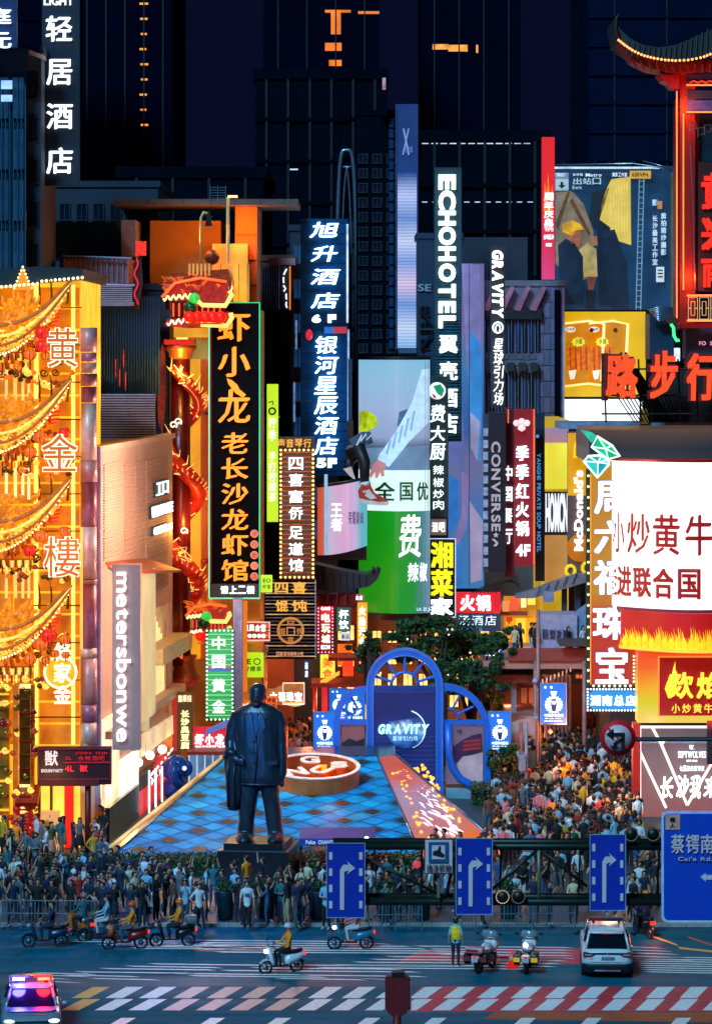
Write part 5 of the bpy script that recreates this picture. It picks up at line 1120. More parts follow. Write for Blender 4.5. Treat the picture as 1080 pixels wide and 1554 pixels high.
for i in range(7): part('fluted_panel', MB().prect(826+i*6, 1024, 830+i*6, 1150, 180, .3), M('lilac_metal', '#8a90b4'), o)
for i in range(8): part('canopy_fin', MB().ppoly([(822+i*6,1038-i*2.6),(824+i*6,1037-i*2.6),(824+i*6,1030-i*2.4),(822+i*6,1031-i*2.4)], 174.9, .3), PM, o)
part('parasol_canopy', MB().prect(849, 976, 892, 981, 174, 3), M('dark_beam', '#4a3434', .6), o)
for x in (812, 886): part('column', MB().bar(W(x,1003,174.2), W(x,1200,174.2), .12, .12, 8), M('rose_post', '#9a7070', .5, .2), o)
part('column', MB().bar(W(790,1096,170), W(790,1180,170), .1, .1, 8), M('rose_post', '#9a7070'), o); part('stair_screen', MB().ppoly([(776,1096),(812,1086),(812,1120),(790,1130),(776,1130)], 171, .2), M('pale_stair', '#9a8a88', .5), o)
for i in range(11): part('stair_tread', MB().prect(799, 1112+i*5, 805, 1114.4+i*5, 170.6, .2), DARK if i % 2 else M('grey_pillar', '#8a8a98'), o)
o = lightbox('orange dot matrix clock strip under the terrace roof', 872, 1022, 886, 1031, 175, '#3a1008', .6, '欢迎', E('#ff6a30', 1.3))
lightbox('teal lit arcade opening at the head of the right street', 866, 1042, 888, 1068, 200, '#0e4a5c', .5); lightbox('string of small blue lights under the teal opening', 862, 1070, 888, 1079, 199, '#2a9ad8', .7, '小吃一条街')
lightbox('pale blue shop window behind the blue branch sign', 893, 1078, 916, 1098, 199, '#5aa8d8', .6)
block('street_end_house', 'dim blue house closing the far end of the right street', 815, 900, 905, 230, 10, blueconc, 5, 5, W_WARM, wtop=920, wbot=1080)
warm(640, 1010, 186, 260, '#ffa070'); warm(770, 1070, 180, 160, '#ff9a70')  # lights added to brighten the area behind the arch
block('station_backdrop_house', 'lit window facade seen through the trees behind the arch', 560, 925, 770, 196, 8, M('warm_plaster', '#a8785a'), 4, 9, W_WARM, wtop=950, wbot=1080)
# ---- blue poster light boxes
PB = E('#1272e6', .8, .1, .6)
def poster(label, px0, py0, px1, py1, Y, post=True):
    o = thing('poster_light_box', label, 'poster', (WX((px0+px1)/2,Y), Y, .12), group='blue poster light boxes with a white scalloped badge')
    w, h = px1-px0, py1-py0; cx, cy = px0+w*.52, py0+h*.53
    part('box', MB().prect(px0, py0, px1, py1, Y, .4), PB, o); frame(px0, py0, px1, py1, Y, .04, PM, o)
    sc2 = [(cx+(w*.34+w*.03*math.cos(9*t*PI/18*2))*math.cos(t*PI/18), cy+(w*.31+w*.035*math.cos(9*t*PI/18*2))*math.sin(t*PI/18)*1.08) for t in range(36)]
    part('badge', MB().ppoly(sc2, Y-.06, .03), WHITE, o); part('badge_cap', MB().ppoly([(cx-w*.13,py0+h*.2),(cx+w*.13,py0+h*.2),(cx+w*.08,py0+h*.3),(cx-w*.08,py0+h*.3)], Y-.06, .03), WHITE, o)
    part('bottle', MB().ppoly([(cx-w*.09,cy-h*.14),(cx+w*.09,cy-h*.14),(cx+w*.12,cy),(cx+w*.07,cy+h*.17),(cx-w*.07,cy+h*.17),(cx-w*.12,cy)], Y-.09, .03), E('#0a3a8a', .6), o)
    part('bottle_label', MB().ppoly([(cx-w*.07,cy-h*.09),(cx+w*.07,cy-h*.09),(cx+w*.07,cy-h*.01),(cx-w*.07,cy-h*.01)], Y-.12, .03), WHITE, o)
    for a in (.18, .42): part('logo', MB().bar(W(px0+w*a,py0+h*.1,Y-.05), W(px0+w*a,py0+h*.1,Y-.02), w*.05*Y/F, w*.05*Y/F, 8), WHITE, o)
    hrow('中国移动5G', px0+w*.14, py0+h*.76, px0+w*.9, py0+h*.83, Y-.05, WHITE, o, d=.03); latin('5G  plus  mobile', px0+w*.18, py0+h*.86, px0+w*.8, py0+h*.89, Y-.05, WHITE, o, d=.03); latin('service hotline', px0+w*.14, py0+h*.92, px0+w*.86, py0+h*.95, Y-.05, WHITE, o, d=.03)
    if post: part('post', MB().bar(W(px0-1.5,py0-3,Y+.2), (WX(px0-1.5,Y), Y+.2, .12), .06), STEEL, o)
    return o
poster('blue poster light box with white badge standing left of the blue arch', 476, 1081, 508, 1140, 170)
poster('blue poster light box partly behind the left blue arch', 500, 1045, 527, 1092, 181)
poster('blue poster light box seen through the left arch opening', 522, 1046, 553, 1100, 183)
poster('blue poster light box hung high against the tree', 730, 966, 763, 1003, 178, False)
poster('blue poster light box standing right of the blue arch', 741, 1080, 774, 1140, 169)
poster('largest blue poster light box hung from the street post', 820, 1037, 858, 1098, 166)
o = thing('street_post', 'slim rosy street post carrying the largest poster box and a camera', 'post', (WX(816,167), 167, .12))
part('pole', MB().bar((WX(816,167),167,.12), W(816,925,167), .13, .1, 8), M('rose_post', '#9a7070'), o); part('camera', MB().ball(W(812,1034,166.7), .17, 8, 6), M('lilac_white', '#a89ab8'), o); part('camera', MB().ball(W(814,1090,166.6), .15, 8, 6), M('lilac_white', '#a89ab8'), o)
part('notice_box', MB().prect(798, 1140, 812, 1168, 166.9, .15), M('slate_box', '#1c2a30', .5), o); part('speaker', MB().ball(W(834,1110,166.6), .14, 8, 6), M('ivory', '#c8b8a0', .5), o)
o = thing('thin_street_post', 'thin grey post with grey cabinet in front of the right hand hedge', 'post', (WX(795,162), 162, .12))
part('pole', MB().bar((WX(798,162),162,.12), W(798,1096,162), .08, .08, 8), M('grey_pillar', '#8a8a98'), o); part('cabinet', MB().prect(787, 1146, 797, 1170, 161.8, .3), M('grey_pillar', '#8a8a98'), o)
# ================================================================== right side
def bill(name, label, px0, py0, px1, py1, Y, mat, t=.6, cat='billboard', side=1): return board(name, label, cat, px0, py0, px1, py1, Y, t, mat, side=side, brackets=2)
o = block('rooftop_billboard_block', 'dark blue office block holding the photo billboard and crisps billboard', 842, 470, 1110, 215, 14, bluepanel, 5, 6, W_DARK, wtop=480, wbot=640)
# red slim tower sign
o = bill('slim_red_screen', 'slim bright red vertical screen with white characters left of the photo billboard', 822, 208, 841, 424, 200, ERAMP('red_screen', [(0,'#e03a80'),(.25,'#e01c44'),(.6,'#f0141c'),(1,'#e81a1a')], .9, 'Z', 0, 8.6, .04, .5), cat='screen', side=-1)
vcol('周年庆典', 825, 292, 839, 345, 199.95, WHITE, o, gap=.1, join=True); vcol('火锅', 825, 330, 839, 352, 199.93, E('#ffd0d0', 1.2), o, join=True); hrow('全场五折', 824, 356, 840, 363, 199.95, WHITE, o); hrow('优惠', 827, 369, 837, 374, 199.95, WHITE, o)
part('flame', MB().ppoly([(824,320),(826,275),(829,295),(831,262),(834,300),(838,280),(839,330)], 199.97, .02), E('#ff7a20', .9, .4, 3), o)
# photo billboard
o = bill('photo_billboard', 'large photo billboard of a person in a yellow hat with a metro sign above', 841, 252, 1028, 470, 208, E('#143c60', .6, .5, .5), side=-1)
def pr(pts, col, k=.8, layer=1, var=.45, sc=1.6, nm='printed_shape'): return part(nm, MB().ppoly(pts, 208-.03*layer, .02), E(col, k, var, sc), o)
pr([(842,262),(862,262),(862,290),(842,290)], '#8ab0c0', .5, 1); pr([(866,262),(1000,262),(1000,292),(866,292)], '#143a5a', .5, 1)
pr([(842,292),(868,290),(885,310),(900,352),(896,420),(870,430),(842,400)], '#9a8468', .45, 1, .5, 1.2)
pr([(842,340),(860,292),(864,292),(846,350)], '#6a4a30', .5, 2); pr([(868,300),(896,355),(892,357),(864,306)], '#6a4a30', .5, 2)
pr([(927,272),(956,268),(957,372),(938,366),(922,358),(908,345),(912,312),(918,290)], '#e2c050', .75, 3, .25, .6)
for i in range(7): pr([(926+i*4,276),(927+i*4,276),(925+i*4.4,366),(924+i*4.4,366)], '#f0d880', .7, 4)
pr([(898,292),(924,285),(910,330),(905,350),(893,330)], '#1c2c3a', .4, 3)
pr([(853,340),(868,334),(880,340),(885,348),(872,350),(868,358),(853,352)], '#d8a020', .8, 5); pr([(862,352),(878,350),(882,360),(878,374),(866,372)], '#b06a4a', .6, 5)
pr([(846,372),(858,362),(872,370),(884,390),(884,462),(850,462)], '#18304a', .4, 5, .4); pr([(878,380),(890,368),(904,378),(906,420),(886,420)], '#c8b070', .6, 4); pr([(890,420),(904,420),(900,440),(892,440)], '#a05848', .35, 4); pr([(888,440),(903,440),(901,468),(888,468)], '#18283a', .4, 4); pr([(896,358),(905,358),(907,372),(898,374)], '#b07a58', .5, 5); pr([(912,352),(932,348),(950,400),(952,466),(926,466)], '#142a44', .45, 6, .5)
pr([(905,330),(925,345),(930,390),(928,462),(908,462)], '#122840', .4, 5)
part('white_tab', MB().prect(842, 272, 862, 288, 207.8, .02), E('#b8d0dc', .6), o); part('arrow', MB().ppoly([(850,276),(854,276),(854,281),(858,281),(852,286),(846,281),(850,281)], 207.75, .03), INK, o)
hrow('出站口', 868, 270, 912, 280, 207.9, E('#a8c8dc', .8), o); latin('Exit', 868, 282, 882, 287, 207.9, E('#a8c8dc', .8), o)
hrow('门票出口', 842, 263, 856, 268, 207.9, E('#e0f0ff', .9), o); hrow('长沙站', 868, 263, 884, 267, 207.9, E('#e0f0ff', .9), o); latin('Metro', 888, 263, 912, 268, 207.9, E('#e0f0ff', .9), o); hrow('摄影工作室', 928, 262, 951, 268, 207.9, E('#e0f0ff', .9), o)
part('gold_tag', MB().prect(955, 259, 987, 271, 207.6, .1), E('#d8a84a', .8), o); latin('630VFit', 958, 262, 983, 268, 207.55, INK, o)
part('edge_tube', MB().prect(841, 253, 1000, 256, 207.7, .15), E('#c8e0f0', .8, .4, 2), o); part('side_frame', MB().prect(1018, 262, 1028, 470, 207.4, .6), M('gold_frame', '#8a7a50', .5, .3), o)
for i, (a, b, s2) in enumerate(((993,302,'影'),(1006,322,'旅拍婚纱摄影'),(993,326,'长沙最美工作室'))): vcol(s2, a-4, b, a+4, b+len(s2)*11, 207.8, E('#c8e0f8', .9), o, join=True, gap=.15)
part('orange_stamp', MB().prect(997, 305, 1004, 317, 207.7, .05), E('#c88a4a', .7), o); part('white_card', MB().prect(995, 405, 1007, 428, 207.7, .05), E('#d0dce8', .8), o)
for y in (409,414,419): part('card_line', MB().prect(997, y, 1005, y+2, 207.6, .04), DARK, o)
o = thing('access_ladder', 'white access ladder hanging down the face of the photo billboard', 'ladder', (WX(968,206), 206, WZ(470,206)))
for dx in (0, 7): part('stile', MB().bar(W(966.5+dx-2,470,206), W(966.5+dx+3,272,206), .04), M('white_metal', '#b8c4cc', .4), o)
for i in range(24): part('rung', MB().bar(W(965+i*.2,466-i*8.3,206), W(972+i*.2,466-i*8.3,206), .03, .03, 4), _M['white_metal'], o)
o = thing('rooftop_rail', 'thin roof railing with posts above the photo billboard', 'railing', (WX(930,207), 207, WZ(252,207)))
part('rail', MB().path([W(842,250,207), W(960,248,207), W(1000,254,206.5), W(1027,262,206.5)], .05, 5), PM, o); part('rail', MB().path([W(975,244,207), W(1027,258,206.5)], .04, 5), PM, o)
for x in (854, 902, 958, 975): part('post', MB().bar(W(x,252,207), W(x,241,207), .04, .04, 4), STEEL, o)
# crisps billboard
o = bill('snack_billboard', 'yellow lit billboard showing two packets of spicy sticks', 856, 473, 979, 602, 206, E('#e8b414', .8, .15, .4), side=-1)
def pk(x, dx):
    part('packet', MB().ppoly([(x,492),(x+36,489),(x+58,493),(x+55,575),(x+28,582),(x,584)], 205.95, .04), E('#e08a10', .7, .2, 1), o)
    part('packet_edge', MB().path([W(a,b,205.9) for a, b in ((x,491),(x+36,487),(x+59,492),(x+55,578))], .09, 4), E('#fff0a0', 1.1), o)
    part('logo_oval', MB().ppoly([(x+8+8*math.cos(t*.52), 500+4.5*math.sin(t*.52)) for t in range(12)], 205.9, .03), E('#f4e8e0', .9), o); latin('DVP', x+2, 498, x+14, 502, 205.85, REDPAINT, o)
    part('small_badge', MB().bar(W(x+40,501,205.9), W(x+40,501,205.85), .14, .14, 10), E('#5a2410', .5), o); part('sunburst', MB().ppoly([(x+20+11*math.cos(t*.35)*(1 if t % 2 else .75), 519+8*math.sin(t*.35)*(1 if t % 2 else .75)) for t in range(18)], 205.9, .03), E('#f0e040', 1.0), o)
    hrow('小面', x+15, 514, x+26, 522, 205.85, M('print_green', '#0f6a3c'), o)
    for i in range(9): part('printed_stick', MB().ppoly([(x+2+i*4,527),(x+5+i*4,526),(x+6+i*4,560+(i % 3)),(x+3+i*4,562)], 205.9, .03), E('#d84a10' if i % 2 else '#f07a28', .7, .5, 4), o)
    part('cup', MB().ppoly([(x+5,563),(x+17,561),(x+14,575),(x+8,576)], 205.85, .04), E('#f4ece0', .9), o)
pk(857, 0); pk(893, 0)
part('lower_curve', MB().path([W(857,586,205.85), W(892,582,205.85), W(915,585,205.85), W(950,588,205.85)], .07, 5), E('#ffe88a', 1.1), o)
o = bill('white_led_band', 'blank white LED band under the snack billboard', 857, 606, 975, 639, 204, E('#f4f8ff', 1.5, .05), cat='screen', side=-1)
# long ledge
o = thing('roof_ledge', 'pale blue tiled ledge running behind the red neon characters', 'ledge', (WX(965,178), 178, WZ(652,178)))
for i in range(9): part('ledge_panel', MB().prect(848+i*27.5, 641, 875+i*27.5, 651, 178, 4), M('pale_ledge_%d' % (i % 2), ('#6a86a8', '#7490b0')[i % 2], .6), o)
part('junction_box', MB().prect(970, 620, 983, 643, 177.6, .4), M('ochre_box', '#c8841c', .5), o)
# street name neon characters on scaffold
nb = E('#ff4a1c', .95, .12, 2); nd = M('neon_channel', '#5a0e0a', .5)
o = thing('street_name_sign', 'giant red orange neon characters 路步行 on black scaffold above the roof ledge', 'sign', (WX(1000,173), 173, WZ(641,173)))
sc3 = M('scaffold_black', '#07090f', .5, .5)
for i, (ch, a, b, c_, d_) in enumerate((('路',918,537,968,604),('步',985,532,1028,605),('行',1040,536,1086,608),('街',1098,536,1144,608))):
    mb = MB(); pput(mb, ch, a-5, b-3, c_-3, d_+1, 173.25, d=.3, bold=.08, shear=.04); part('channel', mb, nd, o)
    mb = MB(); pput(mb, ch, a, b, c_, d_, 173, d=.2, bold=.045, shear=.04); part('character', mb, nb, o)
for px in (915, 968, 985, 1028, 1054, 1078): part('upright', MB().bar(W(px,545,173.8), W(px+4,641,173.9), .05), sc3, o)
for py in (560, 600, 628): part('rail', MB().bar(W(912,py,173.8), W(1100,py,173.8), .05), sc3, o)
for i in range(14): part('stay', MB().bar(W(935+i*6,600,174), W(962+i*5,641,176), .035, .035, 4), sc3, o)
for i in range(10): part('stay', MB().bar(W(955+i*1.2,560,174.2), W(985+i*4,641,175), .04, .04, 4), sc3, o)
part('red_panel', MB().prect(912, 536, 922, 608, 173.5, .2), nd, o); part('rear_panel', MB().prect(985, 560, 1100, 641, 176, .3), M('dark_red_back', '#160808', .7), o)
# ---- gate pavilion at the right edge
NEO = E('#ff7a3a', 2.2); NEOR = E('#ff3a14', 1.4)
o = thing('memorial_gate', 'tall red gate tower with swept roof, neon lined column and bulb strung eave', 'gate', (WX(1060,182), 182, WZ(500,182)))
part('column', MB().prect(1031, 100, 1054, 500, 182, 2), M('gate_red', '#8a1a10', .4, .1, .2, 1), o); part('column', MB().prect(1024, 150, 1032, 500, 182.4, 1.4), M('gate_red', '#8a1a10'), o); part('column', MB().prect(1144, 100, 1170, 500, 182, 2), M('gate_red', '#8a1a10'), o)
for a in (1025.5, 1035.5): part('neon_tube', MB().prect(a, 138 if a < 1030 else 172, a+1.6, 492 if a < 1030 else 440, 181.8, .1), NEO, o)
def rc_(t): return 938+200*t, 60+ (34*math.sin(min(1,t*2)*PI/2) if t < .5 else 34 - 34*(1-math.cos((t-.5)*PI)))
ev = [(938,60),(948,68),(960,76),(975,83),(990,87),(1008,90),(1025,91),(1045,90),(1065,86),(1080,80),(1110,72),(1140,60)]
tp = [(932,28),(940,44),(955,58),(975,68),(1000,72),(1025,68),(1050,58),(1080,44),(1110,30),(1140,10)]
part('roof', MB().ppoly(ev + tp[::-1], 180.5, 6), M('dark_roof_tile', '#10222a'), o)
for i in range(22):
    a = 950+i*8; part('roof_tile_rib', MB().bar(W(a, 90-.0009*(a-1030)**2, 180.4), W(a+3, 72-.0024*(a-1010)**2 - max(0,(a-1010))*.33, 180.4), .09, .06, 5), M('roof_rib_dark', '#1a1416', .6), o)
part('roof_horn', MB().path([W(938,60,180.6), W(933,42,180.5), W(935,26,180.4), W(940,20,180.4)], [.2,.14,.08,.03], 6), M('roof_rib_dark', '#1a1416'), o)
bb = MB()
for i in range(36):
    t = i/35*(len(ev)-1); k = min(len(ev)-2, int(t)); u = t-k; bb.ball(W(ev[k][0]+(ev[k+1][0]-ev[k][0])*u, ev[k][1]+(ev[k+1][1]-ev[k][1])*u+1, 180.3), .075, 6, 4)
part('bulb_border', bb, E('#ff9a5a', 2.6), o, kind='stuff')
part('underside', MB().ppoly([(938,64),(960,92),(985,104),(1028,112),(1140,100),(1140,88),(1045,94),(1008,94),(975,87)], 181.2, 3), M('gate_red', '#8a1a10'), o)
for i in range(12): part('rafter', MB().bar(W(958+i*12,88+min(i,4)*2,180.9), W(966+i*11,104+min(i,3)*2,181.3), .07), M('rafter_red', '#6a1410', .5), o)
part('bracket_set', MB().ppoly([(998,113),(1030,113),(1030,134),(1020,134),(1012,126),(1004,122)], 181.5, 2), REDPAINT, o)
for (y0, y1, m) in ((113,127,M('painted_beam', '#3a3f7a', .5, 0, .5, 4)),(137,150,M('beam_dark', '#1c1c2c', .5)),(152,168,M('painted_beam', '#3a3f7a'))): part('beam', MB().prect(1042, y0, 1146, y1, 181.9, .6), m, o)
for y in (128, 169): part('neon_tube', MB().prect(1041, y, 1146, y+2, 181.6, .12), NEO, o)
for i in range(4): part('scallop', MB().path([W(1046+i*12+t*3, 126-3*math.sin(t*PI/4), 181.8) for t in range(5)], .05, 4), NEOR, o)
part('inner_jamb', MB().prect(1042, 172, 1060, 440, 182.6, .5), M('oxblood_lacquer', '#5a0c0c'), o)
for y0, x0 in ((186,1046),(194,1058),(190,1068)): part('lattice', MB().path([W(x0,y0+14,182), W(x0,y0,182), W(x0+10,y0,182), W(x0+10,y0+10,182), W(x0+4,y0+10,182)], .035, 4), PM, o)
part('night_glass', MB().prect(1060, 175, 1144, 245, 183, .2), M('teal_night_glass', '#123040', .2), o)
part('sign_panel', MB().prect(1059, 246, 1144, 442, 181.5, .4), M('panel_dark_red', '#2c0606', .5), o)
for ch, (b, d_) in zip('黄兴南', ((262,318),(326,380),(388,436))): mb = MB(); pput(mb, ch, 1063, b, 1120, d_, 181.4, d=.14, bold=.06); part('character', mb, E('#ff2a14', .95, .2, 2), o)
part('cable', MB().path([W(1046,220,181.3), W(1050,300,181.3), W(1054,440,181.3)], .03, 4), PM, o)
part('balustrade_rail', MB().prect(1042, 447, 1146, 450, 181.2, .2), NEO, o); part('balustrade_rail', MB().prect(1042, 485, 1146, 488, 181.2, .2), NEO, o)
lt = E('#e8b070', .8)
for i in range(5):
    x = 1044+i*17; frame(x, 452, x+13, 484, 181.3, .03, lt, o, .05, 'lattice'); frame(x+4, 458, x+9, 478, 181.3, .03, lt, o, .05, 'lattice'); part('lattice_bar', MB().prect(x, 467, x+4, 468.4, 181.3, .04), lt, o); part('lattice_bar', MB().prect(x+9, 467, x+13, 468.4, 181.3, .04), lt, o)
part('base_beam', MB().prect(1030, 490, 1146, 498, 181.4, 1), REDPAINT, o)
part('stone_wall', MB().prect(1040, 498, 1146, 545, 183, 2), M('mauve_stone', '#40304a', .7, 0, .3, 1), o); latin('FO  SS', 1060, 518, 1084, 524, 182.9, E('#ff9ac0', 1.0), o)
warm(1046, 160, 180.5, 260, '#ff5a20'); warm(1050, 420, 180.5, 220, '#ff5a20')
o = thing('small_dragon_neon', 'green neon dragon mouth figure hanging from the gate column', 'ornament', (WX(1020,181), 181, WZ(520,181)))
part('tongue', MB().path([W(1017,492,180.8), W(1021,497,180.8), W(1022,510,180.8), W(1026,517,180.8), W(1030,516,180.8)], .09, 6), E('#3af08a', 1.6), o); part('head', MB().ppoly([(1009,484),(1020,478),(1028,484),(1028,500),(1018,496)], 181, .3), M('dark_dragon', '#3a2410', .5), o)
part('white_card', MB().prect(1022, 528, 1031, 548, 180.9, .05), E('#e8f0ff', .9, .5, 6), o)
o = thing('roof_pipes', 'tangle of pale blue pipes on the roof beside the gate foot', 'pipes', (WX(1000,190), 190, WZ(480,190)))
for i in range(8): part('pipe', MB().path([W(982+i*2,470+i*2,190), W(1000,466+i*3,190), W(1026,468+i*2,190)], .05, 5), PM, o)
part('tank', MB().prect(985, 476, 1022, 545, 191, 3), bluepanel, o)
# ---- round corner building with the white screen
o = thing('corner_building', 'round cornered building with dark blue fascia over the white screen', 'building', (WX(1000,168), 168, .1))
part('fascia', MB().prect(893, 652, 1120, 702, 169, 10), ERAMP('corner_fascia', [(0,'#152c44'),(.4,'#10243c'),(.75,'#6a4a40'),(1,'#8a6a58')], .35, 'Z', 16.8, 18.6, .2, .2), o)
part('body', MB().prect(925, 702, 1120, 1290, 170, 10), M('dark_body', '#1a1418', .7), o); part('red_lip', MB().prect(925, 697, 1110, 700, 165, 1), REDPAINT, o)
o = thing('white_led_screen', 'huge glowing white bowed screen with red characters 小炒黄牛 and 走进联合国', 'screen', (WX(1010,158), 158, WZ(925,158)))
cv = curved(922, 1128, 158, 1.7, 22, 2.4)
def s2(x): t = min(1, max(0, (x-cv[0][0])/(cv[-1][0]-cv[0][0]))); k = t*22; i = min(21, int(k)); return cv[i][1]+(cv[i+1][1]-cv[i][1])*(k-i)
part('screen', sheet(cv, WZ(924,158), WZ(701,158)), E('#fff8f4', 1.35, .03), o)
part('rim', sheet(curved(921,1129,158,1.75,22,2.4), WZ(701,158), WZ(697,158), .5), REDPAINT, o); part('rim', sheet(curved(921,1129,158,1.75,22,2.4), WZ(930,158), WZ(924,158), .5), M('rim_rose', '#8a3040', .5), o)
rd = M('print_red', '#b01414', .5)
RD = E('#c01818', .45)
for s3, y0, y1, xs in (('小炒黄牛肉', 780, 842, ((934,950),(954,986),(990,1029),(1037,1079),(1086,1126))), ('走进联合国', 862, 908, ((928,940),(940,960),(962,988),(990,1020),(1026,1060)))):
    for ch, (a, c_) in zip(s3, xs):
        mb = MB(); pput(mb, ch, a, y0, c_, y1, 157.9, d=.04, bold=.02 if y0 < 800 else .04); mb.v = [(x, y-158+s2(x), z) for x, y, z in mb.v]; part('character', mb, RD, o)
mb = MB(); pput(mb, '日', 923, 760, 929, 835, 157.9, d=.04, bold=.04); mb.v = [(x, y-158+s2(x), z) for x, y, z in mb.v]; part('character', mb, RD, o)
o = thing('flame_fascia', 'curved red fascia with a row of yellow cut-out flames', 'fascia', (WX(1010,157), 157, WZ(990,157)))
cv2 = curved(946, 1128, 157.5, 1.5, 20, 1.8)
part('band', sheet(cv2, WZ(986,157), WZ(931,157), .4), E('#d01414', .6, .15, .5), o)
part('sill', sheet(curved(944,1129,157.3,1.6,20,1.8), WZ(990,157), WZ(985,157), .5), E('#ffc83a', 1.0), o)
def s4(x): t = min(1, max(0, (x-cv2[0][0])/(cv2[-1][0]-cv2[0][0]))); k = t*20; i = min(19, int(k)); return cv2[i][1]+(cv2[i+1][1]-cv2[i][1])*(k-i)
rf = random.Random(4)
for i in range(46):
    x = 947+i*3.1; h = 12+rf.random()*14+14*abs(math.sin(i*.42)); pts = [(x-2.6,985),(x-3,985-h*.4),(x-.8,985-h*.7),(x-1.4,985-h),(x+1.4,985-h*.65),(x+3,985-h*.35),(x+2.6,985)]
    mb = MB(); mb.ppoly(pts, 157.3-.02*(i % 3), .03); mb.v = [(a, b-157.5+s4(a)-.05, c_) for a, b, c_ in mb.v]; part('flame', mb, E('#ffd21a' if i % 3 else '#ff8a14', .95, .3, 2), o)
o = thing('restaurant_sign_band', 'orange to yellow glowing shop band with recessed red panel 欻焰 小炒黄牛肉', 'sign', (WX(1020,158.4), 158.4, WZ(1097,158)))
part('band', MB().prect(967, 988, 1128, 1097, 158, 1.5), ERAMP('sign_band', [(0,'#ffd860'),(.25,'#e8d81a'),(.5,'#ffb414'),(.8,'#ff6a14'),(1,'#ff4a14')], .9, 'Z', 0, 3.4, .12, .6), o)
part('red_panel', MB().prect(1000, 998, 1128, 1086, 157.9, .12), E('#b81410', .45, .2, 1), o)
part('panel_frame', MB().prect(998, 996, 1128, 998, 157.8, .2), E('#ff8a3a', .9), o); part('panel_frame', MB().prect(998, 996, 1000, 1088, 157.8, .2), E('#ff8a3a', .9), o)
yl = E('#ffd83a', 1.25)
for ch, (a, b, c_, d_) in zip('欻焰', ((1012,1020,1051,1060),(1056,1020,1094,1060))): mb = MB(); pput(mb, ch, a, b, c_, d_, 157.8, d=.12, bold=.03); part('character', mb, yl, o)
part('flame_mark', MB().ppoly([(1013,1058),(1008,1045),(1012,1034),(1018,1028),(1021,1014),(1024,1004),(1024,1016),(1028,1024),(1024,1038),(1017,1042),(1016,1050),(1024,1056)], 157.75, .06), yl, o)
for i, ch in enumerate('小炒黄牛肉'): mb = MB(); pput(mb, ch, 1018+i*16.5, 1068, 1031+i*16.5, 1082, 157.8, d=.06, bold=.02); part('character', mb, E('#ffd84a', 1.1), o)
# shop front with rods
o = thing('menswear_shopfront', 'grey glass menswear shopfront with diagonal light rods and white lettering', 'shop', (WX(1020,158), 158, .12))
part('glass_wall', MB().prect(970, 1102, 1128, 1300, 159, .4), ERAMP('shop_glass', [(0,'#b86a6a'),(.35,'#a8808a'),(.7,'#6c6674'),(1,'#8a8490')], .6, 'Z', 0, 6.5, .2, .5), o)
wr = E('#fff4ec', 1.8)
part('frame_rod', MB().prect(970, 1102, 972, 1262, 158.7, .15), wr, o); part('frame_rod', MB().prect(970, 1102, 1076, 1105, 158.7, .15), wr, o); part('rail', MB().prect(970, 1123, 1075, 1128, 158.8, .1), M('grey_pillar', '#8a8a98'), o)
for a, b in (((989,1104),(1003,1130)),((1003,1130),(1042,1222)),((970,1140),(1010,1226)),((1042,1222),(1084,1150)),((1003,1130),(1010,1120))): part('light_rod', MB().bar(W(*a,158.5), W(*b,158.5), .07, .07, 6), E('#ffe8dc', 1.4), o)
latin('SEPTWOLVES', 1028, 1140, 1070, 1150, 158.6, WHITE, o, bold=.02, join=False); latin('EST.1990', 1041, 1153, 1057, 1156, 158.6, WHITE, o); hrow('七匹狼夹克专家', 1030, 1162, 1068, 1170, 158.6, WHITE, o, bold=.03)
part('logo', MB().ppoly([(1045,1131),(1052,1131),(1049,1136),(1054,1137),(1046,1137)], 158.6, .04), WHITE, o)
for ch, (a, b, c_, d_) in zip('长沙我来了', ((1000,1178,1022,1212),(1024,1176,1046,1210),(1045,1176,1064,1212),(1066,1178,1090,1210),(1092,1178,1112,1210))): mb = MB(); pput(mb, ch, a, b, c_, d_, 158.4, d=.1, bold=.03, shear=.12); part('character', mb, E('#e8fff8', 1.9), o)
part('red_pillar', MB().prect(960, 1098, 971, 1262, 158.4, .9), E('#c81a20', .45, .2, 1), o); part('screen_end', MB().prect(1072, 1094, 1090, 1160, 157.6, .2), ERAMP('end_screen', [(0,'#140810'),(.6,'#3a0c14'),(.8,'#d82a1a'),(1,'#ff5a2a')], .8, 'Z', 3.3, 5, .05, 1), o)
warm(1000, 1110, 156.5, 60, '#ffd0c0')
# jewellery sign
o = board('jewellery_sign', 'tall orange sign 周六福珠宝 with fat white characters and green bulb edge', 'sign', 895, 700, 966, 1040, 160, .5, ERAMP('jewel_board', [(0,'#c8281a'),(.3,'#d0401a'),(.42,'#d8941c'),(1,'#d8921c')], .8, 'Z', 0, 10.8, .03, .4), side=1, brackets=2)
fw = E('#f8faff', 1.6)
for ch, (a, b, c_, d_) in zip('周六福珠宝', ((901,730,952,780),(901,790,952,840),(900,850,952,902),(899,920,950,970),(903,983,952,1037))): mb = MB(); pput(mb, ch, a-1.5, b-1.5, c_+1.5, d_+1.5, 159.93, d=.06, bold=.055); part('character_backing', mb, M('lilac_backing', '#8a7aa8', .5), o); mb = MB(); pput(mb, ch, a, b, c_, d_, 159.85, d=.12, bold=.03); part('character', mb, fw, o)
part('side_board', MB().prect(889, 712, 895, 1042, 160.1, .4), M('dark_green_edge', '#12301c', .5), o)
mbb = MB()
for i in range(20): mbb.ball(W(892, 722+i*16.4, 159.9), .06, 6, 4)
for i in range(8): mbb.ball(W(961, 996+i*5.5, 159.8), .05, 6, 4); mbb.ball(W(900+i*8, 1041, 159.8), .06, 6, 4)
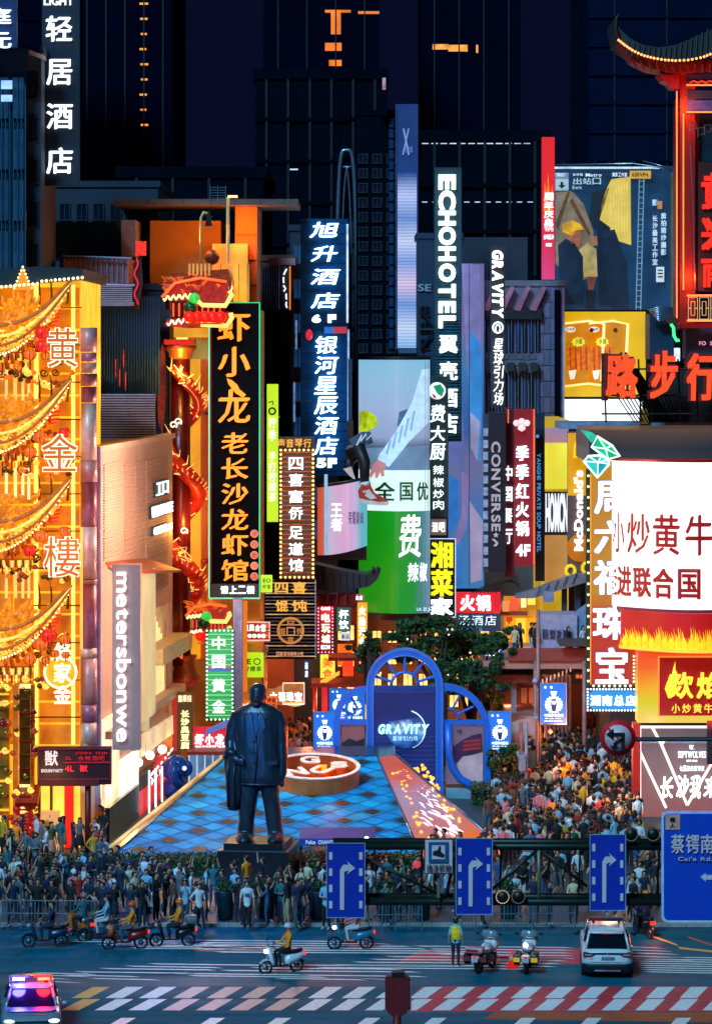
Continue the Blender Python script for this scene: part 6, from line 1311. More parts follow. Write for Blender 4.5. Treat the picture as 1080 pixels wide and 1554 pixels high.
part('bulb_border', mbb, E('#b8ffb0', 2.4), o, kind='stuff'); part('orange_edge', MB().prect(895, 720, 896.2, 1038, 159.8, .1), E('#ff8a3a', 1.4), o)
o = thing('diamond_sign', 'neon outlined green and turquoise cut diamonds on top of the jewellery sign', 'sign', (WX(912,159.6), 159.6, WZ(725,159.6)))
def gem(pts, cols, Y):
    cx_, cy_ = sum(a for a, b in pts)/len(pts), sum(b for a, b in pts)/len(pts)
    for i in range(len(pts)): part('facet', MB().ppoly([(cx_,cy_), pts[i], pts[(i+1) % len(pts)]], Y, .05), E(cols[i % len(cols)], .75, .2, 2), o)
    part('neon_outline', MB().path([W(a,b,Y-.06) for a, b in pts], .05, 5, True), E('#d8fff4', 2.0), o)
    for p in pts: part('neon_outline', MB().bar(W(cx_,cy_,Y-.06), W(*p,Y-.06), .03, .03, 4), E('#d8fff4', 1.6), o)
gem([(906,662),(897,678),(922,697),(940,692),(928,676)], ['#10b070','#18c080','#0ca868'], 159.6)
gem([(885,700),(892,692),(912,691),(922,698),(924,704),(906,725)], ['#28b8b0','#18a0a0','#38c8c0'], 159.3)
part('beam_wisp', MB().ppoly([(880,652),(897,656),(906,662),(897,672)], 159.8, .04), E('#3ad8b0', .5, .4, 2), o)
o = board('branch_sign', 'blue rounded sign 湖南总店 framed by white bulbs below the jewellery sign', 'sign', 890, 1045, 967, 1078, 160, .4, M('navy_board', '#0c2a5c'), brackets=1, side=1)
part('face', MB().ppoly([(893,1052),(899,1048),(962,1048),(966,1052),(966,1072),(962,1076),(899,1076),(893,1072)], 159.93, .05), E('#1a8ad0', .75), o)
hrow('湖南总店', 894, 1055, 965, 1071, 159.9, E('#e8fcff', 1.7), o, join=False, bold=.04, d=.08); bulbs(891, 1046, 966, 1078, 159.85, E('#e0f4ff', 2.4), o, 4.6, .05)
# no left turn sign on an arm
o = thing('no_turning_sign', 'round red ringed prohibition sign with crossed left and U turn arrows', 'sign', (12.4, 104, 0))
SY = 104
cxs, cys = 937, 1120
def disc(r, Y, m, nm): c0 = W(cxs, cys, Y); return part(nm, MB().bar((c0[0], Y+.05, c0[2]), (c0[0], Y, c0[2]), r*SY/F, r*SY/F, 36), m, o)
disc(27, SY, M('sign_red', '#e01424', .45), 'red_ring'); disc(20, SY-.02, M('sign_pink_white', '#e0b0b8', .45), 'white_face')
bk = M('sign_ink', '#120810', .5)
for q in ([(928,1112),(947,1112),(947,1117),(928,1117)], [(942,1117),(947,1117),(947,1140),(942,1140)], [(919,1114.5),(930,1106),(930,1123)]): part('turn_arrow', MB().ppoly(q, SY-.07, .03), bk, o)
part('u_turn_arrow', MB().path([W(a,b,SY-.09) for a, b in ((943,1121),(939,1123),(935,1125),(932,1128),(932,1134))], .04, 5), bk, o); part('arrow_tip', MB().ppoly([(925,1132),(937,1132),(931,1140)], SY-.1, .03), bk, o)
part('bar', MB().ppoly([(921,1106),(923,1104),(953,1134),(951,1136)], SY-.045, .02), M('sign_red', '#9a0c14'), o)
part('arm', MB().bar(W(960,1122,SY+.1), (12.4, SY+.1, WZ(1122,SY)), .07), STEEL, o); part('mast', MB().bar((12.4,SY+.1,0), (12.4,SY+.1,11.5), .14, .1, 10), STEEL, o)
# ================================================================== glass pyramid
Yb0 = 144.0; zb0 = .4
def pz(px, py, z): Y = F*(CZ-z)/(py-HY); return Vector((WX(px,Y), Y, z))
A = pz(165,1306,.4); B = pz(640,1302,.4); Cc = pz(572,1149,2.9); D = pz(342,1151,2.9); Ee = pz(738,1266,.4); Ff = pz(600,1146,2.9)
pyr = thing('glass_pyramid', 'low truncated pyramid skylight of glass tiles coloured by blue reflections with dark diamond openings', 'skylight', (0, 152, .12))
n_ = (B-A).cross(D-A).normalized(); n_ = n_ if n_.z > 0 else -n_
base = M('skylight_base', '#053a60', .3, 0, .4, 1.0)
def slab(pts, t, mat, nm, parent=pyr):
    pts = [Vector(p) for p in pts]; nn = (pts[1]-pts[0]).cross(pts[-1]-pts[0]).normalized(); nn = nn if nn.z > 0 else -nn
    k = len(pts); vs = pts + [p-nn*t for p in pts]; 
    f = tuple(range(k)); g_ = (pts[1]-pts[0]).cross(pts[2]-pts[0])
    if g_.dot(nn) < 0: f = f[::-1]
    return part(nm, MB().add(vs, [f, tuple(k+i for i in f[::-1])] + [(f[i], k+f[i], k+f[(i+1) % k], f[(i+1) % k]) for i in range(k)]), mat, parent)
slab([A, B, Cc, D], .1, base, 'front_base')
u_ = (B-A).normalized(); v_ = n_.cross(u_).normalized(); v_ = v_ if v_.z > 0 else -v_
tb = [M('sky_tile_%d' % i, c, .5, .0, .35, .8, spec=.1) for i, c in enumerate(('#008cd8', '#0080cc', '#0098e0', '#2290c8'))]  # blue light reflected by the glass is put into the tile colours
dk = M('dark_opening', '#0a141c', .5, 0, .6, 3, .6)
def inside(p, poly):
    s = None
    for i in range(len(poly)):
        a, b = poly[i], poly[(i+1) % len(poly)]; c = (b[0]-a[0])*(p[1]-a[1])-(b[1]-a[1])*(p[0]-a[0])
        if s is None: s = c > 0
        elif (c > 0) != s: return False
    return True
def clip(poly, cl):
    out = poly; k = len(cl); ar = sum(cl[i][0]*cl[(i+1) % k][1]-cl[(i+1) % k][0]*cl[i][1] for i in range(k))
    if ar < 0: cl = cl[::-1]
    for i in range(k):
        a, b = cl[i], cl[(i+1) % k]; inp = out; out = []
        if not inp: break
        f = lambda p: (b[0]-a[0])*(p[1]-a[1])-(b[1]-a[1])*(p[0]-a[0])
        for j in range(len(inp)):
            p, q = inp[j], inp[(j+1) % len(inp)]; fp, fq = f(p), f(q)
            if fp >= 0: out.append(p)
            if (fp >= 0) != (fq >= 0): t = fp/(fp-fq); out.append((p[0]+(q[0]-p[0])*t, p[1]+(q[1]-p[1])*t))
    return out
uv = lambda p: ((Vector(p)-A).dot(u_), (Vector(p)-A).dot(v_))
trap = [uv(A), uv(B), uv(Cc), uv(D)]; hw = .66; rt = random.Random(2); cnt = 0
for i in range(-30, 40):
    for j in range(-30, 40):
        cu, cv_ = (i+j)*hw, (i-j)*hw*1.0
        if not (-1 < cu < 16 and -1 < cv_ < 20): continue
        hh = hw*.93; q = clip([(cu-hh,cv_),(cu,cv_-hh),(cu+hh,cv_),(cu,cv_+hh)], trap)
        if len(q) < 3: continue
        tx, ty = rt.uniform(-.012,.012), rt.uniform(-.012,.012); dark = False; lift = .03
        vs = [A+u_*a+v_*b+n_*(lift+((a-cu)*tx+(b-cv_)*ty if not dark else 0)) for a, b in q]
        ar = sum(q[k][0]*q[(k+1) % len(q)][1]-q[(k+1) % len(q)][0]*q[k][1] for k in range(len(q)))
        f = tuple(range(len(q))); f = f if (ar > 0) == (u_.cross(v_).dot(n_) > 0) else f[::-1]
        part('glass_tile', MB().add(vs, [f]), rt.choice(tb[:3]+tb), pyr)
        if i % 2 == 0 and j % 2 == 0:
            hs_ = hw*.68; q = clip([(cu-hs_,cv_),(cu,cv_-hs_),(cu+hs_,cv_),(cu,cv_+hs_)], trap)
            if len(q) > 2:
                vs = [A+u_*a+v_*b+n_*.055 for a, b in q]; part('dark_opening', MB().add(vs, [tuple(range(len(q))) if f[0] < f[-1] else tuple(range(len(q)))[::-1]]), dk, pyr)
# right flank lit by a screen-like picture, left flank, top
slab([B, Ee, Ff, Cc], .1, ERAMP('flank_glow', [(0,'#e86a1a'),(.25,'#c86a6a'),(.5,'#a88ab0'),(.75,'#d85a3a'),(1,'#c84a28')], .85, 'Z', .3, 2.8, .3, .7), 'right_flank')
rq = random.Random(8); fn = (Ee-B).cross(Cc-B).normalized(); fn = fn if fn.z > 0 else -fn
sp_ = MB(); sp2 = MB()
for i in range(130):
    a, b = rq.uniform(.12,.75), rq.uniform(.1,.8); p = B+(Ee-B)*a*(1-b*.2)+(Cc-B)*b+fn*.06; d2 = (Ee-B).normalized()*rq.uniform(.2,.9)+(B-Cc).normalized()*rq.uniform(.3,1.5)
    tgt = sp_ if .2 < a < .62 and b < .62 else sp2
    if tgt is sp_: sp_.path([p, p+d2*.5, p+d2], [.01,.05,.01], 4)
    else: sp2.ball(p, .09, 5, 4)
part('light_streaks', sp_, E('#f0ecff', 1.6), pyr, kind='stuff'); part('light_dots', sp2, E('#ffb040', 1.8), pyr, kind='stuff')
A2 = pz(152,1300,.4); D2 = pz(344,1146,2.9)
slab([A2, A, D, D2], .1, M('flank_rose', '#a87a60', .25, .5, .4, .6), 'left_flank')
part('edge_trim', MB().path([A2+Vector((0,0,.05)), D2+Vector((0,0,.05))], .09, 5), E('#ffd890', .55, .6, .6), pyr)
for p, q in ((A,D),(A,B),(B,Cc),(Ee,Ff),(D,Cc)): part('edge_trim', MB().path([p+Vector((0,0,.03)), q+Vector((0,0,.03))], .07, 5), M('trim_steel', '#5a7a98', .3, .8), pyr)
slab([D, Cc, Ff, Ff+Vector((0,4,0)), D+Vector((0,4,0))], .1, base, 'top_plate')
part('plinth_wall', MB().prismz([(A.x-.3,A.y-.1),(B.x,B.y-.1),(Ee.x+.1,Ee.y),(Ff.x+1.5,Ff.y+3),(D.x-1.5,D.y+3)], .1, .36), M('granite_plinth', '#3a3f4a', .5), pyr)
# copper ring with letters lying on the slope
rg = thing('compass_ring', 'tilted copper drum ring with white letters G S U N on the skylight', 'sculpture', (0,0,0))
cpt = pz(478,1172,2.75); cu0, cv0 = uv(cpt); RC = A+u_*cu0+v_*cv0
cop = M('polished_copper', '#d8743a', .3, .5, .3, 1.0); wtop = M('white_enamel', '#e8e4e0', .35)
def ringmb(r0, r1, h0, h1, n=56):
    mb = MB(); vs = []
    for k in range(n):
        a = 2*PI*k/n; d = u_*math.cos(a)+v_*math.sin(a)
        vs += [RC+d*r1+n_*h0, RC+d*r1+n_*h1, RC+d*r0+n_*h1, RC+d*r0+n_*h0]
    fs = []
    for k in range(n):
        a, b = 4*k, 4*((k+1) % n)
        fs += [(a, b, b+1, a+1), (a+1, b+1, b+2, a+2), (a+2, b+2, b+3, a+3)]
    return mb.add(vs, fs, False)
R1 = 2.1
part('drum_wall', ringmb(R1-.1, R1, 0, .8), cop, rg); part('white_rim', ringmb(R1-.16, R1+.03, .8, .86), wtop, rg); part('floor_disc', ringmb(.01, R1-.1, .02, .06), M('drum_floor', '#2a2420', .4, .4), rg)
for ch, cu1, cv1, s5, a5 in (('G',-.2,1.15,.85,0),('S',1.15,.3,.75,0),('U',.25,-.5,.85,-.6),('N',-.95,-.75,.95,.3)):
    vs, fs, bb_ = glyph(ch, .03); w, h = bb_[2]-bb_[0], bb_[3]-bb_[1]
    for nm, h0, h1, m in (('letter_body', .05, .78, cop), ('letter_face', .78, .83, wtop)):
        out = []
        for a, b, c in vs:
            x, y = ((a-bb_[0])/w-.5)*s5*1.1, ((c-bb_[1])/h-.5)*s5*1.25; x, y = x*math.cos(a5)-y*math.sin(a5), x*math.sin(a5)+y*math.cos(a5)
            out.append(RC+u_*(cu1+x)+v_*(cv1+y)+n_*(h1 if b < 0 else h0))
        part(nm, MB().add(out, fs), m, rg)
part('gold_cube', MB().box(RC.x+.2,RC.x+.55,RC.y-.1,RC.y+.2,RC.z+.1,RC.z+.85), E('#ffb020', .9), rg)
lamp(505, 1150, 154, 120, '#ff7a30', .3)
# ================================================================== blue triple arch
ab = M('arch_blue', '#1468dc', .35, .15, .15, .8); abd = M('arch_blue_dark', '#0c3a8c', .4, .1, .2, .8)
o = thing('blue_arch_gate', 'royal blue triple arch with fanlight spokes and a dark globe screen in the middle', 'arch', (WX(614,165), 165, .12))
YA = 165
def archtube(x0, x1, ytop, ybot, w, Y, nm, mat, half=None, d=.5):
    cx_, r = (x0+x1)/2, (x1-x0)/2; cy_ = ytop+r; outer = []; inner = []
    rng = range(0, 19) if half is None else (range(9, 19) if half == 'l' else range(0, 10))
    if half is None:
        outer = [(x1,ybot)]+[(cx_+r*math.cos(t*PI/18), cy_-r*math.sin(t*PI/18)) for t in rng]+[(x0,ybot)]
        inner = [(x1-w,ybot)]+[(cx_+(r-w)*math.cos(t*PI/18), cy_-(r-w)*math.sin(t*PI/18)) for t in rng]+[(x0+w,ybot)]
    mb = MB(); n = len(outer)
    vs = [W(a,b,Y) for a, b in outer]+[W(a,b,Y) for a, b in inner]; vs += [(a,b+d,c) for a, b, c in vs]; m = 2*n; fs = []
    for i in range(n-1): fs += [(i,i+1,n+i+1,n+i), (m+i+1,m+i,m+n+i,m+n+i+1), (i+1,i,m+i,m+i+1), (n+i,n+i+1,m+n+i+1,m+n+i)]
    mb.add(vs, fs); return part(nm, mb, mat, o)
archtube(555, 673, 984, 1215, 12, YA, 'main_arch', ab); archtube(556.5, 671.5, 985.5, 1214, 1.5, YA-.06, 'edge_moulding', M('arch_light_blue', '#4a86d0', .3), d=.1); archtube(565.5, 662.5, 994.5, 1214, 1.2, YA-.04, 'edge_moulding', M('arch_light_blue', '#4a86d0'), d=.1)
part('transom', MB().prect(566, 1041, 662, 1052, YA+.02, .4), abd, o)
for a in (18, 52, 90, 128, 162): 
    t = R(a); part('spoke', MB().bar(W(614+21*math.cos(t), 1041-21*math.sin(t), YA+.2), W(614+48*math.cos(t), 1041-48*math.sin(t), YA+.2), .075), ab, o)
part('fan_hub', MB().path([W(614+21*math.cos(t*PI/10), 1041-21*math.sin(t*PI/10), YA+.2) for t in range(11)], .08, 6), ab, o)
part('screen', MB().prect(567, 1053, 661, 1215, YA+.1, .25), E('#0a2a7a', .5, .5, .6), o)
for i in range(14): part('slat', MB().prect(567, 1118+i*7, 661, 1119+i*7, YA+.05, .03), E('#1a4a8a', .5, .6, 2), o)
part('globe', MB().bar(W(616,1107,YA+.09), W(616,1107,YA+.04), 29*YA/F, 29*YA/F, 32), ERAMP('globe', [(0,'#0a3a8a'),(.35,'#3a7ac8'),(.5,'#8ab0d8'),(.6,'#1a4a9a'),(.8,'#0a2a6a'),(1,'#4a8ac8')], 1.2, 'Z', 2.6, 4.6, .45, 1.6), o)
part('globe_rim', MB().path([W(616+29*math.cos(R(t)), 1107-29*math.sin(R(t)), YA) for t in range(-70, 80, 8)], .04, 4), E('#c8e0f0', 1.2), o)
latin('GRAVITY', 573, 1099, 651, 1114, YA, E('#a8f0f8', 1.5), o, shear=.12, bold=.06, gap=.02, join=False); hrow('星球引力场', 595, 1117, 634, 1124, YA, E('#a8d8e8', 1.0), o)
lb = M('arch_light_blue', '#4a86d0')
# side arches: outer quarter curve
def side(sgn, xin, xout, ytop, ybot, scoop):
    W_ = abs(xout-xin); pts = []
    for i in range(13):
        t = i/12*PI/2; pts.append((xin+sgn*W_*math.sin(t), ytop+W_*1.05*(1-math.cos(t))))
    pts.append((xout, ybot)); w = 10
    inn = [(xin+sgn*(W_-w)*math.sin(i/12*PI/2), ytop+w+(W_-w)*1.05*(1-math.cos(i/12*PI/2))) for i in range(13)]+[(xout-sgn*w, ybot)]
    n = len(pts); vs = [W(a,b,YA+.05) for a, b in pts]+[W(a,b,YA+.05) for a, b in inn]; vs += [(a,b+.45,c) for a, b, c in vs]; m = 2*n; fs = []
    for i in range(n-1): fs += [(i,i+1,n+i+1,n+i), (m+i+1,m+i,m+n+i,m+n+i+1), (i+1,i,m+i,m+i+1), (n+i,n+i+1,m+n+i+1,m+n+i)]
    if sgn > 0: fs = [f[::-1] for f in fs]
    part('side_arch', MB().add(vs, fs), ab, o)
    part('side_bar', MB().prect(min(xin,xout)+ (0 if sgn > 0 else 10), 1093, max(xin,xout)-(10 if sgn > 0 else 0), 1100, YA+.1, .35), ab, o)
    cx2 = xin+sgn*4
    part('small_hub', MB().path([W(cx2+sgn*18*math.sin(t*PI/12), 1093-18*math.cos(t*PI/12), YA+.2) for t in range(7)], .06, 5), ab, o)
    for a in (25, 60): part('spoke', MB().bar(W(cx2+sgn*18*math.sin(R(a)), 1093-18*math.cos(R(a)), YA+.2), W(cx2+sgn*46*math.sin(R(a)), 1093-42*math.cos(R(a)), YA+.2), .06), ab, o)
    part('poster', MB().prect(min(xin,xout)+(2 if sgn > 0 else 11), 1101, max(xin,xout)-(11 if sgn > 0 else 2), 1190 if sgn > 0 else 1146, YA+.25, .1), E('#7a6a86' if sgn > 0 else '#8a5a66', .45, .15, .6), o)
side(1, 674, 744, 1038, 1212, True); side(-1, 555, 506, 1042, 1150, False)
part('poster_hill', MB().ppoly([(686,1134),(700,1124),(716,1116),(730,1113),(732,1140),(716,1146),(700,1150),(690,1160),(687,1150)], YA+.2, .03), E('#3a2450', .4, .5, 2), o)
for i in range(3): part('poster_pagoda', MB().ppoly([(703,1124+i*6),(728,1121+i*6),(730,1125+i*6),(702,1128+i*6)], YA+.17, .03), E('#8a3040', .5), o)
part('poster_cloud', MB().ppoly([(693,1160),(702,1148),(716,1146),(732,1142),(732,1188),(712,1188),(698,1180)], YA+.17, .03), E('#a8a0b8', .5, .3, 2), o); hrow('岳麓', 692, 1106, 700, 1112, YA+.15, M('ink_grey', '#3a3050'), o)
part('scoop', MB().path([W(a,b,YA+.05) for a, b in ((680,1100),(681,1140),(686,1165),(698,1182),(716,1192),(738,1196))], .2, 8), ab, o)
part('lower_glass', MB().prect(676, 1196, 736, 1212, YA+.2, .1), M('pale_glass', '#6a9ab0', .2, .1, .4, 1), o)
part('poster_trees', MB().ppoly([(518,1128),(530,1120),(540,1125),(553,1120),(553,1146),(518,1146)], YA+.2, .03), E('#122a3a', .4, .6, 3), o)
part('left_frame', MB().prect(504, 1140, 516, 1150, YA+.1, .4), ab, o)
# ================================================================== trees and hedges
def leafmass(mb, blobs, n, s, rnd, shell=.55):
    for i in range(n):
        c, r = rnd.choice(blobs); c = Vector(c); d = Vector((rnd.gauss(0,1), rnd.gauss(0,1), rnd.gauss(0,1))).normalized(); p = c+Vector((d.x*r[0], d.y*r[1], d.z*r[2]))*(shell+(1-shell)*rnd.random()**.5)
        a = Vector((rnd.gauss(0,1), rnd.gauss(0,1), rnd.gauss(0,1))).normalized()*s*rnd.uniform(.6,1.3); b = a.orthogonal().normalized()*s*rnd.uniform(.35,.6)
        o_ = len(mb.v); mb.v += [tuple(p-a*.5), tuple(p+b*.5), tuple(p+a*.5), tuple(p-b*.5)]; mb.f.append((o_,o_+1,o_+2,o_+3)); mb.m.append(rnd.choice((0,0,1,2))); mb.sm.append(False)
leafm = [M('leaf_dark', '#24461e', .5, 0, .5, 1.2), M('leaf_mid', '#38602a', .5, 0, .4, 1.2), M('leaf_blue', '#10333a', .5, 0, .4, 1.2)]
bark = M('bark', '#2c2018', .8, 0, .4, 4, .4)
def tree(label, blobs_px, Y, trunk_px, n, seed, s=.34):
    rnd = random.Random(seed); o = thing('street_tree', label, 'tree', (WX(trunk_px,Y), Y, .12), group='dark street trees behind the blue arch')
    bl_ = [((WX(a,Y), Y+rnd.uniform(-1.5,1.5), WZ(b,Y)), (rx*Y/F, rx*Y/F*.9, ry*Y/F)) for a, b, rx, ry in blobs_px]
    t0 = Vector((WX(trunk_px,Y), Y, .12)); top = Vector(bl_[0][0])-Vector((0,0,.6))
    part('trunk', MB().path([t0, t0.lerp(top,.5)+Vector((.15,0,0)), top], [.32,.24,.14], 8), bark, o)
    bl_ = bl_ + [((c[0]+rnd.gauss(0,r[0]*.75), c[1]+rnd.gauss(0,r[1]*.6), c[2]+rnd.gauss(0,r[2]*.6)), (r[0]*.42, r[1]*.42, r[2]*.3)) for c, r in bl_ for _ in range(5)]
    for c, r in bl_[:9]: part('limb', MB().path([t0.lerp(top,.55), (t0.lerp(top,.6)+Vector(c))/2, Vector(c)], [.16,.1,.03], 6), bark, o)
    bl_ = [(c, (r[0]*.8, r[1]*.8, r[2]*.75)) for c, r in bl_[:len(blobs_px)]] + bl_[len(blobs_px):]; mb = MB(); leafmass(mb, bl_, n, s, rnd, .2); part('crown', mb, leafm, o, kind='stuff'); return o
tree('largest dark tree with wide crown directly behind the blue arch', [(668,962,38,22),(630,952,36,18),(700,955,36,20),(640,985,34,24),(690,990,40,26),(720,975,26,18),(610,965,22,14)], 178, 668, 7000, 1)
tree('lower spreading tree filling the gap right of the blue arch', [(715,1015,26,16),(745,985,26,22),(690,1030,26,18),(735,1030,24,18),(755,1010,14,14)], 174, 712, 4200, 2)
tree('small loose tree left of the blue arch top', [(560,975,14,14),(548,990,12,12),(572,990,14,16),(555,1005,12,10)], 176, 562, 1600, 3, .26)
tree('bushy dark tree below the right poster box', [(760,1180,22,22),(752,1150,18,16),(775,1165,16,22),(770,1140,12,14)], 166, 764, 2600, 4, .26)
tree('green patch of tree seen through the terrace pillars', [(745,1060,18,12),(755,1075,22,12),(735,1075,14,10),(790,1078,10,6)], 181, 748, 1500, 5, .26)
tf = MB(); rz_ = random.Random(3)
for i in range(12): tf.ball(W(rz_.uniform(575,740), rz_.uniform(950,1035), 175.5), .06, 5, 4)
solo('tree_lights', tf, E('#ffc8b8', 1.8), 'scattered pinpoint fairy lights hung in the dark trees', 'lights')
def hedge(label, px0, px1, pyt, Y, dep, z0, n, seed):
    rnd = random.Random(seed); x0, x1, z1 = WX(px0,Y), WX(px1,Y), WZ(pyt,Y); o = thing('clipped_hedge', label, 'hedge', ((x0+x1)/2, Y, z0))
    part('core', MB().box(x0, x1, Y, Y+dep, z0, z1-.08), M('hedge_core', '#0a1810', .8, 0, .5, 3, .5), o); mb = MB(); s = .16
    for i in range(n):
        if rnd.random() < .55: p = Vector((rnd.uniform(x0,x1), Y-rnd.uniform(0,.12), rnd.uniform(z0,z1)))
        else: p = Vector((rnd.uniform(x0,x1), rnd.uniform(Y,Y+dep), z1+rnd.gauss(0,.06)))
        a = Vector((rnd.gauss(0,1), rnd.gauss(0,1), rnd.gauss(0,1))).normalized()*s; b = a.orthogonal().normalized()*s*.5; k = len(mb.v)
        mb.v += [tuple(p-a*.5), tuple(p+b*.5), tuple(p+a*.5), tuple(p-b*.5)]; mb.f.append((k,k+1,k+2,k+3)); mb.m.append(rnd.choice((0,1,2))); mb.sm.append(False)
    part('foliage', mb, leafm, o, kind='stuff'); return o
hedge('long clipped hedge in front of the pyramid left of the statue', 62, 345, 1304, 141.5, 1.4, .12, 6000, 1)
hedge('clipped hedge in front of the pyramid right of the statue', 446, 640, 1303, 141.5, 1.4, .12, 4200, 2)
hedge('low hedge bed beneath the right poster boxes', 716, 800, 1196, 163, 2, .12, 1500, 3)
# ================================================================== statue
st_ = thing('bronze_statue', 'dark bronze statue of a man in long jacket, coat over his arm', 'statue', (WX(391,140), 140, WZ(1275,140)), R(-8))
bz = M('bronze', '#2c3842', .34, .45, .35, 1.1, .35, stretch=(2.2,2.2,.7))
H = 6.55; SX = H/234.0           # metres per photo pixel on the figure
def sz(py): return (1274-py)*SX
def sx(px): return (px-391)*SX
def ell(px, py, rx, ry, n=20, oy=0.0, p=2.4):
    out = []
    for j in range(n):
        a = 2*PI*j/n; c, s6 = math.cos(a), math.sin(a); out.append((sx(px)+math.copysign(abs(c)**(2/p), c)*rx*SX, oy+math.copysign(abs(s6)**(2/p), s6)*ry*SX, sz(py)))
    return out
tor = MB()
# trousers
tor.loft([ell(378,1160,24,17), ell(377,1185,20,16), ell(376,1205,15.5,15), ell(374.5,1240,12,14), ell(373,1262,12.5,13), ell(373,1270,14,14)])
tor.loft([ell(404,1160,22,17,oy=.1), ell(407,1185,17,16,oy=.1), ell(410,1205,13.5,15,oy=.1), ell(414,1240,12,14,oy=.1), ell(417,1262,12,13,oy=.1), ell(418,1270,13,13,oy=.1)])
# shoes
tor.loft([[(sx(373)+.34*math.cos(a)*k, -.28+.62*math.sin(a)*k, z) for a in [2*PI*j/14 for j in range(14)]] for z, k in ((0,1),(.12,1),(.25,.8),(.36,.45))])
tor.loft([[(sx(419)+.34*math.cos(a)*k, -.2+.62*math.sin(a)*k, z) for a in [2*PI*j/14 for j in range(14)]] for z, k in ((0,1),(.12,1),(.25,.8),(.36,.45))])
# jacket body
tor.loft([ell(392,1187,37,20), ell(392,1178,38,22), ell(392,1150,37,21), ell(391,1125,35,20), ell(391,1105,36,20), ell(391,1088,37,19), ell(391,1078,35,17), ell(391,1070,24,13), ell(391,1066,12,10)])
# neck and head
tor.loft([ell(391,1074,10,9,14,p=2), ell(391,1062,9,9,14,-.05,p=2), ell(391,1056,10,10,14,-.08,p=2)])
hd_ = [(1075,3,3),(1071,8,8),(1066,10.5,11),(1060,12,13),(1054,12.6,14),(1048,12.4,14),(1043,11.2,13),(1039,8.5,10),(1037,4,5)]
tor.loft([ell(391.5,y,rx,ry,18,-.12 if y > 1055 else -.08,p=2.1) for y, rx, ry in hd_])
tor.ball((sx(391.5), -.52, sz(1058)), .075, 8, 6, 1.7, 1.2); tor.ball((sx(379), -.05, sz(1058)), .09, 6, 5, 1.7, 1, .5); tor.ball((sx(404), -.05, sz(1058)), .09, 6, 5, 1.7, 1, .5)
tor.ball((sx(391.5), -.44, sz(1067)), .12, 8, 6, .6, 1, 1.3)
# arms
def limb(pts, rs): tor.path([(sx(a), y, sz(b)) for a, b, y in pts], [r*SX for r in rs], 12)
limb([(419,1082,0),(426,1100,.05),(428,1125,.05),(429,1150,-.02),(429,1172,-.1),(428,1180,-.15)], [11,11,9.5,9,8,5.5])
limb([(362,1082,0),(354,1102,.05),(350,1125,.05),(352,1143,-.25),(362,1150,-.55),(369,1152,-.62)], [11,11,10,9.5,7.5,5])
# fingers of the right-hand side hand and the hand holding the coat
for k in range(4): limb([(424+k*2.6,1180,-.2),(424.5+k*2.6,1187+(1.5 if k in (1,2) else 0),-.22),(425+k*2.2,1191+(1 if k in (1,2) else 0),-.17)], [1.5,1.3,.9])
limb([(424,1178,-.25),(421,1183,-.34),(421.5,1187,-.34)], [1.6,1.3,.9])
for k in range(4): limb([(368,1148+k*2.6,-.66),(373,1149+k*2.7,-.74),(375,1151+k*2.7,-.66)], [1.6,1.4,1.0])
limb([(366,1147,-.66),(369,1143.5,-.78),(373,1143,-.8)], [1.6,1.4,1.0])
me = tor.mesh('figure', bz); fo = bpy.data.objects.new('figure', me); COL.objects.link(fo)
rm = fo.modifiers.new('r', 'REMESH'); rm.mode = 'VOXEL'; rm.voxel_size = .042; rm.use_smooth_shade = True
sm_ = fo.modifiers.new('s', 'SMOOTH'); sm_.iterations = 3; sm_.factor = .5
dg = bpy.context.evaluated_depsgraph_get(); me2 = bpy.data.meshes.new_from_object(fo.evaluated_get(dg)); bpy.data.objects.remove(fo)
# cloth folds
from mathutils import noise as mn
for v in me2.vertices:
    z = v.co.z; k = .0
    if z < 3.1: k = .05
    elif z < 5.3: k = .035
    if k:
        f = mn.noise(Vector((v.co.x*2.2, v.co.y*2.2, v.co.z*.55)))+.5*mn.noise(Vector((v.co.x*5, v.co.y*5, v.co.z*2+v.co.x*2))); v.co += v.normal*f*k
me2.name = 'figure'; me2.materials.clear(); me2.materials.append(bz)
for p in me2.polygons: p.use_smooth = True
part('figure', me2, None, st_)
def lo(nm, mb): return part(nm, mb, bz, st_, local=True)
def lpoly(pts, y, t=.06):
    q = [(sx(a), sz(b)) for a, b in pts]; ar = sum(q[i][0]*q[(i+1) % len(q)][1]-q[(i+1) % len(q)][0]*q[i][1] for i in range(len(q)))
    return MB().prism(q if ar > 0 else q[::-1], y, y+t)
lo('hair', MB().loft([ell(391.5,y,rx,ry,18,-.03,p=2.1) for y, rx, ry in ((1052,13.2,13),(1047,13.4,14.6),(1042,12,13.8),(1038,9.2,10.6),(1035.5,4,5))]))
lo('lapel', lpoly([(384,1076),(380,1084),(377,1100),(384,1112),(391,1140),(392,1128),(388,1100),(386,1084)], -.6, .1)); lo('lapel', lpoly([(399,1076),(403,1084),(407,1100),(399,1112),(394,1140),(393,1128),(397,1100),(397,1084)], -.6, .1))
lo('tie', lpoly([(389.5,1078),(394,1078),(395.5,1100),(392,1112),(388.5,1100)], -.585, .06)); lo('pocket_flap', lpoly([(408,1152),(424,1150),(424,1156),(408,1159)], -.57, .12)); lo('jacket_edge', MB().path([(sx(392),-.58,sz(1112)), (sx(393),-.63,sz(1150)), (sx(390),-.6,sz(1187))], .045, 6)); lo('jacket_hem', MB().path([(sx(391)+37.5*SX*math.cos(t*PI/12), -21*SX*math.sin(t*PI/12), sz(1187)) for t in range(13)], .05, 6))
for k in range(3): lo('button', MB().ball((sx(389), -.64, sz(1122+k*16)), .045, 6, 5))
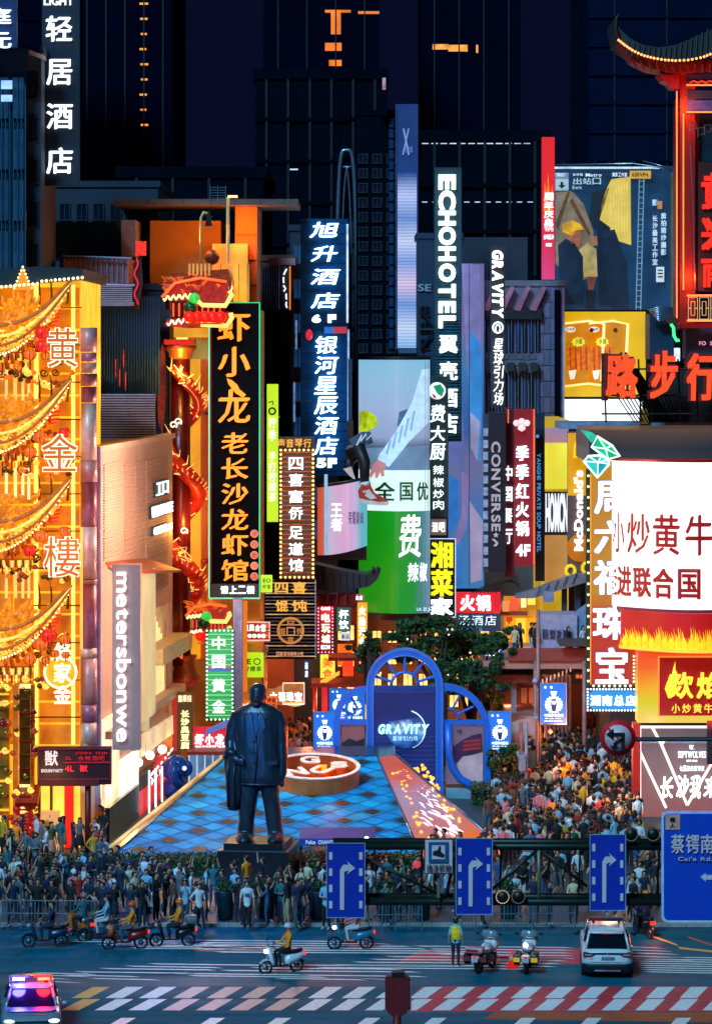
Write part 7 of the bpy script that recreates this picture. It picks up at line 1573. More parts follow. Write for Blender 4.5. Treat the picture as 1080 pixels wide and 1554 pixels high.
ct = MB(); ct.loft([[(sx(x0_)+0, -.35, sz(y_)), (sx((x0_+x1_)/2), -.62, sz(y_)), (sx(x1_), -.5, sz(y_)), (sx(x1_), -.1, sz(y_)), (sx(x0_), .1, sz(y_))] for y_, x0_, x1_ in ((1140,346,368),(1150,342,372),(1162,342,372),(1190,345,368),(1210,346,366),(1227,347,364))])
lo('draped_coat', ct); lo('coat_fold', MB().path([(sx(350),-.5,sz(1150)), (sx(347),-.5,sz(1175)), (sx(349),-.5,sz(1222))], .06, 6)); lo('coat_fold', MB().path([(sx(360),-.66,sz(1152)), (sx(358),-.66,sz(1180)), (sx(360),-.62,sz(1222))], .05, 6))
lo('coat_lump', MB().path([(sx(343),-.2,sz(1148)), (sx(350),-.5,sz(1138)), (sx(362),-.6,sz(1140))], [.16,.2,.12], 8))
pd = thing('statue_pedestal', 'two stepped black stone pedestal under the bronze statue with one polished side', 'pedestal', (WX(391,140), 140, .12), R(-8))
zt_ = WZ(1275,140)-.12
stn = M('black_granite', '#12161c', .3, .1, .4, 2, .05, .6)
part('lower_block', MB().box(-1.5, 1.5, -1.3, 1.7, 0, zt_-.28), stn, pd, local=True); part('upper_step', MB().box(-1.27, 1.27, -1.1, 1.4, zt_-.28, zt_), stn, pd, local=True)
part('side_face', MB().box(1.5, 1.52, -1.25, 1.65, .1, zt_-.33), M('polished_side', '#4a3a40', .2, .3, .8, 5), pd, local=True); part('edge_line', MB().box(-1.52, 1.52, -1.33, -1.3, zt_-.3, zt_-.275), M('grey_edge', '#4a5664', .4), pd, local=True)
for x in (-.5, .5): part('joint', MB().box(x-.006, x+.006, -1.305, -1.3, 0, zt_-.32), DARK, pd, local=True)
lamp(512, 1120, 141, 650, '#ff5a2a', .4); lamp(265, 1120, 132, 1500, '#2a8aff', .5)  # added orange and blue lights on the statue, without any fitting
# police tent
o = thing('police_tent', 'small navy pyramid roofed tent with white lettering in front of the skylight', 'tent', (WX(512,138), 138, .12))
zt2 = WZ(1272,138); xa, xb = WX(454,138), WX(570,138); ap = Vector((WX(515,138), 139.5, WZ(1256,139.5)))
q = [Vector((xa,137.9,zt2)), Vector((xb,137.9,zt2)), Vector((xb,141.1,zt2)), Vector((xa,141.1,zt2))]
tn = M('navy_canvas', '#0a3a88', .8, 0, .15, 2)
for i in range(4): part('roof_panel', MB().add([q[i], q[(i+1) % 4], ap], [(0,1,2)]), tn, o)
part('valance', MB().box(xa, xb, 137.88, 137.92, zt2-.3, zt2), tn, o); latin('Police  CHANGSHA POLICE  Station', 464, 1275, 560, 1281, 137.85, E('#c8dcf0', .55), o, bold=.02)
for x in (xa+.05, xb-.05):
    for y in (138, 141): part('leg', MB().bar((x,y,.12), (x,y,zt2), .04), STEEL, o)
part('lamp', MB().ball(W(556,1273,137.7), .1, 8, 6), E('#e8fff0', 9), o)
# ================================================================== overhead gantry with lane signs
galv = M('gantry_green_steel', '#16241f', .45, .5, .3, 2)
gy = 100.6
o = thing('sign_gantry', 'dark green steel truss gantry spanning the road with upper and lower tubes', 'gantry', (12.9, gy, 0))
zu, zl = WZ(1284, gy), WZ(1368, gy); xL = WX(505, gy)
for y in (gy, gy+.9):
    part('chord', MB().bar((xL,y,zu), (12.9,y,zu-.02), .12, .12, 10), galv, o); part('chord', MB().bar((xL,y,zl), (12.9,y,zl-.02), .12, .12, 10), galv, o)
for px in (549, 690, 817, 915, 1010): part('post', MB().bar((WX(px,gy),gy,zl), (WX(px,gy),gy,zu), .055, .055, 8), M('gantry_post', '#7a7a68', .5, .4), o)
for a, b in (((549,1300),(676,1362)),((740,1355),(815,1290)),((820,1290),(890,1345)),((1004,1360),(1060,1320)),((676,1362),(690,1300))): part('diagonal', MB().bar(W(*a,gy), W(*b,gy), .05, .05, 8), galv, o)
for px in (520, 640, 760, 880, 1000): part('cross_tie', MB().bar((WX(px,gy),gy,zu), (WX(px,gy),gy+.9,zl), .035, .035, 6), galv, o)
part('mast', MB().bar((12.9,gy+.4,0), (12.9,gy+.4,8.3), .25, .18, 12), galv, o)
sb = M('road_sign_blue', '#0a2a9a', .4, 0, .12, 2); sw = M('road_sign_white', '#d8b4bc', .4, 0, .1, 4); sback = M('sign_edge', '#9ab0c8', .5, .4)
def lane_sign(label, px0, py0, px1, py1):
    Y = 100.2; o = thing('lane_sign', label, 'sign', (WX((px0+px1)/2,Y), Y, WZ(py1,Y)), group='tall blue right turn lane signs on the gantry')
    k = (px1-px0); part('panel', MB().prect(px0, py0, px1, py1, Y, .06), sb, o); frame(px0, py0, px1, py1, Y, .02, sback, o, .03)
    h = py1-py0; cx = px0+k*.4; w = k*.055
    ar = [(cx-w,py1-h*.1),(cx-w,py0+h*.36),(cx+w*.6,py0+h*.29),(px0+k*.58,py0+h*.29),(px0+k*.53,py0+h*.24),(px0+k*.75,py0+h*.335),(px0+k*.53,py0+h*.42),(px0+k*.58,py0+h*.37),(cx+w*1.3,py0+h*.38),(cx+w*1.1,py0+h*.4),(cx+w,py1-h*.1)]
    part('arrow', MB().ppoly(ar, Y-.035, .03), sw, o)
    for x in (px0+k*.1, px1-k*.1):
        for j in range(4): part('lane_dash', MB().prect(x-k*.045, py0+h*(.12+j*.22), x+k*.045, py0+h*(.22+j*.22), Y-.03, .02), sw, o)
    for z in (py0+h*.15, py0+h*.8): part('clamp', MB().prect(px0+k*.4, z-2, px0+k*.6, z+2, Y+.07, .35), galv, o)
lane_sign('leftmost tall blue lane sign with right turn arrow, overlapping the police tent', 496, 1280, 553, 1392)
lane_sign('middle tall blue lane sign beside the camera notice', 692, 1273, 746, 1387)
lane_sign('right tall blue lane sign directly above the white police car', 895, 1267, 948, 1381)
o = thing('camera_notice', 'small square white notice with a blue camera pictogram and characters 违法抓拍', 'sign', (WX(665,100.1), 100.1, WZ(1327,100.1)))
part('panel', MB().prect(643, 1272, 687, 1326, 100.1, .05), sw, o); frame(644, 1273, 686, 1325, 100.08, .02, bk, o, .02); part('blue_frame', MB().prect(650, 1278, 680, 1309, 100.04, .03), M('pictogram_blue', '#1a4a7a', .45), o); part('inner_square', MB().prect(655, 1283, 675, 1304, 100.0, .03), sw, o)
part('camera_icon', MB().ppoly([(657,1292),(664,1290),(666,1284),(668,1284),(668,1292),(674,1297),(672,1301),(656,1297)], 99.96, .03), bk, o); hrow('违法抓拍', 646, 1311, 684, 1323, 100.04, bk, o, d=.03, bold=0, gap=.1)
lantern(632, 1312, 12, 133, E('#e83a4a', .9), o) if 0 else None; part('post', MB().bar(W(665,1327,100.3), W(665,1362,100.3), .05), _M['gantry_post'], o)
o = thing('direction_sign', 'large blue white bordered direction sign 蔡锷南路 Cai\'e Rd.(S) at the right edge', 'sign', (WX(1080,99.6), 99.6, WZ(1400,99.6)))
Y = 99.6
def rr_(a, b, c, d, r): 
    return [(a+r-r*math.cos(t*PI/8), b+r-r*math.sin(t*PI/8)) for t in range(5)]+[(c-r+r*math.sin(t*PI/8), b+r-r*math.cos(t*PI/8)) for t in range(5)]+[(c-r+r*math.cos(t*PI/8), d-r+r*math.sin(t*PI/8)) for t in range(5)]+[(a+r-r*math.sin(t*PI/8), d-r+r*math.cos(t*PI/8)) for t in range(5)]
part('border', MB().ppoly(rr_(1003,1231,1190,1400,9), Y, .08), M('sign_border', '#b8c0e8', .4), o); part('panel', MB().ppoly(rr_(1006.5,1235,1186,1396,7), Y-.02, .03), M('direction_blue', '#0a3cae', .4, 0, .12, 1.5), o)
part('direction_tab', MB().prect(1009, 1236, 1031, 1259, Y-.05, .03), M('tab_peach', '#d8907a', .45), o); hrow('南', 1015, 1240, 1024, 1247, Y-.07, bk, o, d=.02, bold=.02); hrow('人', 1015, 1249, 1024, 1256, Y-.07, bk, o, d=.02, bold=.02)
hrow('蔡锷南路', 1016, 1266, 1106, 1295, Y-.05, sw, o, join=False, d=.04, bold=.025, gap=.1); latin("Cai'e Rd.(S)", 1028, 1300, 1096, 1308, Y-.05, sw, o, bold=.005, gap=.12)
part('arrow', MB().ppoly([(1062,1331),(1070,1325),(1070,1328),(1150,1328),(1150,1335),(1070,1335),(1070,1338)], Y-.05, .03), sw, o); part('bolt_row', MB().prect(1095, 1350, 1120, 1354, Y-.05, .02), sw, o)
for (x, y, rot, lab) in ((957,1266,0,'upper left'),(990,1266,0,'upper right'),(762,1361,0,'lower left'),(786,1361,0,'lower right')):
    Y = 100.3; o = thing('signal_lamp', {'upper left':'round black signal lamp just left of the big direction sign pair', 'upper right':'round black signal lamp touching the big direction sign', 'lower left':'round black signal lamp ringed with lit dots on the lower gantry tube', 'lower right':'dim round black signal lamp beside the lit ringed one'}[lab], 'signal', W(x, y, Y))
    c0 = Vector(W(x, y, Y)); r = 10*Y/F; part('housing', MB().bar(c0+Vector((0,.25,0)), c0, r, r, 20), M('signal_black', '#050608', .5), o); part('visor', MB().path([c0+Vector((r*math.cos(t*PI/10),-.02,r*math.sin(t*PI/10))) for t in range(20)], .018, 5, True), M('signal_black', '#050608'), o)
    mb = MB()
    for t in range(20): mb.ball(c0+Vector((r*.97*math.cos(t*PI/10),-.03,r*.97*math.sin(t*PI/10))), .016, 5, 4)
    part('led_ring', mb, E('#e8c8a0' if lab in ('lower left',) else '#8a8a70', 1.6 if lab == 'lower left' else .7), o, kind='stuff'); part('clamp', MB().bar(c0+Vector((0,.2,0)), c0+Vector((0,.4,-.15 if y < 1300 else .1)), .05), galv, o)
# ================================================================== red post at the bottom
o = thing('red_sign_back', 'dark red shield shaped sign back on a stem at the bottom centre with black cap', 'sign', (WX(603,97), 97, 0))
zz = lambda py: WZ(py, 97)
part('shield', MB().ppoly([(584,1484),(586,1482),(619,1482),(621,1484),(621,1530),(616,1538),(609,1543),(596,1543),(589,1538),(584,1530)], 97, .25), M('deep_red_paint', '#6a0810', .5, 0, .25, 3), o)
part('side_edge', MB().ppoly([(621,1484),(624,1487),(624,1531),(619,1538),(621,1530)], 97.05, .25), M('edge_pink', '#a05a6a', .5), o)
part('stem', MB().bar((WX(602,97),97.12,0), (WX(602,97),97.12,zz(1540)), .13, .13, 10), M('deep_red_paint', '#6a0810'), o); part('cap', MB().prect(594, 1476, 614, 1483, 96.98, .3), M('signal_black', '#050608'), o); part('glint', MB().bar(W(614,1476,96.95), W(620,1484,96.95), .02), PM, o)
# ================================================================== cars
CARW = M('car_white', '#c8ccd4', .25, .1, .06, 1); CARD = M('car_cladding', '#0c1a24', .5, .1, .2, 3); GLS = M('car_glass', '#081420', .08, .1, .3, 1); TYR = M('tyre', '#0a0a0c', .8, 0, .3, 5); RIM = M('wheel_rim', '#6a727a', .35, .8); CHR = M('chrome', '#b8bcc4', .15, .9)
def rrect(hw_, y0, y1, r, z, n=5):
    out = []
    for cx_, cy_, a0 in ((hw_-r, y1-r, 0), (-hw_+r, y1-r, PI/2), (-hw_+r, y0+r, PI), (hw_-r, y0+r, 3*PI/2)):
        for i in range(n): a = a0+PI/2*i/(n-1); out.append((cx_+r*math.cos(a), cy_+r*math.sin(a), z))
    return out
def car(name, label, cat, loc, rz, suv=True, rear=True):
    o = thing(name, label, cat, loc, rz); LOC.add(o.name); L = 4.75; w = .98
    body = MB().loft([rrect(w-.06,.08,L-.08,.3,.42), rrect(w,.0,L,.34,.55), rrect(w+.01,.0,L,.34,.75), rrect(w-.01,.03,L-.12,.34,.93), rrect(w-.05,.10,L-.35,.34,1.04), rrect(w-.12,.2,L-.7,.3,1.09)])
    part('body', body, CARW, o); part('lower_cladding', MB().loft([rrect(w-.1,.12,L-.1,.28,.2), rrect(w+.0,.03,L-.02,.3,.3), rrect(w+.012,-.015,L+.01,.34,.5), rrect(w+.005,-.01,L,.34,.56)]), CARD, o)
    cab = MB().loft([rrect(w-.11,.16,L-1.25,.25,1.06), rrect(w-.17,.28,L-1.6,.25,1.3), rrect(w-.25,.42,L-2.0,.25,1.58)]); part('cabin_glass', cab, GLS, o)
    part('roof', MB().loft([rrect(w-.25,.36,L-2.0,.25,1.585), rrect(w-.25,.32,L-2.05,.28,1.64), rrect(w-.34,.5,L-2.2,.3,1.69)]), CARW, o)
    for s7 in (-1, 1):
        for y_, yt in ((.16,.42),(L-1.25,L-2.0)): part('pillar', MB().bar((s7*(w-.14),y_+(.06 if y_ < 1 else -.06),1.06), (s7*(w-.29),yt+(.04 if y_ < 1 else -.04),1.6), .055, .045, 8), CARW, o)
        part('pillar', MB().bar((s7*(w-.105),1.7,1.06), (s7*(w-.245),1.75,1.6), .045, .04, 6), CARD, o); part('roof_rail', MB().path([(s7*(w-.26),.6,1.66), (s7*(w-.25),.8,1.73), (s7*(w-.25),2.3,1.73), (s7*(w-.26),2.5,1.66)], .022, 6), CHR, o)
        part('wing_mirror', MB().ball((s7*(w+.15),L-1.6,1.12), .12, 8, 6, .8, .6, 1.1), CARW if not rear else CARD, o); part('door_handle', MB().bar((s7*(w+.015),1.6,.9), (s7*(w+.015),1.8,.9), .018), CHR, o)
        for y_ in (.86, L-.92):
            wh = part('wheel', MB().bar((s7*(w-.2),y_,.34), (s7*(w+.015),y_,.34), .34, .34, 20), TYR, o); part('rim', MB().bar((s7*(w+.01),y_,.34), (s7*(w+.03),y_,.34), .21, .2, 14), RIM, wh, local=True)
        part('arch_trim', MB().path([(s7*(w+.01), .86+.42*math.cos(t*PI/8), .34+.42*math.sin(t*PI/8)) for t in range(9)], .035, 6), CARD, o)
    part('light_bar', MB().box(-.66, .66, L*.5-.5, L*.5-.2, 1.78, 1.9), CARD, o)
    for s7, c1, c2 in ((-1, '#c81828', '#1a4a8a') , (1, '#1a4a8a', '#c81828')):
        if rear: part('beacon', MB().box(s7*.62, s7*.08, L*.5-.53, L*.5-.5, 1.79, 1.89), M('beacon_red' if s7 < 0 else 'beacon_blue', '#7a1020' if s7 < 0 else '#0a2a4a', .2), o)
    for s7 in (-.5, .5): part('bar_foot', MB().box(s7-.05, s7+.05, L*.5-.4, L*.5-.3, 1.66, 1.79), CARD, o)
    return o
sx0 = WX(921,119)
c = car('police_suv', 'white police SUV seen from behind with a dark light bar under the lane sign', 'car', (sx0, 119, 0), R(-3)); c.scale = (.93, 1, 1)
part('rear_window', MB().add([(-.7,.14,1.1),(.7,.14,1.1),(.58,.36,1.53),(-.58,.36,1.53)], [(0,1,2,3)]), GLS, c); part('spoiler', MB().loft([rrect(.62,.24,.5,.08,1.6), rrect(.64,.2,.5,.08,1.66)]), CARW, c); part('brake_light', MB().box(-.18,.18,.19,.21,1.6,1.63), E('#c83040', .5), c)
part('rear_light_band', MB().box(-.93,.93,-.012,.05,.9,.955), CARD, c)
for s7 in (-1, 1): part('rear_light', MB().prism([(s7*.45,.92),(s7*.93,.99),(s7*.95,.83),(s7*.62,.82)][::s7 if s7 > 0 else -1], -.03, .08), M('lamp_red_lens', '#6a0c18', .2), c); part('lamp_glint', MB().box(s7*.6, s7*.88, -.04, -.03, .88, .9), M('road_sign_white', '#d8b4bc'), c)
part('number_plate', MB().box(-.24,.24,-.03,-.01,.7,.83), M('plate_white', '#a8a8b0', .4), c)
pl = MB(); 
for i, ch in enumerate('湘A35538警'): put(pl, ch, -.22+i*.063, .72, -.165+i*.063, .81, -.04, .01, 0)
part('lettering', pl, bk, c); pl = MB()
for i, ch in enumerate('DX7'): put(pl, ch, -.72+i*.06, .73, -.67+i*.06, .77, -.02, .01, 0)
part('lettering', pl, PM, c); part('plate_recess', MB().path([(-.62,-.005,.82),(-.6,-.005,.62),(.6,-.005,.62),(.62,-.005,.82)], .008, 4), M('grey_line', '#6a7078', .5), c); part('tailgate_line', MB().path([(-.8,-.006,.99),(-.78,-.006,.6),(.78,-.006,.6),(.8,-.006,.99)], .006, 4), M('grey_line', '#6a7078'), c)
part('rear_bumper_trim', MB().box(-.5,.5,-.03,0,.3,.34), CHR, c); part('emblem', MB().ball((0,-.02,.93), .04, 8, 6, .7, .3), CHR, c)
cx0 = WX(8,108.5)
c = car('police_car', 'white and blue police car facing forward with lit red and blue roof beacons', 'car', (cx0, 109.5, 0), R(-174), rear=False)
# rotate: local +y is its tail; the face is built at y=L (towards the viewer after the turn)
for q in c.children:
    for s8 in q.material_slots:
        if s8.material is CARW: s8.link = 'OBJECT'; s8.material = M('police_silver', '#7a8896', .25, .2, .1, 1)
L = 4.75; c.location = (cx0+.42, 108.1+4.75, 0); c.scale = (1, 1, .88)
part('windscreen', MB().add([(.72,L-1.18,1.1),(-.72,L-1.18,1.1),(-.6,L-1.98,1.57),(.6,L-1.98,1.57)], [(0,1,2,3)]), M('windscreen_purple', '#1a0c38', .1), c); part('bonnet_line', MB().path([(-.7,L-.5,1.045),(-.5,L-.25,1.0),(.5,L-.25,1.0),(.7,L-.5,1.045)], .012, 4), CARD, c)
part('bonnet_band', MB().loft([rrect(.8,L-1.2,L-.4,.2,1.085), rrect(.75,L-1.15,L-.5,.2,1.1)]), M('livery_blue', '#0a5aa8', .3), c)
part('grille', MB().box(-.55,.55,L-.06,L+.03,.45,.82), CARD, c)
for i in range(5): part('grille_bar', MB().box(-.52,.52,L+.03,L+.045,.5+i*.06,.52+i*.06), CHR, c)
for s7 in (-1, 1): part('headlight', MB().loft([rrect(.2,-.1,.1,.08,.74), rrect(.22,-.12,.12,.08,.86)]) if False else MB().ball((s7*.7, L-.16, .8), .2, 10, 8, .45, .9, 1.1), E('#e8f0ff' , 2.2 if s7 < 0 else 1.0), c); part('fog_lamp', MB().box(s7*.62, s7*.86, L-.02, L+.03, .42, .5), CARD, c)
part('number_plate', MB().box(-.23,.23,L+.045,L+.06,.34,.47), M('plate_white', '#a8a8b0'), c); pl = MB()
for i, ch in enumerate('湘A0557警'): put(pl, ch, .21-i*.06-.052, .36, .21-i*.06, .45, L+.07, .01, 0)
pl.v = [(-(v[0]) if False else v[0], v[1], v[2]) for v in pl.v]; part('lettering', pl, bk, c)
ly = L*.5-.2
for s7, cc, kk, pc in ((-1, '#ff4a2a', 9, '#ff1a10'), (1, '#c8c0ff', 9, '#5a50ff')):
    part('beacon', MB().box(s7*.22, s7*.62, ly, ly+.04, 1.8, 1.9), E(cc, kk), c); part('beacon_shell', MB().box(s7*.1, s7*.68, ly-.3, ly-.005, 1.79, 1.93), E('#ff1420' if s7 < 0 else '#5a48ff', 1.6), c)
    dd = bpy.data.lights.new('beacon_light', 'POINT'); dd.energy = 260; dd.color = lin(pc); dd.shadow_soft_size = .25; lo_ = bpy.data.objects.new('beacon_light', dd); COL.objects.link(lo_); lo_.parent = c; lo_.location = (s7*.42, ly+.35, 2.15)
# ================================================================== scooters and motorcycles
def wheel(o, x, r, w=.09, z=None, nm='wheel'):
    wq = part(nm, MB().path([(x+r*math.cos(t*PI/9), 0, (z or r)+r*math.sin(t*PI/9)) for t in range(18)], w/2, 8, True), TYR, o, local=True)
    part('rim', MB().bar((x,-.03,z or r), (x,.03,z or r), r*.45, r*.45, 12), RIM, wq, local=True)
    for t in range(5): part('spoke', MB().bar((x,0,z or r), (x+r*.9*math.cos(t*1.257),0,(z or r)+r*.9*math.sin(t*1.257)), .015, .015, 4), RIM, wq, local=True)
def scooter(label, loc, rz, col, seat='#0c0c10', tail=True, head=False, box=None, basket=None, trim=None):
    """front towards -x; origin on the ground under the middle"""
    o = thing('scooter', label, 'scooter', loc, rz, 'electric scooters on the crossing'); bm = M('scooter_'+col.strip('#'), col, .3, .1, .15, 3); trm = M('scooter_'+(trim or '#101418').strip('#'), trim or '#101418', .4)
    wheel(o, -.62, .235); wheel(o, .6, .235)
    part('front_fender', MB().loft([[(x, y*.075, z) for y in (-1,1) for z in (zz_,zz_+.04)][:2]+[(x, .075, zz_+.04),(x,-.075,zz_+.04)] for x, zz_ in ((-.86,.36),(-.72,.47),(-.55,.49),(-.4,.42))]), bm, o, local=True)
    part('front_shield', MB().loft([[(-.47-k*.12, -w, z),(-.40-k*.12, -w*.6, z),(-.40-k*.12, w*.6, z),(-.47-k*.12, w, z),(-.53-k*.12,0,z)] for z, w, k in ((.28,.13,-1.2),(.45,.2,-.6),(.7,.21,-.1),(.88,.17,.35),(.98,.09,.6))]), bm, o, local=True)
    part('floor_board', MB().box(-.36,.24,-.15,.15,.25,.32), trm, o, local=True)
    part('body_shell', MB().loft([[(x,-w,z0),(x,-w*1.05,(z0+z1)/2),(x,-w*.6,z1),(x,w*.6,z1),(x,w*1.05,(z0+z1)/2),(x,w,z0)] for x, w, z0, z1 in ((.12,.12,.28,.62),(.3,.16,.32,.7),(.55,.17,.42,.72),(.78,.12,.52,.74),(.9,.05,.6,.72))]), bm, o, local=True)
    part('seat', MB().loft([[(x,-w,z),(x,-w*.8,z+.1),(x,w*.8,z+.1),(x,w,z)] for x, w, z in ((.05,.09,.68),(.25,.15,.7),(.55,.15,.72),(.8,.09,.75))]), M('seat_black', seat, .6), o, local=True)
    part('fork', MB().bar((-.62,.07,.24), (-.48,.05,.9), .025), CHR, o, local=True); part('handlebar', MB().path([(-.36,-.33,1.0),(-.46,-.16,1.0),(-.5,0,.98),(-.46,.16,1.0),(-.36,.33,1.0)], .02, 6), TYR, o, local=True)
    for s7 in (-1, 1): part('mirror', MB().path([(-.42,s7*.24,1.0),(-.44,s7*.3,1.18)], .01, 4).ball((-.44,s7*.31,1.2), .06, 6, 5, .8, 1, .4), TYR, o, local=True)
    part('headlight', MB().ball((-.62,0,.82), .08, 8, 6), E('#d8fff8', 5.0) if head else M('lamp_clear', '#8a96a0', .2), o, local=True); part('tail_light', MB().box(.86,.92,-.1,.1,.6,.7), E('#ff2418', 2.5 if tail else .5), o, local=True); part('rear_fender', MB().bar((.62,0,.5), (.9,0,.36), .07, .04, 6), trm, o, local=True)
    if box: part('cargo_box', MB().loft([rrect(.19,-.2,.2,.05,z) for z in (0,.3)]), M('cargo_'+box.strip('#'), box, .4), o, local=True).location = (.72, 0, .86)
    if basket: part('leg_cover', MB().loft([[(-.62,-w,z),(-.44,-w,z),(-.44,w,z),(-.62,w,z)] for z, w in ((.5,.2),(.72,.24),(.94,.22))]), M('cover_'+basket.strip('#'), basket, .6), o, local=True)
    return o
def spot(px, py): Yq = YG(py); return (WX(px, Yq), Yq, 0)
scooter('dark blue scooter with a leaning dark rider at far left of the crossing', spot(69,1437), R(4), '#142a44', tail=False)
scooter('red tailed scooter with orange leg cover carrying a rider in orange', spot(190,1440), R(6), '#7a1418', basket='#c8501a', trim='#101418')
scooter('black scooter with silver top box and bright red tail light', spot(262,1436), R(8), '#0c1018', box='#5a6a74')
scooter('orange backed scooter turning away behind the other riders', spot(121,1424), R(-50), '#c85a14')
scooter('white scooter with a lit headlight ridden by a person in a yellow jacket', spot(427,1476), R(24), '#ccd2da', head=True)
scooter('teal scooter with round fenders below the first lane sign', spot(532,1440), R(4), '#1a6a8a', head=True)
scooter('dark scooter with orange helmeted rider right of the police SUV', spot(975,1420), R(-70), '#10202c')
def motorcycle(label, loc, rz, lamp_on=False, pink=False):
    """rear faces the viewer; front towards +y"""
    o = thing('motorcycle', label, 'motorcycle', loc, rz, 'police motorcycles by the crossing'); 
    for y_ in (.3, 1.75): part('wheel', MB().path([(0, y_+.31*math.cos(t*PI/10), .31+.31*math.sin(t*PI/10)) for t in range(20)], .075 if y_ < 1 else .06, 8, True), TYR, o, local=True); part('rim', MB().bar((-.05,y_,.31), (.05,y_,.31), .16, .16, 12), RIM, o, local=True)
    wb = M('moto_white', '#c0b4bc', .3); kb = M('moto_black', '#0a0e14', .4, .2)
    part('engine', MB().loft([rrect(.17,.65,1.35,.08,.25), rrect(.24,.6,1.4,.1,.45), rrect(.2,.6,1.4,.1,.62)]), kb, o, local=True); part('fuel_tank', MB().loft([rrect(.16,.8,1.4,.1,.62), rrect(.2,.85,1.42,.15,.82), rrect(.12,.95,1.35,.1,.95)]), wb, o, local=True)
    part('seat', MB().loft([rrect(.14,.1,.9,.08,.68), rrect(.17,.08,.92,.08,.78)]), kb, o, local=True); part('tail_fairing', MB().loft([rrect(.13,-.12,.5,.08,.52), rrect(.17,-.16,.5,.08,.66), rrect(.12,-.1,.5,.06,.74)]), wb, o, local=True)
    for s7 in (-1, 1):
        p_ = part('pannier', MB().loft([rrect(.1,-.1,.5,.06,.38), rrect(.14,-.14,.54,.07,.5), rrect(.14,-.14,.54,.07,.72), rrect(.1,-.1,.5,.06,.8)]), M('pannier_dark', '#14302a', .4) if not pink else kb, o, local=True); p_.location = (s7*.32,0,0)
        q_ = part('reflective_band', MB().box(-.12,.12,-.16,-.14,.5,.66), E('#e8b020' if not pink else '#5a2020', .5), o, local=True); q_.location = (s7*.32,0,0)
        part('mirror', MB().path([(s7*.25,1.45,1.1),(s7*.42,1.4,1.25)], .012, 4).ball((s7*.45,1.4,1.27), .08, 8, 6, .7, .4), kb, o, local=True); part('crash_bar', MB().path([(s7*.15,1.3,.3),(s7*.38,1.25,.4),(s7*.38,1.2,.62),(s7*.16,1.2,.7)], .018, 5), CHR, o, local=True)
    part('handlebar', MB().path([(-.36,1.3,1.02),(-.2,1.45,1.08),(.2,1.45,1.08),(.36,1.3,1.02)], .018, 6), kb, o, local=True); part('windscreen', MB().loft([[(x, 1.62-.1*k, z),(x*.9,1.7-.1*k,z)] + [(-x*.9,1.7-.1*k,z),(-x,1.62-.1*k,z)] for x, z, k in ((.3,.95,0),(.33,1.15,1),(.24,1.38,2.4))]), M('screen_clear', '#7a8a98', .1, .2), o, local=True)
    part('front_fairing', MB().loft([rrect(.14,1.5,1.85,.08,.6), rrect(.26,1.45,1.95,.12,.8), rrect(.28,1.5,1.9,.12,1.0), rrect(.16,1.55,1.75,.08,1.12)]), wb, o, local=True); part('number_plate', MB().box(-.13,.13,-.2,-.18,.48,.62), M('plate_white', '#a8a8b0'), o, local=True)
    part('tail_light', MB().box(-.07,.07,-.19,-.16,.66,.71), E('#ff3a20', .8), o, local=True); part('rear_mudguard', MB().bar((0,-.1,.55), (0,-.16,.36), .07, .05, 6), kb, o, local=True)
    if lamp_on: part('beacon_mast', MB().bar((0,-.05,.7), (0,-.05,1.05), .02), CHR, o, local=True); part('beacon', MB().ball((0,-.06,1.1), .085, 10, 8), E('#fff0d8', 25), o, local=True)
    if pink: part('rear_case', MB().loft([rrect(.33,-.3,.1,.05,.82), rrect(.33,-.3,.1,.05,1.02)]), M('case_pink', '#c88a8a', .4), o, local=True); part('case_stripe', MB().box(-.28,.2,-.315,-.3,.88,.96), M('moto_red', '#a81420', .4), o, local=True)
    return o
motorcycle('white police motorcycle with pink and red rear case beside the officer', spot(722,1479), R(-22), pink=True)
motorcycle('white police motorcycle with a glaring white beacon and yellow panniers', spot(797,1480), R(-8), lamp_on=True)
o = thing('traffic_cone', 'squat glowing orange red cone beside the beacon motorcycle', 'cone', spot(777,1469)); cn = M('cone_orange', '#e8240c', .5)
part('cone', MB().loft([[(r*math.cos(t*PI/8), r*math.sin(t*PI/8), z) for t in range(16)] for z, r in ((.03,.2),(.4,.1),(.62,.035))]), E('#f0240a', .6), o, local=True); part('base', MB().box(-.25,.25,-.25,.25,0,.04), cn, o, local=True); part('band', MB().loft([[(r*math.cos(t*PI/8), r*math.sin(t*PI/8), z) for t in range(16)] for z, r in ((.3,.14),(.42,.105))]), M('plate_white', '#a8a8b0'), o, local=True)
# ================================================================== kerbside planters and railings
for i, (px, lab) in enumerate(((342,'ribbed dark planter right of the squatting gap left of the statue'),(404,'ribbed dark planter directly in front of the statue pedestal'),(483,'ribbed dark planter left of the first lane sign'),(585,'ribbed dark planter under the gantry diagonal'),(640,'ribbed dark planter left of the traffic officer'),(770,'ribbed dark planter behind the two motorcycles'))):
    Y = 130.7+(i % 2)*.3; x = WX(px,Y); o = thing('planter', lab, 'planter', (x, Y, .12), group='round dark planters along the kerb')
    rings = [[(r*(1+.03*math.cos(12*t*PI/16))*math.cos(t*PI/16), r*(1+.03*math.cos(12*t*PI/16))*math.sin(t*PI/16), z) for t in range(32)] for z, r in ((0,.26),(.1,.3),(.9,.36),(1.1,.38),(1.14,.36))]
    part('pot', MB().loft(rings), M('teal_black_pot', '#0e222c', .4, .1), o, local=True); part('rim', MB().path([(.38*math.cos(t*PI/12), .38*math.sin(t*PI/12), 1.12) for t in range(24)], .03, 5, True), M('pot_rim', '#1a3440', .4), o, local=True)
    mb = MB(); leafmass(mb, [((0,0,1.3),(.42,.42,.26))], 420, .14, random.Random(i), .2); part('shrub', mb, leafm, o, local=True, kind='stuff')
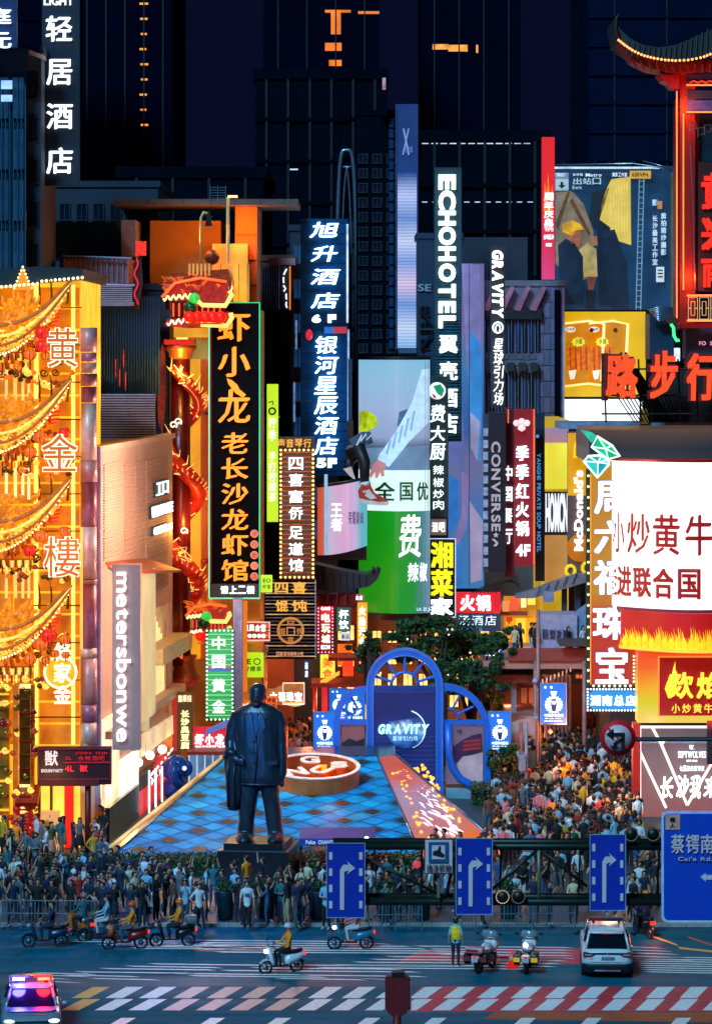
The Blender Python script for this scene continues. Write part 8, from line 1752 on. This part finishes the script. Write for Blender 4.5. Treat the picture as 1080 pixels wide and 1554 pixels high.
def railing(label, p0, p1, n):
    o = thing('barrier', label, 'barrier', p0); a = Vector((0,0,0)); b = Vector(p1)-Vector(p0); wm = M('barrier_white', '#4a626c', .4)
    for z in (.15, .6, 1.1): part('rail', MB().bar(a+Vector((0,0,z)), b+Vector((0,0,z)), .022), wm, o, local=True)
    for i in range(n+1): p = a.lerp(b, i/n); part('bar', MB().bar(p+Vector((0,0,0 if i % 4 == 0 else .15)), p+Vector((0,0,1.12)), .03 if i % 4 == 0 else .014), wm, o, local=True)
def gp(px, py): Y = YG(py,.12); return (WX(px,Y), Y, .12)
railing('white crowd barrier slanting back beside the kerb left of the first lane sign', gp(448,1412), gp(474,1388), 10)
railing('low white barrier standing under the gantry centre', gp(560,1412), gp(640,1411), 16)
railing('long pale barrier behind the police motorcycles', gp(700,1411), gp(872,1409), 32)
railing('pale barrier along the kerb at far left', gp(-10,1409), gp(150,1410), 30)
warm(860, 1120, 165, 900, '#ff8a4a', .6); warm(930, 1180, 152, 600, '#ffb080', .5); warm(800, 1120, 180, 700, '#ff9a5a', .6); warm(880, 1060, 195, 420, '#ff7a3a', .6)  # warm lights added above the crowd in place of shop light
warm(60, 1200, 143, 130, '#ffa040', .4); warm(180, 1200, 152, 200, '#ffb060', .4); warm(770, 1290, 140, 160, '#ff8a5a', .6)
lamp(345, 740, 153, 4600, '#ffcaa8', .8); lamp(345, 960, 153, 1400, '#ffd0b0', .5); warm(990, 1408, 127, 60, '#ff6a20'); lamp(120, 800, 144, 400, '#ff9a7a', .5)  # added lights: wash on the rosy store wall, headlight spill on the road
# ================================================================== people
SKIN = M('skin', '#b07a5c', .55, 0, .08, 6); HAIR = M('black_hair', '#0c090a', .5, 0, .3, 20); SHOE = M('dark_shoe', '#15151a', .5); SHOEW = M('white_shoe', '#a8acb2', .5)
def cloth(name, col): return M('cloth_'+name.replace(' ', '_'), col, .8, 0, .22, 7, .3)
TOPS = {'white': '#c8c8cc', 'black': '#0e1014', 'navy': '#12203c', 'pale blue': '#7aa8c0', 'grey': '#5a6068', 'teal': '#1a6068', 'red': '#a81818', 'pink': '#c86a78', 'orange': '#f88c14', 'yellow': '#c89a1a', 'brown': '#5a3a26', 'green': '#1c5a38', 'cream': '#c8b490', 'checked blue': '#2c4a78'}
BOTS = {'black': '#0c0d12', 'navy': '#141f38', 'blue denim': '#24405e', 'grey': '#4a4e56', 'beige': '#9a8464', 'white': '#b8b8bc'}
def figure(arms, legs='stand', head=(0,0), scale=1.0, skirt=False, sit=False):
    """one continuous skinned body; returns a mesh with slots skin, top, bottom, shoes"""
    V = []; Ed = []; Rd = []; T = []
    def v(p, r, par=None): V.append(p); Rd.append(r); 
    def add(p, r, par): V.append(p); Rd.append(r); i = len(V)-1; (Ed.append((par, i)) if par is not None else None); return i
    hz = .92 if not sit else .82
    pel = add((0,0,hz), (.145,.11), None); wa = add((0,0,hz+.16), (.12,.095), pel); chst = add((0,0,hz+.36), (.155,.115), wa); up = add((0,.01,hz+.47), (.13,.1), chst)
    nk = add((0,.005,hz+.57), (.052,.052), up); hb = add((head[0]*.3,-.015+head[1]*.3,hz+.64), (.068,.078), nk); hm = add((head[0]*.6,-.01+head[1]*.6,hz+.71), (.08,.098), hb); ht = add((head[0],0+head[1],hz+.78), (.06,.07), hm)
    ns = add((head[0]*.8, -.1+head[1], hz+.69), (.018,.018), hm)
    bones = [(pel,wa,1),(wa,chst,1),(chst,up,1),(up,nk,1),(nk,hb,0),(hb,hm,0),(hm,ht,0),(hm,ns,0)]
    for s, (el, wr, hn, sl) in zip((-1,1), arms):
        sh_ = add((s*.17,0,hz+.47), (.062,.062), up); m_ = add(((s*.17+el[0])/2, el[1]/2, (hz+.47+el[2]+hz-.92)/2), (.052,.052), sh_); e = add((el[0],el[1],el[2]+hz-.92), (.042,.042), m_); w2 = add((wr[0],wr[1],wr[2]+hz-.92), (.03,.03), e); h_ = add((hn[0],hn[1],hn[2]+hz-.92), (.036,.026), w2)
        bones += [(up,sh_,1),(sh_,m_,1),(m_,e,1 if sl else 0),(e,w2,1 if sl == 2 else 0),(w2,h_,0)]
        for k in (-1,1):
            f_ = add((hn[0]+k*.02, hn[1]-.02, hn[2]+hz-.92+(-.06 if hn[2] < wr[2] else .06)), (.013,.013), h_); bones.append((h_,f_,0))
    for s in (-1,1):
        if sit: kn = (s*.16,-.44,hz-.08); an = (s*.17,-.36,hz-.5); toe = (s*.18,-.5,hz-.55); hp_ = (s*.1,-.04,hz-.03)
        elif legs == 'walk': kn = (s*.09,-.16*s-.05,.5); an = (s*.09,-.2*s,.1 if s > 0 else .14); toe = (s*.1,-.2*s-.14,.045); hp_ = (s*.09,0,hz-.06)
        elif legs == 'apart': kn = (s*.15,-.03,.49); an = (s*.2,0,.09); toe = (s*.23,-.15,.035); hp_ = (s*.1,0,hz-.06)
        else: kn = (s*.095,-.03,.49); an = (s*.1,0,.09); toe = (s*.12,-.15,.035); hp_ = (s*.09,0,hz-.06)
        h2 = add(hp_, (.095,.1), pel); k2 = add(kn, (.062,.065), h2); m2 = add(((kn[0]+an[0])/2, (kn[1]+an[1])/2+.02, (kn[2]+an[2])/2), (.054,.056), k2); a2 = add(an, (.037,.04), m2); t2 = add(toe, (.04,.03), a2)
        lm = 0 if skirt else 2; bones += [(pel,h2,2),(h2,k2,2),(k2,m2,lm),(m2,a2,lm),(a2,t2,3)]
    me = bpy.data.meshes.new('body'); me.from_pydata([Vector(p)*scale for p in V], Ed, []); ob = bpy.data.objects.new('body', me); COL.objects.link(ob)
    md = ob.modifiers.new('skin', 'SKIN'); md.use_smooth_shade = True; sv = me.skin_vertices[0].data
    for i, r in enumerate(Rd): sv[i].radius = (r[0]*scale, r[1]*scale); sv[i].use_root = (i == 0)
    ss = ob.modifiers.new('sub', 'SUBSURF'); ss.levels = 1; ss.render_levels = 1
    dg = bpy.context.evaluated_depsgraph_get(); dg.update(); m3 = bpy.data.meshes.new_from_object(ob.evaluated_get(dg)); bpy.data.objects.remove(ob)
    P = [Vector(p)*scale for p in V]
    for m in (SKIN, cloth('navy', TOPS['navy']), cloth('black_trousers', BOTS['black']), SHOE): m3.materials.append(m)
    for p in m3.polygons:
        c = p.center; best = (1e9, 0)
        for a, b, mi in bones:
            ab_ = P[b]-P[a]; t = max(0, min(1, (c-P[a]).dot(ab_)/max(ab_.length_squared, 1e-9))); d = (c-(P[a]+ab_*t)).length - (Rd[a][0]*(1-t)+Rd[b][0]*t)*scale
            if d < best[0]: best = (d, mi)
        p.material_index = best[1]; p.use_smooth = True
    m3.name = 'body'; return m3, hz, head, scale
def hairmesh(hz, head, scale, style):
    hx, hy, hh = head[0]*.7, head[1]*.7, hz+.71; mb = MB(); rings = []
    for z, r, fy in ((.0,.098,.035),(.03,.105,.018),(.065,.104,.0),(.095,.088,.0),(.12,.05,.0)):
        rings.append([((hx+r*.88*math.cos(t*PI/7))*scale, (hy+.018+fy+r*1.02*math.sin(t*PI/7)*(1 if math.sin(t*PI/7) > 0 else (.55 if z < .04 else .95)))*scale, (hh+z)*scale) for t in range(14)])
    mb.loft(rings)
    mb.loft([[((hx+w*math.cos(t*PI/6))*scale, (hy+.06+d*math.sin(t*PI/6))*scale, (hh+z)*scale) for t in range(12)] for z, w, d in (((-.07,.06,.035),(-.02,.085,.05),(.05,.085,.055)) if style == 'short' else ((-.36,.07,.03),(-.22,.1,.045),(-.08,.105,.055),(.03,.098,.06)))])
    return mb.mesh('hair', HAIR)
dn = lambda s: ((s*.23,.02,1.14), (s*.25,-.04,.9), (s*.25,-.06,.82), 1)
up1 = lambda s: ((s*.22,-.2,1.2), (s*.12,-.34,1.42), (s*.09,-.36,1.5), 1)
high = lambda s: ((s*.27,-.1,1.58), (s*.2,-.14,1.84), (s*.18,-.16,1.92), 1)
fold = lambda s: ((s*.23,-.02,1.13), (-s*.02,-.2,1.14), (-s*.1,-.2,1.15), 2)
ear = lambda s: ((s*.28,-.1,1.2), (s*.17,-.1,1.46), (s*.12,-.08,1.56), 1)
hip = lambda s: ((s*.34,.06,1.16), (s*.2,-.02,.98), (s*.15,-.05,.95), 1)
bag = lambda s: ((s*.2,-.02,1.14), (s*.16,-.18,1.02), (s*.12,-.22,.98), 1)
bars_ = lambda s: ((s*.3,-.2,1.22), (s*.28,-.44,1.1), (s*.27,-.52,1.08), 1)
POSES = [('arms down', (dn(-1),dn(1)), 'stand', (0,0), 1.0, False, 'short'), ('phone in both hands', (up1(-1),up1(1)), 'stand', (0,-.02), .98, False, 'long'), ('one arm raised', (dn(-1),high(1)), 'apart', (0,.01), 1.03, False, 'short'),
    ('folded arms', (fold(-1),fold(1)), 'stand', (.01,0), 1.02, False, 'short'), ('talking on a phone', (ear(-1),dn(1)), 'walk', (-.02,0), .97, False, 'long'), ('walking along', (dn(-1),bag(1)), 'walk', (0,0), 1.0, False, 'short'),
    ('hands together', (bag(-1),bag(1)), 'stand', (.02,-.01), .95, True, 'long'), ('hand on hip', (hip(-1),dn(1)), 'apart', (0,0), 1.0, False, 'short'), ('arms overhead', (high(-1),high(1)), 'stand', (0,.02), .99, False, 'short'), ('looking aside', (dn(-1),dn(1)), 'stand', (.03,0), .94, True, 'long')]
PROT = []
for nm, arms, legs, hd2, sc_f, sk, hs in POSES:
    m3, hz_, hd3, s_f = figure(arms, legs, hd2, sc_f, sk); skm = None
    if sk: skm = MB().loft([[(r*math.cos(t*PI/8)*s_f, r*.8*math.sin(t*PI/8)*s_f, z*s_f) for t in range(16)] for z, r in ((.5,.24),(.6,.22),(.8,.19),(.96,.15),(1.0,.13))]).mesh('skirt', cloth('black_trousers', BOTS['black']))
    PROT.append((nm, m3, hairmesh(hz_, hd3, s_f, hs), skm, s_f))
sitm = figure(((((-.27,-.14,1.14)), (-.3,-.38,1.08), (-.3,-.46,1.06), 2), ((.27,-.14,1.14), (.3,-.38,1.08), (.3,-.46,1.06), 2)), head=(0,-.03), sit=True); SIT = (sitm[0], hairmesh(sitm[1], sitm[2], 1.0, 'short'))
helm = MB().loft([[(r*.98*math.cos(t*PI/8), r*1.12*math.sin(t*PI/8), z) for t in range(16)] for z, r in ((-.02,.112),(.03,.13),(.08,.125),(.13,.09),(.155,.03))]).mesh('helmet', None)
PH = MB().box(-.035,.035,-.006,.006,-.075,.075).mesh('phone', E('#a8c8f0', 1.4))
used = {}; persons = []
ORD = ['first','second','third','fourth','fifth','sixth','seventh','eighth','ninth','tenth','eleventh','twelfth']
def person(loc, rz, pi, top, bot, zone, hair_col=None, lab=None):
    nm, bm_, hm_, skm, s_f = PROT[pi]; o = bpy.data.objects.new('person', bm_); COL.objects.link(o); o.location = loc; o.rotation_euler = (0,0,rz); k = random.uniform(1.0,1.12); o.scale = (k,k,k)
    for i, m in ((1, cloth(top, TOPS[top])), (2, cloth(bot+'_trousers', BOTS[bot])), (3, SHOEW if random.random() < .4 else SHOE)): o.material_slots[i].link = 'OBJECT'; o.material_slots[i].material = m
    h = bpy.data.objects.new('hair', hm_); COL.objects.link(h); h.parent = o
    if skm: s2_ = bpy.data.objects.new('skirt', skm); COL.objects.link(s2_); s2_.parent = o; s2_.material_slots[0].link = 'OBJECT'; s2_.material_slots[0].material = cloth(bot+'_trousers', BOTS[bot])
    o['category'] = 'person'; o['group'] = 'people in the crowd'; low = 'skirt' if skm else 'trousers'
    o['label'] = lab or '%s top, %s %s, %s, %s' % (top, bot, low, nm, zone)
    persons.append(o); return o
WT = lambda warm_: random.choices(list(TOPS), (8,14,8,3,4,2,4,2,3,3,3,1,3,2) if warm_ else (4,18,14,3,4,6,1,1,1,1,1,2,1,3))[0]
WB = lambda: random.choices(list(BOTS), (6,4,5,2,2,1))[0]
placed = []
def crowd(zone, x0, x1, py0, py1, n, warm_, face=0.0, z=.12, spread=.8, mind=.46, poses=None, xfun=None):
    c_ = 0; tries = 0
    while c_ < n and tries < n*60:
        tries += 1; py = random.uniform(py0, py1); Y = YG(py, z); px = random.uniform(x0, x1)
        if xfun and not xfun(px, py): continue
        x = WX(px, Y)
        if any((x-a)**2+(Y-b)**2 < mind**2 for a, b in placed): continue
        placed.append((x, Y)); c_ += 1; f = face(px) if callable(face) else face
        person((x, Y, z), f+random.gauss(0, spread), random.choices(range(10), (12,9,2,9,6,9,7,8,1,7))[0], WT(warm_), WB(), zone)
# hand placed front row
for px, py, rz, pi, top, bot, lab in ((375,1411,0,0,'white','black','young man in white printed T-shirt standing between two planters'), (302,1410,.3,7,'white','navy','man in white T-shirt with hand on hip turning beside the railing'), (58,1408,.2,0,'black','black','tall man in black T-shirt at the far left kerb'),
        (158,1400,-.3,5,'checked blue','blue denim','person in blue patterned shirt with backpack among the left crowd'), (205,1392,.9,0,'cream','beige','person in pale shirt seen side on above the white parcel'), (221,1405,0,6,'white','black','person carrying a large white box on a carry pole'),
        (112,1390,.2,1,'pink','black','girl in pink top and white cap filming with a phone'), (495,1411,-.4,3,'pale blue','black','person in pale blue shirt by the first lane sign'), (452,1408,.6,0,'navy','black','person in dark jacket sitting edge of the barrier')):
    Y = YG(py,.12); x = WX(px,Y); placed.append((x,Y)); o = person((x,Y,.12), rz, pi, top, bot, '', lab=lab)
    if 'cap' in lab: part('cap', MB().loft([[(r*math.cos(t*PI/7), .01+r*1.1*math.sin(t*PI/7), z) for t in range(14)] for z, r in ((1.60,.115),(1.68,.11),(1.72,.05))]).box(-.07,.07,-.2,-.09,1.6,1.61), cloth('white', TOPS['white']), o, local=True)
    if 'T-shirt standing' in lab: part('shirt_print', MB().box(-.08,.08,-.135,-.128,1.2,1.3), cloth('printed_blue', '#24507a'), o, local=True)
solo('parcel', MB().prect(212,1357,233,1376,130.3,.35), M('parcel_white', '#a8b4bc', .5), 'large white box held in front of a person in the left crowd', 'box')
solo('handbag', MB().ppoly([(70,1385),(82,1385),(84,1398),(68,1398)], 130.1, .12), M('bag_tan', '#6a4a30', .5), 'tan shoulder bag hanging beside the far left kerb', 'bag')
crowd('left kerb crowd', -6, 245, 1350, 1410, 66, False, 0, spread=.7, xfun=lambda px, py: py > 1352)
crowd('kerb before the statue', 245, 500, 1366, 1408, 40, False, 0, spread=1.3)
crowd('kerb left of camera notice', 500, 660, 1366, 1408, 26, False, 0, spread=1.0)
crowd('crowd under the gantry', 655, 1000, 1318, 1408, 62, True, 0, spread=.8, mind=.42)
crowd('plaza beyond the gantry', 690, 985, 1262, 1318, 24, True, lambda px: random.choice((0, PI)), spread=.8, mind=.45, xfun=lambda px, py: px > 690+(1310-py)*.3 and px > 735)
crowd('packed right street', 722, 968, 1200, 1262, 22, True, lambda px: random.choice((0, PI)), spread=.6, mind=.5, xfun=lambda px, py: px > 735+(1262-py)*.35)
crowd('outside the golden hall', 2, 168, 1296, 1340, 24, True, 0, spread=1.2)
crowd('left of the pyramid', 118, 168, 1250, 1294, 9, True, .5, spread=1.0, xfun=lambda px, py: px < 158+(1294-py)*.5)
crowd('outside the red shopfront', 178, 232, 1212, 1240, 6, True, .3, spread=1.0, xfun=lambda px, py: px < 190+(1240-py)*1.1)
crowd('in the left lane', 428, 476, 1172, 1205, 10, True, 0, spread=.9, mind=.4)
zt3 = WZ(1003, 176)
for i, px in enumerate((781, 788, 807, 812, 846, 853, 862, 870, 880, 884)):
    Y = 177.6+(i % 3)*.6; person((WX(px,Y), Y, zt3-.02), random.gauss(0,.8), i % 10, WT(True), WB(), 'on the raised terrace')
# unique wording: repeated labels count from the left in their area
by = {}
for p in persons: by.setdefault(p['label'], []).append(p)
for lab, ps in by.items():
    if len(ps) > 1:
        ps.sort(key=lambda p: p.location.x/p.location.y)
        for i, p in enumerate(ps): p['label'] = '%s, %s from left' % (lab, ORD[i] if i < 12 else str(i+1))
# traffic officer
o = person(spot(691,1467), 2.9, 0, 'pale blue', 'navy', '', lab='traffic officer in yellow green vest with back to the viewer'); o.scale = (1.04,1.04,1.04)
part('reflective_vest', MB().loft([[(w*math.cos(t*PI/8), .01+d_*math.sin(t*PI/8), z) for t in range(16)] for z, w, d_ in ((.98,.165,.135),(1.1,.155,.125),(1.28,.185,.15),(1.4,.165,.13),(1.46,.1,.09))]), E('#a8c818', .35, .5, 9), o, local=True)
part('vest_patch', MB().box(-.09,.09,.155,.165,1.18,1.32), E('#e8a81a', .5), o, local=True)
part('peaked_cap', MB().loft([[(r*math.cos(t*PI/7), r*1.05*math.sin(t*PI/7), z) for t in range(14)] for z, r in ((1.68,.1),(1.72,.105),(1.76,.14),(1.78,.1))]), cloth('navy', TOPS['navy']), o, local=True); part('cap_badge', MB().box(-.06,.06,.12,.14,1.75,1.77), M('plate_white', '#a8a8b0'), o, local=True)
# riders
def rider(px, py, rz, top, bot, helmet, lab, dz=0.0):
    x, Y, _ = spot(px, py); a = rz; off = Vector((math.cos(a)*.28, math.sin(a)*.28, 0)); o = bpy.data.objects.new('person', SIT[0]); COL.objects.link(o); o.location = (x+off.x, Y+off.y, dz); o.rotation_euler = (0,0,rz-PI/2); o.scale = (1.08,1.08,1.06)
    for i, m in ((1, cloth(top, TOPS[top])), (2, cloth(bot+'_trousers', BOTS[bot])), (3, SHOE)): o.material_slots[i].link = 'OBJECT'; o.material_slots[i].material = m
    o['category'] = 'person'; o['label'] = lab; o['group'] = 'riders on scooters'
    if helmet: h = bpy.data.objects.new('helmet', helm); COL.objects.link(h); h.parent = o; h.location = (0,-.01,.82+.73); h.data = helm.copy(); h.data.materials.clear(); h.data.materials.append(M('helmet_'+helmet.strip('#'), helmet, .25))
    else: h = bpy.data.objects.new('hair', SIT[1]); COL.objects.link(h); h.parent = o
    if helmet: v_2 = part('visor', MB().add([(-.09,-.13,1.5),(.09,-.13,1.5),(.085,-.12,1.6),(-.085,-.12,1.6)], [(0,1,2,3)]), GLS, o, local=True)
    return o
rider(69,1437,R(4),'navy','navy',None,'dark clothed rider leaning forward on the far left scooter'); rider(190,1440,R(6),'orange','grey','#d8501a','rider in orange shirt and orange helmet on the red tailed scooter')
rider(262,1436,R(8),'orange','black','#c8641a','rider in amber shirt with dark orange helmet on the black scooter'); rider(121,1424,R(-50),'teal','black','#8a6a60','rider in dark teal sitting on the orange backed scooter')
rider(427,1476,R(24),'orange','black','#b8bcc4','rider in orange yellow jacket and silver helmet on the white scooter'); rider(532,1440,R(4),'pink','white',None,'rider in pink top and white trousers on the teal scooter')
rider(975,1420,R(-70),'navy','black','#d8701a','rider with orange helmet facing away right of the police SUV')
rider(152,1428,R(10),'pale blue','white',None,'rider in pale blue top half hidden behind the orange rider'); scooter('dim teal scooter half hidden behind the orange rider', spot(152,1428), R(10), '#14404c', tail=False)
# far crowd read as one mass
mbc = MB(); cmats = [SKIN, HAIR]+[cloth(k, TOPS[k]) for k in ('white','black','red','orange','cream','brown','pale blue','yellow','pink')]
rd_ = random.Random(9)
def simple(x, Y, z):
    s = rd_.uniform(.98,1.1); m = rd_.choice((2,3,3,3,3,3,3,4,5,6,7,8,8,9,10,3,8)); lx = rd_.uniform(-.04,.04)
    mbc.cur = m; mbc.loft([[(x+w*math.cos(t*PI/4), Y+w*.65*math.sin(t*PI/4), z+h*s) for t in range(8)] for h, w in ((.85,.17),(1.1,.16),(1.32,.21),(1.43,.15),(1.48,.07))])
    mbc.cur = 3; mbc.bar((x-.09,Y,z+.9*s), (x-.1,Y,z+.02), .08, .05, 6); mbc.bar((x+.09,Y,z+.9*s), (x+.1,Y,z+.02), .08, .05, 6)
    mbc.cur = m; mbc.bar((x-.2,Y,z+1.38*s), (x-.23,Y-.1,z+1.1*s), .05, .04, 5); mbc.bar((x+.2,Y,z+1.38*s), (x+.23,Y-.12,z+1.1*s), .05, .04, 5)
    mbc.cur = 0; mbc.bar((x-.23,Y-.1,z+1.1*s), (x-.15,Y-.25,z+1.15*s), .035, .03, 5); mbc.bar((x+.23,Y-.12,z+1.1*s), (x+.2,Y-.2,z+.9*s), .035, .03, 5); mbc.ball((x+lx,Y-.01,z+1.61*s), .1, 8, 6, 1.25); mbc.cur = 1
    fy = rd_.choice((.035,-.02,-.05,-.05)); mbc.ball((x+lx,Y+fy,z+1.65*s), .108, 8, 6, 1.15)
pl2 = []
k = 0
tr = 0
while k < 620 and tr < 6000:
    tr += 1
    py = rd_.uniform(1082,1320) if k > 170 else rd_.uniform(1082,1182); px = rd_.uniform(800,950) if py < 1130 else rd_.uniform(750,968); Y = YG(py,.12); x = WX(px,Y)
    k += 1
    if px < 960-(py-1082)*2.2-80: continue
    if any((x-a)**2+(Y-b)**2 < .16 for a, b in pl2) or any((x-a)**2+(Y-b)**2 < .14 for a, b in placed): continue
    pl2.append((x,Y)); simple(x, Y, .12)
for i in range(24):
    py = rd_.uniform(1135,1170); Y = YG(py,.12); simple(WX(rd_.uniform(428,475),Y), Y, .12)
cr = part('distant_crowd', mbc, cmats, None, kind='stuff')

_b = MB().ball(W(632,1312,133), .17, 10, 8, .9); solo('balloon', _b, E('#d83a48', .8, .3, 6), 'pink red balloon floating left of the camera notice over the crowd', 'balloon')
